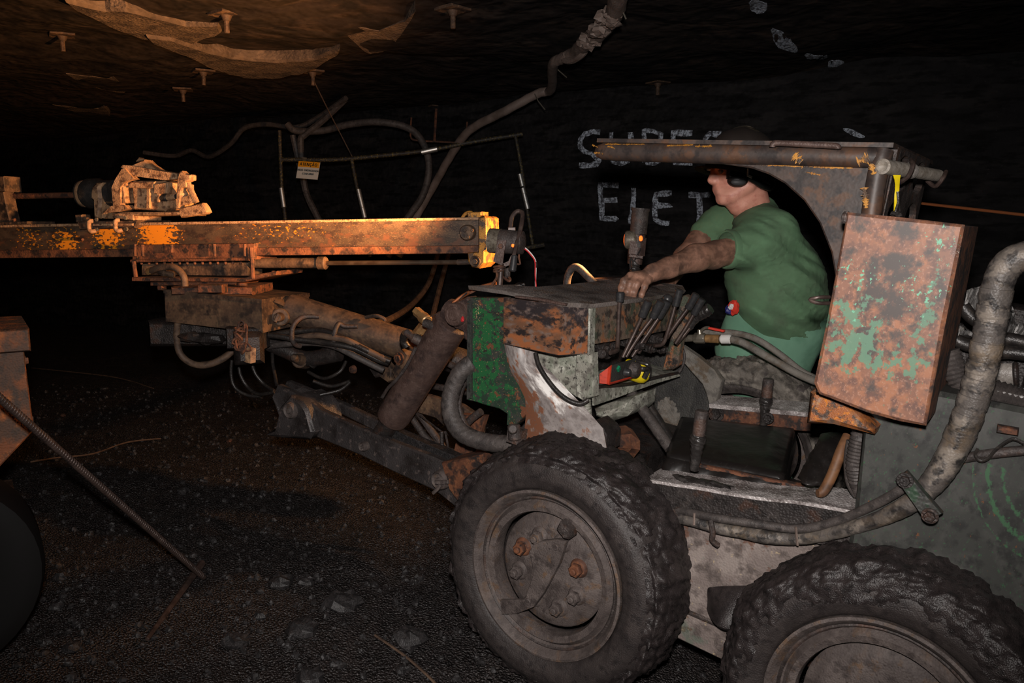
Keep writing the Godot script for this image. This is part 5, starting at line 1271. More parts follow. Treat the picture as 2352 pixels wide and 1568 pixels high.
func build_front() -> void:
	fr = rig_tr
	var b: MB; var o: MeshInstance3D
	# clevis and lift cylinder
	win(980, 660, 3.92)
	o = plate("clevis", [165, 215, 210, 150, 350, 85, 390, 120, 392, 490, 340, 478, 318, 400, 250, 370, 180, 310], -0.17, 0.05, M.cylinder_rust, 0.006)
	var e := q(262, 242, -0.16)
	b = MB.new(); b.lathe([Vector2(0.034, -0.02), Vector2(0.036, 0.0), Vector2(0.033, 0.012), Vector2(0.026, 0.012), Vector2(0.024, 0.008), Vector2(0.018, 0.008), Vector2(0.016, 0.014), Vector2(0.004, 0.014)], e, Vector3(0, 0, 1), 28); obj("pin", b, M.cylinder_rust, o)
	b = MB.new(); b.lump(q(322, 285, -0.15), Vector3(0.006, 0.009, 0.004), fn, 1.0, 0.4, 6, 8); obj("red_dab", b, M.wire_red, o)
	plate("stepped_plate", [320, 160, 385, 150, 385, 490, 355, 490, 350, 465, 330, 462, 328, 420], -0.19, 0.03, M.dusty_iron, 0.003, o)
	win(0, 0, 1)
	var a0 := q(1040, 738, -0.24); var a1 := q(900, 962, -0.24); var ax := (a1 - a0).normalized()
	b = MB.new(); b.lathe([Vector2(0.048, 0.0), Vector2(0.056, 0.006), Vector2(0.056, (a1 - a0).length() - 0.02), Vector2(0.052, (a1 - a0).length())], a0, ax, 32); o = rub("lift_cylinder", b, M.cylinder_rust)
	b = MB.new(); b.cyl(a1, a1 + ax * 0.09, 0.034, -1, 20, 0.003); obj("piston_rod", b, M.dark_iron, o)
	b = MB.new(); b.tube([a0 + Vector3(-0.02, 0.03, 0), a0 - ax * 0.03, a0 - ax * 0.05 + Vector3(0.01, 0, 0)], 0.04, 16, 3); obj("cylinder_eye", b, M.cylinder_rust, o)
	b = MB.new(); b.cyl(q(975, 740, -0.2), q(1000, 752, -0.2), 0.014, -1, 12, 0.003); b.cyl(q(1000, 752, -0.2), a0.lerp(a1, 0.1), 0.018, -1, 12, 0.002); obj("port", b, M.dusty_iron, o)
	b = MB.new(); b.cyl(q(932, 762, -0.2), q(955, 780, -0.2), 0.012, -1, 12, 0.003); b.cyl(q(948, 774, -0.2), a0.lerp(a1, 0.27), 0.017, -1, 12, 0.002); obj("port", b, M.dusty_iron, o)
	b = MB.new(); b.tube([q(932, 765, -0.21), q(926, 780, -0.22), q(934, 796, -0.23)], 0.013, 10, 3); obj("elbow", b, M.black_hose, o)
	b = MB.new(); b.cyl(q(955, 713, -0.25), q(972, 728, -0.24), 0.016, -1, 6, 0.003); b.cyl(q(970, 727, -0.24), q(982, 738, -0.23), 0.019, -1, 14, 0.003); obj("hex_cap", b, M.brass, o)
	b = MB.new(); b.tube(q3([955, 798, -0.17, 935, 838, -0.17, 912, 870, -0.17, 892, 890, -0.18, 878, 912, -0.19]), 0.0055, 8, 4); obj("thin_line", b, M.dusty_iron, o)
	b = MB.new(); b.cyl(q(968, 765, -0.3), q(985, 735, -0.3), 0.013, -1, 12, 0.002); b.cyl(q(955, 770, -0.3), q(975, 745, -0.3), 0.017, -1, 6, 0.002); obj("copper_fitting", b, M.brass, o)
	pipe("thin_wire", [1072, 672, -0.2, 1040, 700, -0.22, 1000, 722, -0.25, 985, 730, -0.25], 0.002, M.hose_rubber)
	b = MB.new(); b.tube(q3([1140, 650, -0.3, 1108, 658, -0.28, 1085, 668, -0.25, 1062, 680, -0.22, 1040, 697, -0.2]), 0.006, 8, 4); rub("pin_rod", b, M.copper_wire)
	# ground arm: two long plates with pins and a foot
	o = plate("ground_arm", [629, 903, 636, 884, 700, 915, 735, 942, 810, 975, 900, 1014, 1000, 1052, 1058, 1078, 1075, 1180, 1042, 1162, 1000, 1128, 900, 1082, 828, 1046, 716, 1000, 640, 960], -0.2, 0.026, M.worn_arm, 0.005)
	plate("far_cheek", [648, 893, 657, 875, 690, 888, 780, 925, 870, 968, 905, 985, 1045, 1040, 1060, 1080, 950, 1030, 860, 990, 740, 930], -0.33, 0.026, M.worn_arm, 0.005, o)
	b = MB.new(); b.bar(q(880, 1010, -0.27), q(1050, 1085, -0.27), 0.04, 0.12, Vector3(0, 0, 1)); obj("web", b, M.coal_lump, o)
	plate("foot", [623, 905, 636, 953, 628, 985, 606, 1000, 640, 1006, 708, 1010, 718, 994, 704, 942, 690, 922, 664, 908, 640, 935], -0.165, 0.15, M.worn_arm, 0.012, o)
	for p in [[668, 942, 0.030, -0.16], [836, 1025, 0.016, -0.19], [1011, 1102, 0.030, -0.17]]:
		var c := q(p[0], p[1], p[3])
		b = MB.new(); b.lathe([Vector2(p[2] * 1.1, -0.03), Vector2(p[2], 0.004), Vector2(p[2] * 0.85, 0.012), Vector2(p[2] * 0.7, 0.006), Vector2(p[2] * 0.35, 0.006), Vector2(p[2] * 0.3, 0.016), Vector2(0.002, 0.016)], c, Vector3(0, 0, 1), 26); obj("pivot_pin", b, M.rim_iron, o)
	b = MB.new(); b.bar(q(1000, 1108, -0.15), q(1030, 1106, -0.15), 0.012, 0.01); b.tube(q3([1012, 1112, -0.15, 1006, 1122, -0.15, 995, 1132, -0.15]), 0.006, 6, 2); obj("keeper", b, M.rim_iron, o)
	plate("arm_mount", [1012, 1062, 1050, 1055, 1110, 1040, 1120, 1200, 1048, 1150, 1030, 1125], -0.17, 0.2, M.rust, 0.006)
	# things seen between the cylinder and the side panel
	pipe("loop_hose", [1085, 832, -0.16, 1060, 852, -0.14, 1042, 885, -0.13, 1033, 925, -0.12, 1040, 965, -0.11, 1062, 995, -0.11, 1100, 1011, -0.12, 1140, 1018, -0.13, 1185, 1020, -0.14], 0.026, M.hose_rubber, 6, rig, 16, 0.035)
	pipe("inner_hose", [1090, 850, -0.2, 1062, 885, -0.2, 1052, 925, -0.2, 1060, 960, -0.2, 1080, 990, -0.2, 1130, 1010, -0.2], 0.012, M.dusty_iron)
	b = MB.new(); b.cyl(q(1180, 975, -0.08), q(1183, 1010, -0.08), 0.018, -1, 14, 0.003); b.box(q(1187, 1000, -0.1), Vector3(0.04, 0.04, 0.05), 0.005); b.cyl(q(1178, 985, -0.06), q(1178, 985, -0.04), 0.013, -1, 12, 0.003); rub("hose_bracket", b, M.dusty_iron)
	plate("inner_plate", [975, 905, 1060, 930, 1110, 965, 1105, 1000, 1040, 1000, 1000, 960, 950, 945], -0.36, 0.02, M.boom_rust)
	plate("inner_plate", [1060, 950, 1115, 955, 1095, 1020, 1070, 1060, 1040, 1040], -0.3, 0.02, M.rust)
	plate("inner_plate", [950, 945, 1010, 990, 1030, 1000, 1020, 990, 1030, 1040, 1010, 1030], -0.33, 0.01, M.dusty_iron)
	for h in [[940, 950, -0.36, 975, 1000, -0.36, 1015, 1040, -0.36], [955, 945, -0.4, 1000, 1000, -0.4, 1030, 1045, -0.4], [1000, 820, -0.45, 1060, 850, -0.45, 1100, 870, -0.45], [990, 885, -0.45, 1040, 895, -0.45, 1100, 905, -0.45], [1060, 985, -0.25, 1085, 960, -0.25, 1105, 945, -0.25]]:
		pipe("inner_pipe", h, 0.012, M.dusty_iron)
	b = MB.new(); b.cyl(q(1015, 990, -0.3), q(1015, 1045, -0.3), 0.007, -1, 10, 0.002); rub("inner_rod", b, M.dark_iron)
	b = MB.new(); b.box(Vector3(-0.12, 0.42, -0.55), Vector3(0.3, 0.3, 0.6), 0.02); rub("front_frame", b, M.dark_iron)
	b = MB.new(); b.box(Vector3(-0.3, 0.56, -0.5), Vector3(0.14, 0.4, 0.3), 0.02); rub("front_core", b, M.dark_iron)
	# hidden axle that carries the arm and the near front wheel
	b = MB.new(); b.cyl(Vector3(0, 0.34, -0.1), Vector3(0, 0.34, -1.1), 0.05, -1, 16, 0.01); rub("front_axle", b, M.dark_iron)
	b = MB.new(); b.cyl(Vector3(0.82, 0.34, -0.1), Vector3(0.82, 0.34, -1.1), 0.05, -1, 16, 0.01); rub("rear_axle", b, M.dark_iron)
	# boom tube, swung a little to the near side
	zk = 0.22
	var m0 := q(660, 706, -0.50); var m1 := q(935, 792, -0.50)
	var md := (m1 - m0).normalized()
	b = MB.new(); b.lathe([Vector2(0.05, 0.0), Vector2(0.056, 0.01), Vector2(0.058, (m1 - m0).length())], m0, md, 36); var boom := rub("boom", b, M.boom_rust)
	b = MB.new(); b.cyl(m1 - md * 0.02, m1 + md * 0.28, 0.05, -1, 24, 0.004); obj("boom_root", b, M.dark_iron, boom)
	win(360, 620, 3.336)
	for h in [[1245, 360, -0.445, 1150, 355, -0.44, 1085, 380, -0.43, 1042, 440, -0.42, 1036, 520, -0.42, 1062, 570, -0.43, 1105, 585, -0.44], [1540, 432, -0.445, 1440, 430, -0.44, 1395, 410, -0.435, 1368, 460, -0.42, 1356, 530, -0.42, 1372, 580, -0.43, 1398, 602, -0.44]]:
		b = MB.new(); b.tube(q3(h), [0.007, 0.008, 0.009, 0.009, 0.009, 0.009, 0.008], 10, 4); obj("hose_hook", b, M.dusty_iron, boom)
	b = MB.new(); b.tube(q3([1600, 362, -0.47, 1680, 350, -0.46, 1740, 372, -0.46, 1745, 390, -0.46]), 0.007, 8, 4); obj("hose_hook", b, M.boom_rust, boom)
	var c := plate("boom_foot", [1730, 790, 1858, 600, 1925, 650, 1890, 760, 1780, 858], -0.42, 0.05, M.boom_rust, 0.006, boom)
	b = MB.new(); b.bolt(q(1858, 678, -0.42), Vector3(0, 0, 1), 0.016, 0.014); obj("bolt", b, M.rust, boom)
	plate("orange_plate", [1850, 590, 1980, 480, 2070, 485, 2000, 600, 1930, 660], -0.46, 0.03, M.orange_metal, 0.004, boom)
	plate("hinge_plate", [1400, 620, 1500, 600, 1620, 640, 1625, 740, 1580, 840, 1520, 860, 1450, 800], -0.46, 0.05, M.dark_iron, 0.01, boom)
	b = MB.new(); b.lathe([Vector2(0.016, 0.0), Vector2(0.013, 0.012), Vector2(0.003, 0.014)], q(1510, 760, -0.46), Vector3(0, 0, 1), 18); obj("hinge_pin", b, M.rust, boom)
	plate("rust_gusset", [1580, 840, 1640, 710, 1730, 770, 1725, 860, 1690, 882], -0.47, 0.03, M.boom_rust, 0.004, boom)
	b = MB.new(); b.cyl(q(1110, 690, -0.5), q(1045, 670, -0.46), 0.022, 0.014, 14, 0.004); b.cyl(q(1140, 700, -0.55), q(1090, 690, -0.5), 0.03, -1, 14, 0.004); obj("lower_pin", b, M.boom_rust, boom)
	b = MB.new(); b.tube(q3([860, 560, -0.52, 1000, 620, -0.52, 1150, 680, -0.52, 1400, 640, -0.5]), 0.03, 12, 4); b.tube(q3([1180, 720, -0.52, 1280, 640, -0.52, 1360, 590, -0.5]), 0.022, 10, 4); obj("under_strut", b, M.dark_iron, boom)
	# hoses along the boom
	pipe("boom_hose", [620, 590, -0.48, 660, 540, -0.46, 760, 500, -0.44, 920, 505, -0.43, 1060, 530, -0.43, 1200, 545, -0.43, 1380, 570, -0.42, 1540, 610, -0.42, 1680, 680, -0.42, 1780, 715, -0.42], 0.011, M.black_hose)
	pipe("boom_hose", [640, 560, -0.46, 760, 520, -0.45, 920, 490, -0.44, 1060, 470, -0.44, 1200, 460, -0.44, 1300, 470, -0.43, 1420, 520, -0.42, 1560, 590, -0.41, 1700, 660, -0.41, 1790, 700, -0.41], 0.011, M.black_hose)
	pipe("boom_hose", [820, 590, -0.5, 920, 575, -0.48, 1080, 560, -0.47, 1240, 560, -0.46, 1380, 590, -0.44, 1520, 660, -0.43, 1640, 720, -0.43, 1740, 770, -0.43], 0.012, M.hose_rubber)
	pipe("boom_hose", [1060, 520, -0.44, 1220, 500, -0.43, 1330, 515, -0.42, 1460, 540, -0.415, 1600, 610, -0.41, 1760, 690, -0.41], 0.0115, M.brown_hose)
	for h in [[575, 690, -0.5, 570, 800, -0.5, 600, 900, -0.5, 700, 960, -0.5, 800, 965, -0.5], [625, 690, -0.5, 640, 800, -0.5, 700, 900, -0.5, 780, 950, -0.48, 900, 935, -0.46], [730, 720, -0.48, 760, 800, -0.48, 830, 880, -0.48, 900, 925, -0.46], [885, 640, -0.5, 890, 720, -0.48, 905, 800, -0.46, 920, 880, -0.44], [1160, 780, -0.5, 1280, 830, -0.48, 1400, 780, -0.48, 1450, 700, -0.5], [1200, 850, -0.46, 1340, 890, -0.46, 1480, 850, -0.46], [1250, 955, -0.42, 1400, 920, -0.44, 1480, 860, -0.46]]:
		pipe("drooping_hose", h, 0.0065, M.black_hose)
	zk = 0.0

func build_beam() -> void:
	var b: MB; var o: MeshInstance3D
	# box at the end of the boom, in its own turned frame
	fr = Transform3D()
	win(360, 620, 3.336)
	var A0 := P(60, 165, 2.98); var B0 := P(802, 240, 2.82); var C0 := P(1165, 190, 3.2); var A1 := P(78, 402, 2.98); var B1 := P(812, 486, 2.82); var C1 := P(1165, 392, 3.2)
	var dn := (A1 - A0 + B1 - B0 + C1 - C0) / 3.0
	var top := PackedVector3Array([A0, B0, C0, A0 + C0 - B0])
	var bot := PackedVector3Array(); for p in top: bot.append(p + dn)
	b = MB.new(); b.loft([bot, top], true, true, 0); o = rub("boom_head", b, M.boom_rust)
	var cen := (A0 + C0) * 0.5
	var t1 := PackedVector3Array(); var t2 := PackedVector3Array()
	for p in top: t1.append(cen + (p - cen) * 1.015 + Vector3(0, -0.006, 0)); t2.append(cen + (p - cen) * 1.015 + Vector3(0, 0.008, 0))
	b = MB.new(); b.loft([t1, t2], true, true, 0); obj("lid", b, M.boom_rust, o)
	b = MB.new(); b.box(cen + Vector3(-0.05, 0.02, 0.02), Vector3(0.3, 0.03, 0.26), 0.006); b.box(P(430, 140, 2.9), Vector3(0.09, 0.03, 0.06), 0.004); b.cyl(P(655, 125, 2.95), P(655, 100, 2.95), 0.02, -1, 12, 0.004); obj("turntable", b, M.rust, o)
	var fn2 := (P(1165, 190, 3.2) - P(802, 240, 2.82)).cross(Vector3.DOWN).normalized()
	if fn2.z < 0.0: fn2 = -fn2
	b = MB.new(); b.cyl(P(955, 360, 2.95), P(945, 360, 2.90), 0.032, -1, 18, 0.004); b.cyl(P(945, 360, 2.90), P(925, 365, 2.86), 0.018, 0.016, 12, 0.004); b.bar(P(935, 330, 2.86), P(905, 400, 2.86), 0.012, 0.012); obj("hinge_pin", b, M.boom_rust, o)
	b = MB.new(); b.sheet([[P(905, 235, 2.9), P(1050, 222, 3.05), P(1090, 250, 3.1)], [P(1000, 275, 2.95), P(1010, 300, 3.0), P(1015, 330, 3.02)]], 0.012); obj("gusset", b, M.boom_rust, o)
	b = MB.new(); b.box(P(705, 590, 2.84), Vector3(0.10, 0.115, 0.10), 0.025, Basis(Vector3.UP, 0.4)); b.box(P(700, 510, 2.88), Vector3(0.13, 0.08, 0.1), 0.01); obj("lower_bearing", b, M.dark_iron, o)
	b = MB.new(); b.sheet([[P(675, 600, 2.79), P(720, 590, 2.78), P(760, 600, 2.79)], [P(670, 700, 2.8), P(720, 715, 2.79), P(755, 705, 2.8)]], 0.006); obj("pale_scale", b, M.drill_iron, o)
	b = MB.new(); b.box(P(330, 470, 3.1), Vector3(0.34, 0.1, 0.16), 0.02); b.lump(P(270, 510, 2.95), Vector3(0.05, 0.018, 0.03), fn, 7.0, 0.5, 7, 10); b.lump(P(400, 530, 2.95), Vector3(0.06, 0.02, 0.03), fn, 9.0, 0.5, 7, 10); obj("slew_motor", b, M.dark_iron, o)
	b = MB.new()
	for k in 9:
		var p := P([650, 640, 632, 625, 618, 622, 640, 665, 685][k], [430, 455, 480, 510, 540, 570, 592, 600, 590][k], 2.77)
		var rr := []
		for j in 9: rr.append(p + Basis(Vector3(0.2, 0.1, 1).normalized(), k * 1.3) * Basis(Vector3.UP, (k % 2) * 1.3) * Vector3(cos(j * TAU / 8) * 0.011, sin(j * TAU / 8) * 0.019, 0))
		b.tube(rr, 0.004, 6, 1, false)
	b.tube([P(640, 425, 2.78), P(665, 410, 2.78), P(690, 430, 2.78), P(690, 480, 2.77), P(685, 560, 2.77)], 0.004, 6, 3)
	obj("chain", b, M.rust, o)
	# feed beam and everything that slides on it
	var yw := deg_to_rad(13.0)
	var X := Vector3(cos(yw), sin(deg_to_rad(0.9)), sin(yw)).normalized(); var Z := Vector3(-sin(yw), 0, cos(yw)); var Y := Z.cross(X)
	win(0, 0, 1)
	fr = Transform3D(Basis(X, Y, Z), P(1115, 540, 2.75))
	b = MB.new(); b.slab(l2([-260, 522, 1100, 500, 1100, 566, -260, 580], -0.006), -0.006, 0.05, 0.0)
	var beam := rub("feed_beam", b, M.beam_paint)
	b = MB.new(); b.slab(l2([-260, 520, 1112, 498, 1112, 505, -260, 527], 0.012), 0.012, 0.15, 0.002); obj("top_flange", b, M.drill_iron, beam)
	b = MB.new(); b.slab(l2([-260, 577, 1102, 563, 1102, 582, -260, 596], 0.008), 0.008, 0.14, 0.003); obj("bottom_flange", b, M.rust, beam)
	plate("end_bracket", [1098, 500, 1112, 496, 1118, 500, 1119, 574, 1113, 578, 1113, 604, 1100, 617, 1084, 614, 1075, 600, 1073, 580, 1098, 578], 0.018, 0.17, M.yellow_paint, 0.005, beam)
	b = MB.new(); b.box(q(1098, 494, -0.05), Vector3(0.05, 0.022, 0.1), 0.004); b.tube([q(1062, 500, -0.03), q(1070, 490, -0.03), q(1082, 488, -0.03), q(1090, 495, -0.03)], 0.006, 8, 3); obj("chain_guard", b, M.yellow_paint, beam)
	b = MB.new(); b.cyl(q(1118, 533, -0.06), q(1128, 533, -0.06), 0.032, 0.024, 24, 0.004); obj("idler_wheel", b, M.cylinder_rust, beam)
	b = MB.new(); b.lathe([Vector2(0.027, 0.0), Vector2(0.027, 0.024), Vector2(0.023, 0.03), Vector2(0.002, 0.03)], q(1077, 534, -0.006), Vector3(0, 0, 1), 20)
	for k in 3: b.bolt(q(1077, 534, 0.023) + Vector3(cos(k * 2.1 + 0.5) * 0.015, sin(k * 2.1 + 0.5) * 0.015, 0), Vector3(0, 0, 1), 0.006, 0.01, false)
	obj("bolted_cap", b, M.boom_rust, beam)
	b = MB.new(); b.lathe([Vector2(0.02, 0.0), Vector2(0.018, 0.01), Vector2(0.012, 0.006), Vector2(0.009, 0.016), Vector2(0.001, 0.017)], q(1092, 600, 0.018), Vector3(0, 0, 1), 20); obj("lug_pin", b, M.boom_rust, beam)
	b = MB.new(); b.cyl(q(580, 604, -0.03), q(738, 604, -0.03), 0.019, -1, 18, 0.003); b.cyl(q(730, 604, -0.03), q(750, 604, -0.03), 0.024, -1, 18, 0.004); var fc := rub("feed_cylinder", b, M.boom_rust)
	b = MB.new(); b.cyl(q(748, 604, -0.03), q(1060, 602, -0.03), 0.0085, -1, 14, 0.001); obj("chrome_rod", b, M.chrome_rod, fc)
	b = MB.new(); b.cyl(q(1050, 602, -0.03), q(1085, 601, -0.03), 0.010, -1, 12, 0.001); obj("rod_end", b, M.boom_rust, fc)
	# carriage that clamps the beam
	b = MB.new(); b.slab(l2([305, 562, 585, 558, 585, 596, 303, 600], 0.02), 0.02, 0.16, 0.004); var car := rub("beam_carriage", b, M.rust)
	b = MB.new(); b.slab(l2([298, 596, 566, 591, 566, 599, 298, 603], 0.035), 0.035, 0.2, 0.003); obj("shelf", b, M.rust, car)
	b = MB.new(); b.slab(l2([325, 605, 570, 602, 570, 634, 325, 632], -0.02), -0.02, 0.1, 0.003); obj("slide_block", b, M.boom_rust, car)
	b = MB.new(); b.slab(l2([302, 636, 560, 639, 586, 630, 636, 622, 634, 632, 560, 648, 302, 646], 0.035), 0.035, 0.2, 0.003); obj("lower_plate", b, M.rust, car)
	b = MB.new(); b.slab(l2([345, 648, 545, 646, 540, 654, 345, 656], 0.0), 0.0, 0.16, 0.002); b.box(q(372, 660, -0.02), Vector3(0.02, 0.02, 0.03), 0.002); b.cyl(q(628, 632, 0.0), q(628, 622, 0.0), 0.008, -1, 10, 0.002); obj("wear_strip", b, M.rust, car)
	for k in [[307, 600, 312, 636], [577, 568, 581, 640], [327, 562, 328, 588], [310, 560, 311, 588], [394, 562, 395, 580], [492, 560, 493, 588], [562, 560, 562, 588]]:
		b = MB.new(); b.tube([q(k[0], k[1], 0.036), q(k[2], k[3], 0.036)], 0.008 if k[3] > 600 else 0.006, 8, 1); obj("carriage_post", b, M.rust, car)
	for k in 14:
		b = MB.new(); b.cyl(q(325 + 17.5 * k, 601, 0.01), q(325 + 17.5 * k, 607, 0.01), 0.005, -1, 8, 0.001); obj("bolt_head", b, M.rust, car)
	b = MB.new(); b.tube([q(345, 623, 0.02), q(362, 616, 0.04), q(390, 612, 0.05), q(410, 620, 0.055), q(424, 642, 0.06), q(422, 680, 0.06), q(410, 730, 0.06), q(406, 775, 0.05), q(414, 812, 0.04), q(440, 834, 0.03), q(475, 838, 0.02), q(515, 822, 0.0), q(545, 796, -0.02), q(580, 776, -0.05)], 0.0125, 12, 5); o = rub("feed_hose", b, M.brown_hose)
	b = MB.new(); b.cyl(q(340, 625, 0.02), q(350, 620, 0.025), 0.014, -1, 6, 0.002); obj("hose_nut", b, M.brass, o)
	b = MB.new(); b.tube([q(445, 838, 0.0), q(490, 832, -0.01), q(535, 806, -0.03), q(575, 782, -0.06)], 0.011, 10, 4); obj("second_hose", b, M.brown_hose, o)
	b = MB.new(); b.cyl(q(366, 623, 0.02), q(380, 628, 0.03), 0.013, -1, 6, 0.002); b.cyl(q(378, 628, 0.03), q(400, 632, 0.03), 0.010, -1, 10, 0.002); obj("plug", b, M.boom_rust, o)
	# drill head
	win(160, 350, 6.918)
	var DI: Material = M.drill_iron
	b = MB.new(); b.slab(l2([970, 470, 1010, 450, 1500, 450, 1560, 480, 1560, 880, 1500, 940, 1010, 910, 985, 600], 0.0), 0.0, 0.16, 0.008); var dh := rub("drill_head", b, DI)
	b = MB.new(); b.slab(l2([920, 560, 960, 470, 1350, 460, 1340, 580], 0.012), 0.012, 0.14, 0.004); b.slab(l2([1215, 570, 1275, 570, 1275, 890, 1210, 895], 0.012), 0.012, 0.03, 0.004); b.slab(l2([1340, 500, 1540, 470, 1560, 540, 1540, 650, 1440, 670, 1420, 790, 1380, 795, 1380, 660, 1330, 655], 0.014), 0.014, 0.03, 0.004); obj("gearbox_cover", b, DI, dh)
	b = MB.new(); b.cyl(q(1440, 720, 0.0), q(1550, 720, 0.0), 0.014, -1, 14, 0.003); b.cyl(q(1540, 715, 0.0), q(1690, 700, 0.0), 0.010, -1, 12, 0.002); b.cyl(q(1560, 560, -0.06), q(1680, 560, -0.06), 0.035, 0.025, 16, 0.004); obj("motor_shaft", b, M.drill_rubber, dh)
	b = MB.new(); b.cyl(q(1545, 715, 0.002), q(1680, 700, 0.002), 0.0115, -1, 12, 0.002); obj("hose_stub", b, DI, dh)
	b = MB.new(); b.slab(l2([665, 560, 720, 430, 830, 260, 870, 250, 1000, 400, 1030, 420, 900, 450, 850, 490, 800, 560, 800, 830, 860, 840, 690, 850], 0.03), 0.03, 0.03, 0.005); b.slab(l2([820, 500, 890, 490, 905, 520, 860, 540, 865, 600, 890, 800, 840, 810, 830, 600], 0.02), 0.02, 0.05, 0.003); obj("front_cheek", b, DI, dh)
	b = MB.new(); b.slab(l2([810, 240, 840, 200, 980, 210, 1400, 290, 1700, 335, 1700, 420, 1500, 440, 1060, 380, 960, 330, 880, 260], 0.02), 0.02, 0.12, 0.008); obj("top_guard", b, DI, dh)
	b = MB.new(); b.slab(l2([970, 210, 1180, 110, 1250, 180, 1410, 290, 1200, 270], -0.02), -0.02, 0.05, 0.005); b.slab(l2([1040, 150, 1090, 80, 1130, 100, 1130, 125], -0.05), -0.05, 0.03, 0.004); obj("top_fin", b, DI, dh)
	b = MB.new(); b.slab(l2([1700, 420, 1740, 300, 1780, 290, 1830, 340, 1920, 350, 1915, 440, 1850, 470, 1860, 560, 1790, 570, 1770, 620, 1740, 900, 1680, 900], 0.03), 0.03, 0.03, 0.005); b.bar(q(1880, 500, 0.02), q(2020, 800, 0.02), 0.012, 0.02, Vector3(0, 0, 1)); b.bar(q(1750, 790, 0.02), q(1960, 730, 0.02), 0.010, 0.03, Vector3(0, 0, 1)); obj("rear_guard", b, DI, dh)
	b = MB.new(); b.slab(l2([1740, 880, 2100, 800, 2150, 860, 2190, 950, 2140, 980, 1760, 1035, 1720, 960], 0.03), 0.03, 0.03, 0.005); obj("rear_shoe", b, DI, dh)
	b = MB.new(); b.lump(q(1810, 680, 0.0), Vector3(0.024, 0.02, 0.03), fn, 4.0, 0.2, 8, 12); obj("rear_boss", b, DI, dh)
	b = MB.new(); b.slab(l2([660, 980, 850, 945, 1400, 945, 1740, 930, 1770, 1000, 1300, 1000, 1020, 1010, 1020, 1090, 690, 1050], 0.03), 0.03, 0.16, 0.006); b.slab(l2([510, 1040, 520, 980, 660, 850, 860, 830, 920, 890, 800, 940, 590, 960, 560, 1050], 0.02), 0.02, 0.05, 0.005); obj("base_frame", b, DI, dh)
	b = MB.new(); b.lathe([Vector2(0.03, 0.0), Vector2(0.052, 0.008), Vector2(0.052, 0.03), Vector2(0.058, 0.04), Vector2(0.058, 0.09), Vector2(0.05, 0.1), Vector2(0.05, 0.16)], q(180, 660, -0.06), Vector3(1, 0, 0), 28); obj("chuck", b, M.drill_rubber, dh)
	b = MB.new(); b.lathe([Vector2(0.047, 0.0), Vector2(0.053, 0.012), Vector2(0.053, 0.024)], q(195, 660, -0.06), Vector3(1, 0, 0), 28); obj("chuck_ring", b, DI, dh)
	b = MB.new(); b.slab(l2([315, 640, 330, 560, 400, 480, 500, 475, 470, 560, 490, 760, 480, 860, 455, 1050, 375, 1050, 355, 770, 320, 740], 0.0), 0.0, 0.09, 0.01); obj("chuck_stand", b, DI, dh)
	b = MB.new(); b.slab(l2([115, 1090, 1080, 1075, 1030, 1200, 150, 1225], 0.03), 0.03, 0.2, 0.004); b.box(q(215, 1050, 0.0), Vector3(0.03, 0.03, 0.05), 0.004); obj("slide_shoe", b, M.boom_rust, dh)
	b = MB.new(); b.slab(l2([360, 1130, 1000, 1125, 1000, 1165, 360, 1172], 0.036), 0.036, 0.02, 0.002); obj("slide_strip", b, DI, dh)
	for k in [[300, 1080], [720, 1070]]:
		b = MB.new(); b.tube([q(k[0] + 70, k[1] + 10, 0.04), q(k[0] + 10, k[1] + 20, 0.05), q(k[0] + 10, k[1] + 140, 0.05), q(k[0] + 50, k[1] + 175, 0.05), q(k[0] + 110, k[1] + 165, 0.04)], 0.0085, 10, 3); obj("shoe_clip", b, DI, dh)
	for k in [[452, 1068], [910, 1040], [460, 1225], [920, 1216]]:
		b = MB.new(); b.bolt(q(k[0], k[1], 0.032), Vector3(0, 0, 1), 0.008, 0.012, false); obj("polished_bolt", b, M.steel_bright, dh)
	win(0, 0, 1)
	b = MB.new(); b.cyl(q(-300, 455, -0.06), q(178, 448, -0.06), 0.0115, -1, 12); o = rub("drill_steel", b, M.rust)
	b = MB.new(); b.slab(l2([-60, 405, 8, 404, 12, 440, -60, 440], 0.0), 0.0, 0.08, 0.004); b.slab(l2([-20, 440, 8, 440, 20, 495, 25, 515, -40, 515], -0.01), -0.01, 0.05, 0.004); b.slab(l2([-60, 512, 62, 508, 62, 514, -60, 520], 0.03), 0.03, 0.14, 0.002); rub("steel_guide", b, M.boom_rust)
	b = MB.new(); b.box(q(32, 506, 0.02), Vector3(0.012, 0.014, 0.012), 0.002); b.cyl(q(172, 548, -0.006), q(190, 550, 0.02), 0.006, -1, 8, 0.001); rub("beam_stub", b, M.rust)

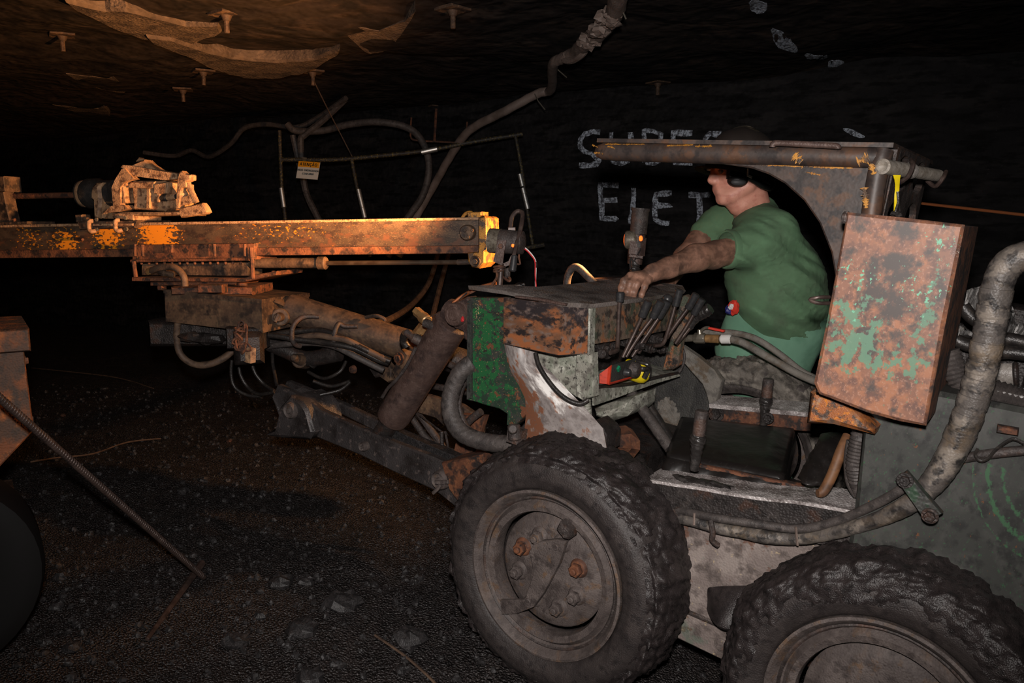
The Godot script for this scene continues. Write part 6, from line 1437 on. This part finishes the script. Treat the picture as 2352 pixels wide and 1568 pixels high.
func build_lamps() -> void:
	var b: MB
	fr = Transform3D()
	# left halogen lamp on its post: shines along the beam
	win(1000, 450, 3.336)
	var d := 2.38
	var ax := Vector3(-0.95, 0.06, -0.3).normalized()
	var ce := P(545, 350, d)
	var glow := StandardMaterial3D.new(); glow.resource_name = "lamp_glow"; glow.albedo_color = C8(255, 150, 70); glow.emission_enabled = true; glow.emission = Color(1.0, 0.36, 0.08); glow.emission_energy_multiplier = 1.6
	b = MB.new(); b.lathe([Vector2(0.02, -0.055), Vector2(0.034, -0.05), Vector2(0.036, 0.02), Vector2(0.034, 0.03)], ce, ax, 28); var lamp := rub("work_lamp", b, M.dusty_iron)
	b = MB.new(); b.ring_lathe([Vector2(0.033, 0.018), Vector2(0.0365, 0.018), Vector2(0.0365, 0.052), Vector2(0.033, 0.052)], ce, ax, 28); obj("tin_rim", b, M.lamp_tin, lamp)
	b = MB.new(); b.lathe([Vector2(0.032, 0.044), Vector2(0.02, 0.048), Vector2(0.002, 0.05)], ce, ax, 24); obj("lamp_face", b, glow, lamp)
	b = MB.new(); b.lump(P(600, 343, d - 0.037), Vector3(0.0065, 0.0085, 0.005), fn, 1.0, 0.1, 7, 10, 1); b.lump(P(597, 378, d - 0.037), Vector3(0.0065, 0.006, 0.005), fn, 1.0, 0.1, 7, 10, 1); obj("lamp_slot_glow", b, glow, lamp)
	b = MB.new(); b.tube([P(575, 275, d), P(580, 200, d), P(590, 155, d), P(620, 120, d), P(650, 118, d), P(668, 140, d - 0.01), P(655, 240, d - 0.03), P(620, 380, d - 0.045), P(600, 460, d - 0.045)], 0.0065, 8, 4); b.box(P(585, 255, d), Vector3(0.024, 0.014, 0.02), 0.003); obj("lamp_handle", b, M.lever_steel, lamp)
	b = MB.new(); b.cyl(P(608, 450, d - 0.045), P(588, 580, d - 0.045), 0.0095, 0.012, 14, 0.004); obj("handle_grip", b, M.knob, lamp)
	b = MB.new(); b.sheet([[P(482, 345, d - 0.04), P(545, 340, d - 0.045)], [P(470, 400, d - 0.04), P(530, 420, d - 0.045)], [P(445, 500, d - 0.03), P(515, 532, d - 0.035)]], 0.006); b.sheet([[P(580, 455, d), P(625, 460, d)], [P(560, 500, d), P(600, 520, d)], [P(500, 525, d), P(540, 540, d)]], 0.006); obj("yoke", b, M.cylinder_rust, lamp)
	b = MB.new(); b.cyl(P(500, 385, d - 0.045), P(500, 385, d - 0.055), 0.008, -1, 6, 0.001); obj("bolt", b, M.rust, lamp)
	b = MB.new(); b.tube([P(505, 520, d), P(500, 600, d), P(492, 700, d), P(488, 760, d)], 0.009, 10, 2); obj("post", b, M.lever_steel, lamp)
	b = MB.new()
	for k in 3:
		var rr := []
		for j in 17: rr.append(P(490, 545 + 12 * k, d) + Vector3(cos(j * TAU / 16) * 0.017, 0.004 * sin(j * TAU / 16 + k), sin(j * TAU / 16) * 0.017))
		b.tube(rr, 0.0025, 6, 1, false)
	b.tube([P(468, 560, d - 0.01), P(472, 620, d - 0.01), P(440, 670, d), P(420, 700, d), P(330, 715, d), P(260, 745, d)], 0.004, 6, 4); b.tube([P(520, 620, d), P(560, 650, d - 0.02), P(575, 640, d - 0.02), P(550, 605, d)], 0.004, 6, 3); b.tube([P(620, 520, d), P(652, 520, d), P(640, 470, d), P(655, 350, d), P(688, 352, d)], 0.003, 6, 2); obj("tie_wire", b, M.rust, lamp)
	b = MB.new(); b.lump(P(552, 590, d - 0.01), Vector3(0.01, 0.016, 0.01), fn, 3.0, 0.3, 6, 9); obj("post_nut", b, M.dusty_iron, lamp)
	b = MB.new(); b.tube([P(630, 378, d), P(690, 400, d), P(740, 450, d), P(768, 500, d), P(770, 560, d), P(768, 640, d), P(770, 775, d)], 0.0022, 6, 4); obj("white_wire", b, M.wire_white, lamp)
	b = MB.new(); b.tube([P(632, 384, d - 0.004), P(688, 408, d - 0.004), P(735, 456, d - 0.004), P(764, 505, d - 0.004), P(765, 600, d - 0.004), P(772, 690, d - 0.004), P(782, 775, d - 0.004)], 0.002, 6, 4); obj("red_wire", b, M.wire_red, lamp)
	b = MB.new(); b.cyl(P(770, 505, d), P(770, 550, d), 0.0045, -1, 8, 0.001); obj("wire_tape", b, M.black_tape, lamp)
	# right halogen lamp, with an open tin on top
	d = 2.72
	var cb := P(1545, 340, d)
	b = MB.new(); b.lathe([Vector2(0.025, -0.08), Vector2(0.028, -0.02), Vector2(0.027, 0.02)], cb, Vector3(0.08, 1, 0).normalized(), 24); var lamp2 := rub("work_lamp", b, M.cylinder_rust)
	b = MB.new(); b.ring_lathe([Vector2(0.026, 0.0), Vector2(0.029, 0.0), Vector2(0.029, 0.075), Vector2(0.0315, 0.078), Vector2(0.0315, 0.086), Vector2(0.028, 0.086), Vector2(0.026, 0.07)], P(1553, 290, d), Vector3(0.08, 1, 0.02).normalized(), 28); b.cyl(P(1553, 290, d), P(1553, 286, d), 0.027, -1, 20); obj("open_tin", b, M.dusty_iron, lamp2)
	b = MB.new(); b.cyl(P(1553, 230, d), P(1551, 145, d), 0.005, -1, 8, 0.001); obj("wooden_peg", b, M.wood_handle, lamp2)
	b = MB.new(); b.lathe([Vector2(0.02, -0.03), Vector2(0.03, -0.02), Vector2(0.031, 0.008), Vector2(0.028, 0.012), Vector2(0.004, 0.014)], P(1485, 335, d), Vector3(-0.93, 0.0, -0.3).normalized(), 24); obj("lamp_rim", b, M.lamp_tin, lamp2)
	b = MB.new(); b.lathe([Vector2(0.026, 0.012), Vector2(0.014, 0.016), Vector2(0.002, 0.017)], P(1484, 335, d), Vector3(-0.93, 0.0, -0.3).normalized(), 20); obj("lamp_face", b, glow, lamp2)
	b = MB.new(); b.lump(P(1573, 325, d - 0.026), Vector3(0.007, 0.010, 0.005), fn, 1.0, 0.1, 7, 10, 1); obj("lamp_slot_glow", b, glow, lamp2)
	b = MB.new(); b.sheet([[P(1492, 345, d - 0.03), P(1535, 345, d - 0.03)], [P(1480, 455, d - 0.03), P(1520, 460, d - 0.03)]], 0.006); b.sheet([[P(1585, 340, d - 0.02), P(1612, 320, d - 0.01)], [P(1570, 470, d - 0.02), P(1600, 460, d - 0.01)]], 0.006); b.bar(P(1480, 455, d - 0.03), P(1590, 470, d - 0.03), 0.012, 0.02); obj("yoke", b, M.cylinder_rust, lamp2)
	b = MB.new(); b.sheet([[P(1535, 345, d - 0.032), P(1570, 360, d - 0.034)], [P(1550, 390, d - 0.032), P(1572, 400, d - 0.034)]], 0.003); obj("loose_flap", b, M.dusty_iron, lamp2)
	b = MB.new(); b.tube([P(1530, 470, d), P(1525, 520, d), P(1528, 560, d), P(1520, 600, d), P(1510, 680, d)], [0.014, 0.016, 0.019, 0.016, 0.012], 10, 4, true, 0.1); obj("taped_post", b, M.black_tape, lamp2)
	b = MB.new(); b.tube([P(1495, 560, d - 0.02), P(1492, 500, d - 0.02), P(1500, 475, d - 0.02), P(1520, 500, d - 0.02), P(1555, 440, d - 0.02), P(1575, 400, d - 0.02)], 0.003, 6, 3); obj("tie_wire", b, M.dark_iron, lamp2)
	# the light that leaves the two faces
	for l in [[ce + ax * 0.07, Vector3(-0.85, 0.42, -0.5), 7.5, 42.5], [P(1475, 335, d) + Vector3(-0.04, 0, -0.015), Vector3(-0.9, -0.08, -0.3), 1.7, 66.0]]:
		var s := SpotLight3D.new(); s.name = "lamp_light"; s.light_color = Color(1.0, 0.7, 0.42); s.light_energy = l[2]; s.spot_range = 12.0; s.spot_attenuation = 2.0; s.spot_angle = l[3]; s.spot_angle_attenuation = 1.0; s.light_size = 0.03; s.shadow_enabled = true
		add_child(s, true); s.look_at_from_position(l[0], l[0] + l[1], Vector3.UP)
	# curved handle behind the hood, and the pale board edge behind it
	win(1000, 450, 3.336)
	fr = rig_tr
	pipe("hood_hoop", [1005, 720, -0.7, 1010, 640, -0.7, 1035, 570, -0.7, 1070, 545, -0.7, 1110, 560, -0.7, 1160, 610, -0.7, 1230, 680, -0.7], 0.0135, M.hose_rubber)
	b = MB.new(); b.bar(q(1225, 634, -0.85), q(1425, 634, -0.85), 0.008, 0.14, Vector3.UP); rub("back_ledge", b, M.cylinder_rust)

# ---------------------------------------------------------------- the miner
func build_person() -> void:
	fr = Transform3D()
	win(0, 0, 1)
	var b: MB; var s: SD
	var hip := P(1792, 752, 2.90)
	var feet := Vector3(hip.x + 0.02, 0, hip.z - 0.12); feet.y = floor_y(feet.x, feet.z) + 0.01
	var man := base("person", feet)
	tag(man, "miner in green shirt and helmet leaning over the rig with one hand on a lever", "person")
	# head frame: x to the face, y up, z to his left (towards us)
	var hx := Vector3(-0.965, -0.14, 0.21).normalized(); var hz := hx.cross(Vector3(-0.14, 0.99, 0.05)).normalized(); var hy := hz.cross(hx)
	var H := Transform3D(Basis(hx, hy, hz), P(1697, 395, 2.72))
	var neck0 := P(1733, 505, 2.79)
	var skin := MB.new()
	s = SD.new(0.0036, 0.0048)
	var hb := [[-0.01, 0.055, 0, -0.012, 0.05, 0, 0.083, 0.083], [-0.04, 0.045, 0, -0.04, 0.03, 0, 0.072, 0.068], [0.03, 0.02, 0, 0.036, -0.035, 0, 0.062, 0.054], [0.04, -0.03, 0, 0.052, -0.072, 0, 0.046, 0.030],
		[0.05, -0.012, 0.034, 0.05, -0.03, 0.03, 0.028, 0.026], [0.05, -0.012, -0.034, 0.05, -0.03, -0.03, 0.028, 0.026], [-0.005, -0.045, 0.045, 0.045, -0.075, 0.026, 0.027, 0.022], [-0.005, -0.045, -0.045, 0.045, -0.075, -0.026, 0.027, 0.022],
		[0.069, -0.083, 0.008, 0.069, -0.083, -0.008, 0.017, 0.017], [0.083, 0.02, 0, 0.104, -0.013, 0, 0.009, 0.010], [0.086, 0.0, 0, 0.096, -0.013, 0, 0.012, 0.011], [0.096, -0.019, 0.012, 0.096, -0.019, -0.012, 0.0088, 0.0088], [0.073, 0.032, 0.03, 0.073, 0.032, -0.03, 0.017, 0.017],
		[0.083, -0.045, 0.013, 0.083, -0.045, -0.013, 0.0085, 0.0085], [0.080, -0.057, 0.012, 0.080, -0.057, -0.012, 0.0085, 0.0085], [0.02, -0.075, 0, 0.0, -0.1, 0, 0.046, 0.05]]
	for k in hb: s.add(H * Vector3(k[0], k[1], k[2]), H * Vector3(k[3], k[4], k[5]), k[6], k[7])
	for e in [1.0, -1.0]: s.add(H * Vector3(-0.012, 0.005, 0.074 * e), H * Vector3(-0.02, -0.025, 0.072 * e), 0.014, 0.009)
	s.add(H * Vector3(-0.02, -0.03, 0), neck0, 0.060, 0.066)
	s.emit(skin)
	var body := obj("head_and_neck", skin, M.skin, man)
	# torso core and arms
	var wrist := P(1500, 626, 2.40)
	var arm := MB.new()
	s = SD.new(0.0085, 0.007)
	s.add(P(1780, 548, 2.66), P(1690, 575, 2.60), 0.055, 0.047); s.add(P(1690, 575, 2.60), P(1643, 583, 2.555), 0.046, 0.040)
	s.add(P(1643, 584, 2.555), P(1598, 592, 2.50), 0.041, 0.041); s.add(P(1598, 592, 2.50), P(1535, 615, 2.43), 0.041, 0.030); s.add(P(1535, 615, 2.43), wrist, 0.030, 0.024); s.add(wrist, P(1486, 634, 2.385), 0.024, 0.022)
	s.add(P(1640, 600, 2.55), P(1636, 602, 2.55), 0.02, 0.02)
	s.emit(arm)
	s = SD.new(0.0026, 0.0024)
	var fingers := [[[1448, 633, 2.37], [1433, 645, 2.35], [1427, 660, 2.345], [1425, 673, 2.35]], [[1461, 636, 2.36], [1447, 651, 2.34], [1441, 670, 2.335], [1440, 685, 2.345]], [[1474, 640, 2.36], [1463, 653, 2.34], [1456, 671, 2.335], [1455, 685, 2.345]], [[1487, 645, 2.365], [1481, 658, 2.35], [1474, 676, 2.345], [1469, 690, 2.355]]]
	for f in 4:
		var g: Array = fingers[f]; var pp := []
		for k in g: pp.append(P(k[0], k[1], k[2]))
		var r := 0.0098 if f < 3 else 0.0086
		s.add(pp[0], pp[1], r * 1.08, r); s.add(pp[1], pp[2], r * 1.04, r * 0.92); s.add(pp[2], pp[3], r * 0.95, r * 0.8)
		s.add(P(1490, 632, 2.39), pp[0], 0.017, 0.0115)
	s.add(P(1487, 640, 2.40), P(1462, 644, 2.385), 0.018, 0.015)
	s.add(wrist, P(1484, 635, 2.388), 0.024, 0.019)
	s.add(P(1478, 640, 2.415), P(1446, 664, 2.405), 0.014, 0.0115); s.add(P(1446, 664, 2.405), P(1424, 681, 2.39), 0.0112, 0.0102); s.add(P(1424, 681, 2.39), P(1409, 688, 2.375), 0.010, 0.0082)
	s.emit(arm)
	# far arm and hand
	s = SD.new(0.0085, 0.007)
	s.add(P(1655, 525, 2.93), P(1606, 555, 2.90), 0.05, 0.044); s.add(P(1606, 555, 2.90), P(1572, 592, 2.86), 0.043, 0.038); s.add(P(1572, 592, 2.86), P(1540, 640, 2.76), 0.039, 0.027)
	s.emit(arm)
	s = SD.new(0.003, 0.0026)
	s.add(P(1540, 640, 2.76), P(1534, 655, 2.74), 0.027, 0.02, Vector3(1, 0, 0), 0.8)
	for f in 4:
		var a := P(1540 - f * 5, 655 - f * 2, 2.73); var c := P(1536 - f * 6, 668 - f * 2, 2.71); var d := P(1530 - f * 6, 672 - f * 1.5, 2.735)
		s.add(a, c, 0.0098, 0.009); s.add(c, d, 0.009, 0.008)
	s.add(P(1536, 652, 2.76), P(1522, 664, 2.77), 0.013, 0.01); s.add(P(1522, 664, 2.77), P(1512, 672, 2.76), 0.0098, 0.008)
	s.emit(arm)
	obj("arms", arm, M.dirty_skin, man)
	# shirt
	b = MB.new()
	s = SD.new(0.011, 0.020)
	for e in [-1.0, 1.0]:
		var dz: float = 0.085 * e
		s.add(P(1735, 535, 2.79 + dz), P(1760, 602, 2.82 + dz), 0.078, 0.120); s.add(P(1760, 602, 2.82 + dz), P(1778, 652, 2.84 + dz), 0.120, 0.146)
		s.add(P(1778, 652, 2.84 + dz), P(1802, 700, 2.86 + dz), 0.148, 0.136); s.add(P(1802, 700, 2.86 + dz), P(1812, 722, 2.87 + dz), 0.136, 0.115)
	s.add(P(1795, 555, 2.76), P(1842, 625, 2.82), 0.05, 0.06)
	s.add(P(1748, 490, 2.79), P(1776, 540, 2.66), 0.048, 0.068); s.add(P(1738, 492, 2.80), P(1655, 522, 2.92), 0.05, 0.066)
	s.add(P(1776, 543, 2.655), P(1738, 560, 2.63), 0.072, 0.069); s.add(P(1738, 560, 2.63), P(1688, 572, 2.605), 0.069, 0.060)
	s.add(P(1655, 522, 2.92), P(1622, 542, 2.91), 0.066, 0.058)
	s.emit(b, func(p): return p + Vector3(0, 0.006, 0.014) * nz3(p.x + p.y, p.y * 1.6, p.z, 200.0) + Vector3(0.009, 0, 0.02) * nz3(p.x * 0.6, p.y * 4.0 + p.x * 2.2, p.z * 0.6, 230.0))
	var shirt := obj("shirt", b, M.shirt_cloth, man)
	b = MB.new()
	var rr := []
	for j in 25:
		var t := TAU * j / 24.0
		rr.append(neck0 + Vector3(0.008, 0.010, 0) + Vector3(cos(t) * 0.062, cos(t) * 0.034 - 0.02 * maxf(0.0, -cos(t)), sin(t) * 0.066))
	b.tube(rr, 0.0075, 8, 1, false); obj("collar", b, M.shirt_cloth, shirt)
	b = MB.new()
	var sa := []; var ax := (P(1696, 572, 2.605) - P(1745, 560, 2.63)).normalized()
	b.ring_lathe([Vector2(0.060, 0.0), Vector2(0.064, 0.002), Vector2(0.0645, 0.018), Vector2(0.061, 0.024), Vector2(0.055, 0.024), Vector2(0.054, 0.0)], P(1680, 573, 2.600), (ax + Vector3(0, 0.25, 0)).normalized(), 28); obj("sleeve_hem", b, M.shirt_cloth, shirt)
	# trousers
	b = MB.new()
	var fy := feet.y
	s = SD.new(0.012, 0.02)
	for e in [-1.0, 1.0]:
		var h0 := hip + Vector3(0.0, 0.02, 0.09 * e)
		var kn := Vector3(hip.x - 0.02 - 0.03 * e, fy + 0.50, hip.z - 0.12 + 0.10 * e); var an := Vector3(hip.x + 0.06, fy + 0.10, hip.z - 0.12 + 0.12 * e)
		s.add(h0, h0.lerp(kn, 0.5) + Vector3(-0.03, 0, 0), 0.128, 0.122); s.add(h0.lerp(kn, 0.5) + Vector3(-0.03, 0, 0), kn, 0.125, 0.09); s.add(kn, an, 0.088, 0.062)
	s.add(hip + Vector3(0, 0.03, -0.07), hip + Vector3(0, 0.03, 0.07), 0.126, 0.126)
	s.add(P(1712, 720, 2.80), P(1700, 800, 2.80), 0.06, 0.085)
	s.emit(b, func(p): return p + Vector3(0.006, 0, 0.008) * nz3(p.x * 2.0, p.y * 1.2, p.z, 160.0))
	var tr := obj("trousers", b, M.trouser_cloth, man)
	b = MB.new()
	for k in 5: b.tube([P(1872 + 7 * k, 714 - 3 * k, 2.74), P(1873 + 7 * k, 735 - 2 * k, 2.735), P(1872 + 7 * k, 752 - 2 * k, 2.74)], 0.004, 6, 2)
	obj("waist_gathers", b, M.trouser_cloth, tr)
	b = MB.new()
	for e in [-1.0, 1.0]:
		var an := Vector3(hip.x + 0.06, fy, hip.z - 0.12 + 0.12 * e)
		s = SD.new(0.010, 0.012)
		s.add(an + Vector3(0, 0.24, 0), an + Vector3(0, 0.06, 0), 0.058, 0.05); s.add(an + Vector3(0.03, 0.04, 0), an + Vector3(-0.14, 0.035, 0), 0.042, 0.038)
		s.emit(b)
	obj("boots", b, M.boot_rubber, man)
	# helmet with cap edge and ear defenders
	var gx := Vector3(-0.955, 0.22, 0.2).normalized(); var gz := gx.cross(Vector3.UP).normalized(); var gy := gz.cross(gx)
	var G := Transform3D(Basis(gx, gy, gz), P(1697, 400, 2.72))
	var rings := []
	for i in 14:
		var el := PI * 0.5 * i / 13.0
		var ring := PackedVector3Array()
		for j in 36:
			var t := TAU * j / 36
			var rid := 1.0 + 0.03 * exp(-pow(sin(t) * 5.0, 2.0)) * (1.0 if absf(cos(t)) > 0.2 else 0.0)
			ring.append(G * Vector3(cos(t) * cos(el) * 0.118, sin(el) * 0.158 * rid + 0.0, sin(t) * cos(el) * 0.106))
		rings.append(ring)
	b = MB.new(); b.loft(rings, true, true, 1); var hel := obj("helmet", b, M.helmet_shell, man)
	b = MB.new(); rings = []
	for k in [[1.0, 0.004], [1.04, 0.0], [1.10, -0.006], [1.10, -0.010], [1.0, -0.006]]:
		var ring := PackedVector3Array()
		for j in 36:
			var t := TAU * j / 36
			var vis: float = 0.025 * maxf(0.0, cos(t)) * (k[0] - 1.0) / 0.1
			ring.append(G * Vector3(cos(t) * (0.118 * k[0] + vis), k[1] - vis * 0.2, sin(t) * 0.106 * k[0]))
		rings.append(ring)
	rings.append(rings[0]); b.loft(rings, true, false, 2); obj("cap_edge", b, M.helmet_shell, hel)
	b = MB.new(); b.lump(P(1628, 389, 2.69), Vector3(0.008, 0.005, 0.008), fn, 1.0, 0.2, 6, 8); obj("brim_glint", b, M.white_mark, hel)  # white lump painted in for the highlight on the brim front
	b = MB.new(); b.box(P(1692, 399, 2.63), Vector3(0.064, 0.034, 0.03), 0.008, Basis(Vector3(0, 0, 1), -0.02)); var ear := obj("ear_defender", b, M.black_plastic, man)
	b = MB.new(); b.lump(P(1694, 414, 2.632), Vector3(0.034, 0.022, 0.03), fn, 1.0, 0.0, 12, 18, 1); obj("ear_cup", b, M.black_plastic, ear)
	b = MB.new(); b.lump(P(1696, 418, 2.615), Vector3(0.025, 0.012, 0.014), fn, 1.0, 0.0, 10, 16, 1); obj("ear_pad", b, M.grey_pad, ear)
	b = MB.new(); b.box(P(1718, 396, 2.60), Vector3(0.006, 0.026, 0.006), 0.001); b.box(P(1722, 405, 2.60), Vector3(0.016, 0.007, 0.006), 0.001, Basis(Vector3(0, 0, 1), -0.4)); b.tube([P(1752, 419, 2.645), P(1766, 424, 2.66)], 0.006, 8, 1); obj("white_clip", b, M.white_mark, ear)
	b = MB.new(); b.tube([P(1714, 404, 2.633), P(1735, 415, 2.635), P(1752, 426, 2.645), P(1768, 431, 2.68), P(1772, 428, 2.74)], 0.0115, 10, 4); obj("neck_band", b, M.black_plastic, ear)
	b = MB.new(); b.box(P(1738, 396, 2.65), Vector3(0.05, 0.05, 0.02), 0.008, Basis(Vector3(0, 0, 1), -0.3)); obj("rear_strap", b, M.black_plastic, hel)
	b = MB.new()
	s = SD.new(0.007, 0.008)
	s.add(H * Vector3(-0.045, 0.05, 0), H * Vector3(-0.05, 0.0, 0), 0.080, 0.070); s.add(H * Vector3(-0.01, 0.06, 0), H * Vector3(0.01, 0.06, 0), 0.086, 0.084)
	s.emit(b); obj("hair", b, M.dark_hair, man)
	for e in [1.0, -1.0]:
		b = MB.new(); b.lump(H * Vector3(0.076, 0.013, 0.03 * e), Vector3.ONE * 0.0125, fn, 1.0, 0.0, 10, 14, 1); obj("eye", b, M.eye_shade, man)

# ---------------------------------------------------------------- things that lie, hang or lean on the rig
func build_loose_things() -> void:
	var b: MB; var o: MeshInstance3D
	fr = rig_tr
	win(1400, 640, 3.015)
	# cushion wrapped in black plastic
	var c := q3([500, 975, -0.74, 1275, 1058, -0.74, 1205, 1395, -0.27, 395, 1240, -0.27])
	var rows := []
	for i in 17:
		var r := []
		for j in 25:
			var u := j / 24.0; var v := i / 16.0
			var p: Vector3 = ((c[0] as Vector3).lerp(c[1], u)).lerp((c[3] as Vector3).lerp(c[2], u), v)
			var e := minf(minf(u, 1.0 - u) * 6.0, minf(v, 1.0 - v) * 5.0)
			p.y += 0.018 * minf(1.0, e) + 0.004 * nz3(p.x * 2.0, 3.0, p.z, 160.0) * minf(1.0, e)
			r.append(p)
		rows.append(r)
	b = MB.new(); b.sheet(rows, 0.02, 1); o = obj("seat_cushion", b, M.seat_plastic)
	tag(o, "black plastic wrapped seat cushion lying in the rig's footwell", "cushion")
	var sk := []
	for i in 5:
		var r := []
		for j in 25:
			var p: Vector3 = rows[16][j]; var t := i / 4.0
			p += Vector3(-0.0, -0.07 * t, 0.02 * sin(PI * t) + 0.012 * t * sin(j * 1.1))
			r.append(p)
		sk.append(r)
	b = MB.new(); b.sheet(sk, 0.008, 1); obj("front_fold", b, M.seat_plastic, o)
	sk = []
	for i in 4:
		var r := []
		for j in 17:
			var p: Vector3 = rows[j][24]; r.append(p + Vector3(0.01 * sin(PI * i / 3.0), -0.07 * i / 3.0, 0))
		sk.append(r)
	b = MB.new(); b.sheet(sk, 0.008, 1); obj("side_fold", b, M.seat_plastic, o)
	place(o, rig_tr * (c[0].lerp(c[2], 0.5) + Vector3(0, -0.08, 0)))
	# upright bolster beside it
	rows = []
	var cl := q3([1520, 1075, -0.36, 1360, 1380, -0.22]); var cr := q3([1630, 1090, -0.36, 1450, 1440, -0.22])
	for i in 13:
		var t := i / 12.0; var ring := PackedVector3Array()
		var m: Vector3 = ((cl[0] as Vector3).lerp(cl[1], t) + (cr[0] as Vector3).lerp(cr[1], t)) * 0.5
		for j in 20:
			var a := TAU * j / 20
			var k := (0.6 if i == 0 or i == 12 else 1.0) * (1.0 + 0.34 * nz3(cos(a) * 2.0, t * 7.0, sin(a) * 2.0, 90.0))
			ring.append(m + Vector3(cos(a) * 0.034 * k, 0.0, sin(a) * 0.05 * k))
		rows.append(ring)
	b = MB.new(); b.loft(rows, true, true, 1); o = obj("bolster", b, M.seat_plastic)
	tag(o, "wrinkled black plastic bolster standing between cushion and wooden handle", "bolster")
	place(o, rig_tr * ((cl[1] + cr[1]) * 0.5))
	# wooden handle
	b = MB.new(); b.tube(q3([1645, 1085, -0.25, 1600, 1200, -0.22, 1540, 1360, -0.2, 1480, 1470, -0.18, 1440, 1485, -0.17]), [0.010, 0.0125, 0.0125, 0.012, 0.009], 12, 4)
	o = obj("wooden_handle", b, M.wood_handle); tag(o, "brown wooden tool handle leaning beside the black bolster", "handle"); place(o, rig_tr * q(1440, 1485, -0.17))
	# roll held by the two hooks of the canopy, with a strip of yellow ribbon
	fr = Transform3D(); win(0, 0, 1)
	var r0 := P(2026, 382, 1.72); var r1 := P(2158, 404, 1.93)
	b = MB.new(); var ax := (r1 - r0).normalized(); var L := (r1 - r0).length()
	b.lathe([Vector2(0.005, 0.006), Vector2(0.012, 0.0), Vector2(0.0165, 0.003), Vector2(0.0165, L * 0.4), Vector2(0.0145, L * 0.45), Vector2(0.0145, L - 0.01), Vector2(0.009, L)], r0, ax, 24)
	o = obj("paper_roll", b, M.paper_roll); tag(o, "grey rolled tube held in two hooks at the canopy's rear corner", "roll")
	b = MB.new(); b.ring_lathe([Vector2(0.0165, L * 0.4), Vector2(0.0185, L * 0.41), Vector2(0.018, L * 0.47), Vector2(0.0145, L * 0.48)], r0, ax, 20); obj("tape_turn", b, M.cream_sheet, o)
	place(o, r0)
	b = MB.new()
	var rw := []
	for i in 9:
		var t := i / 8.0
		var w := lerpf(0.008, 0.002, pow(t, 0.6)); var p := P(lerpf(2060, 2057, t) + 2.0 * sin(t * 5.0), lerpf(402, 490, t), 1.73)
		rw.append([p + Vector3(-w, 0, 0.002 * sin(t * 9.0)), p, p + Vector3(w, 0, -0.003 * sin(t * 7.0))])
	b.sheet(rw, 0.0015); o = obj("ribbon", b, M.yellow_plastic); tag(o, "yellow ribbon hanging from the grey tube above the cabinet", "ribbon")
	b = MB.new(); b.tube([P(2062, 440, 1.725), P(2063, 465, 1.725), P(2056, 492, 1.725), P(2070, 494, 1.725)], 0.003, 6, 3); b.lump(P(2056, 490, 1.73), Vector3(0.012, 0.006, 0.01), fn, 2.0, 0.4, 6, 9); obj("knot", b, M.black_tape, o)
	# red-brown rod reaching out to the right
	b = MB.new(); b.cyl(P(2118, 467, 2.3), P(2480, 508, 1.9), 0.0042, -1, 10)
	o = obj("thin_rod", b, M.copper_wire); tag(o, "thin red-brown rod running from behind the canopy to the right edge", "rod")
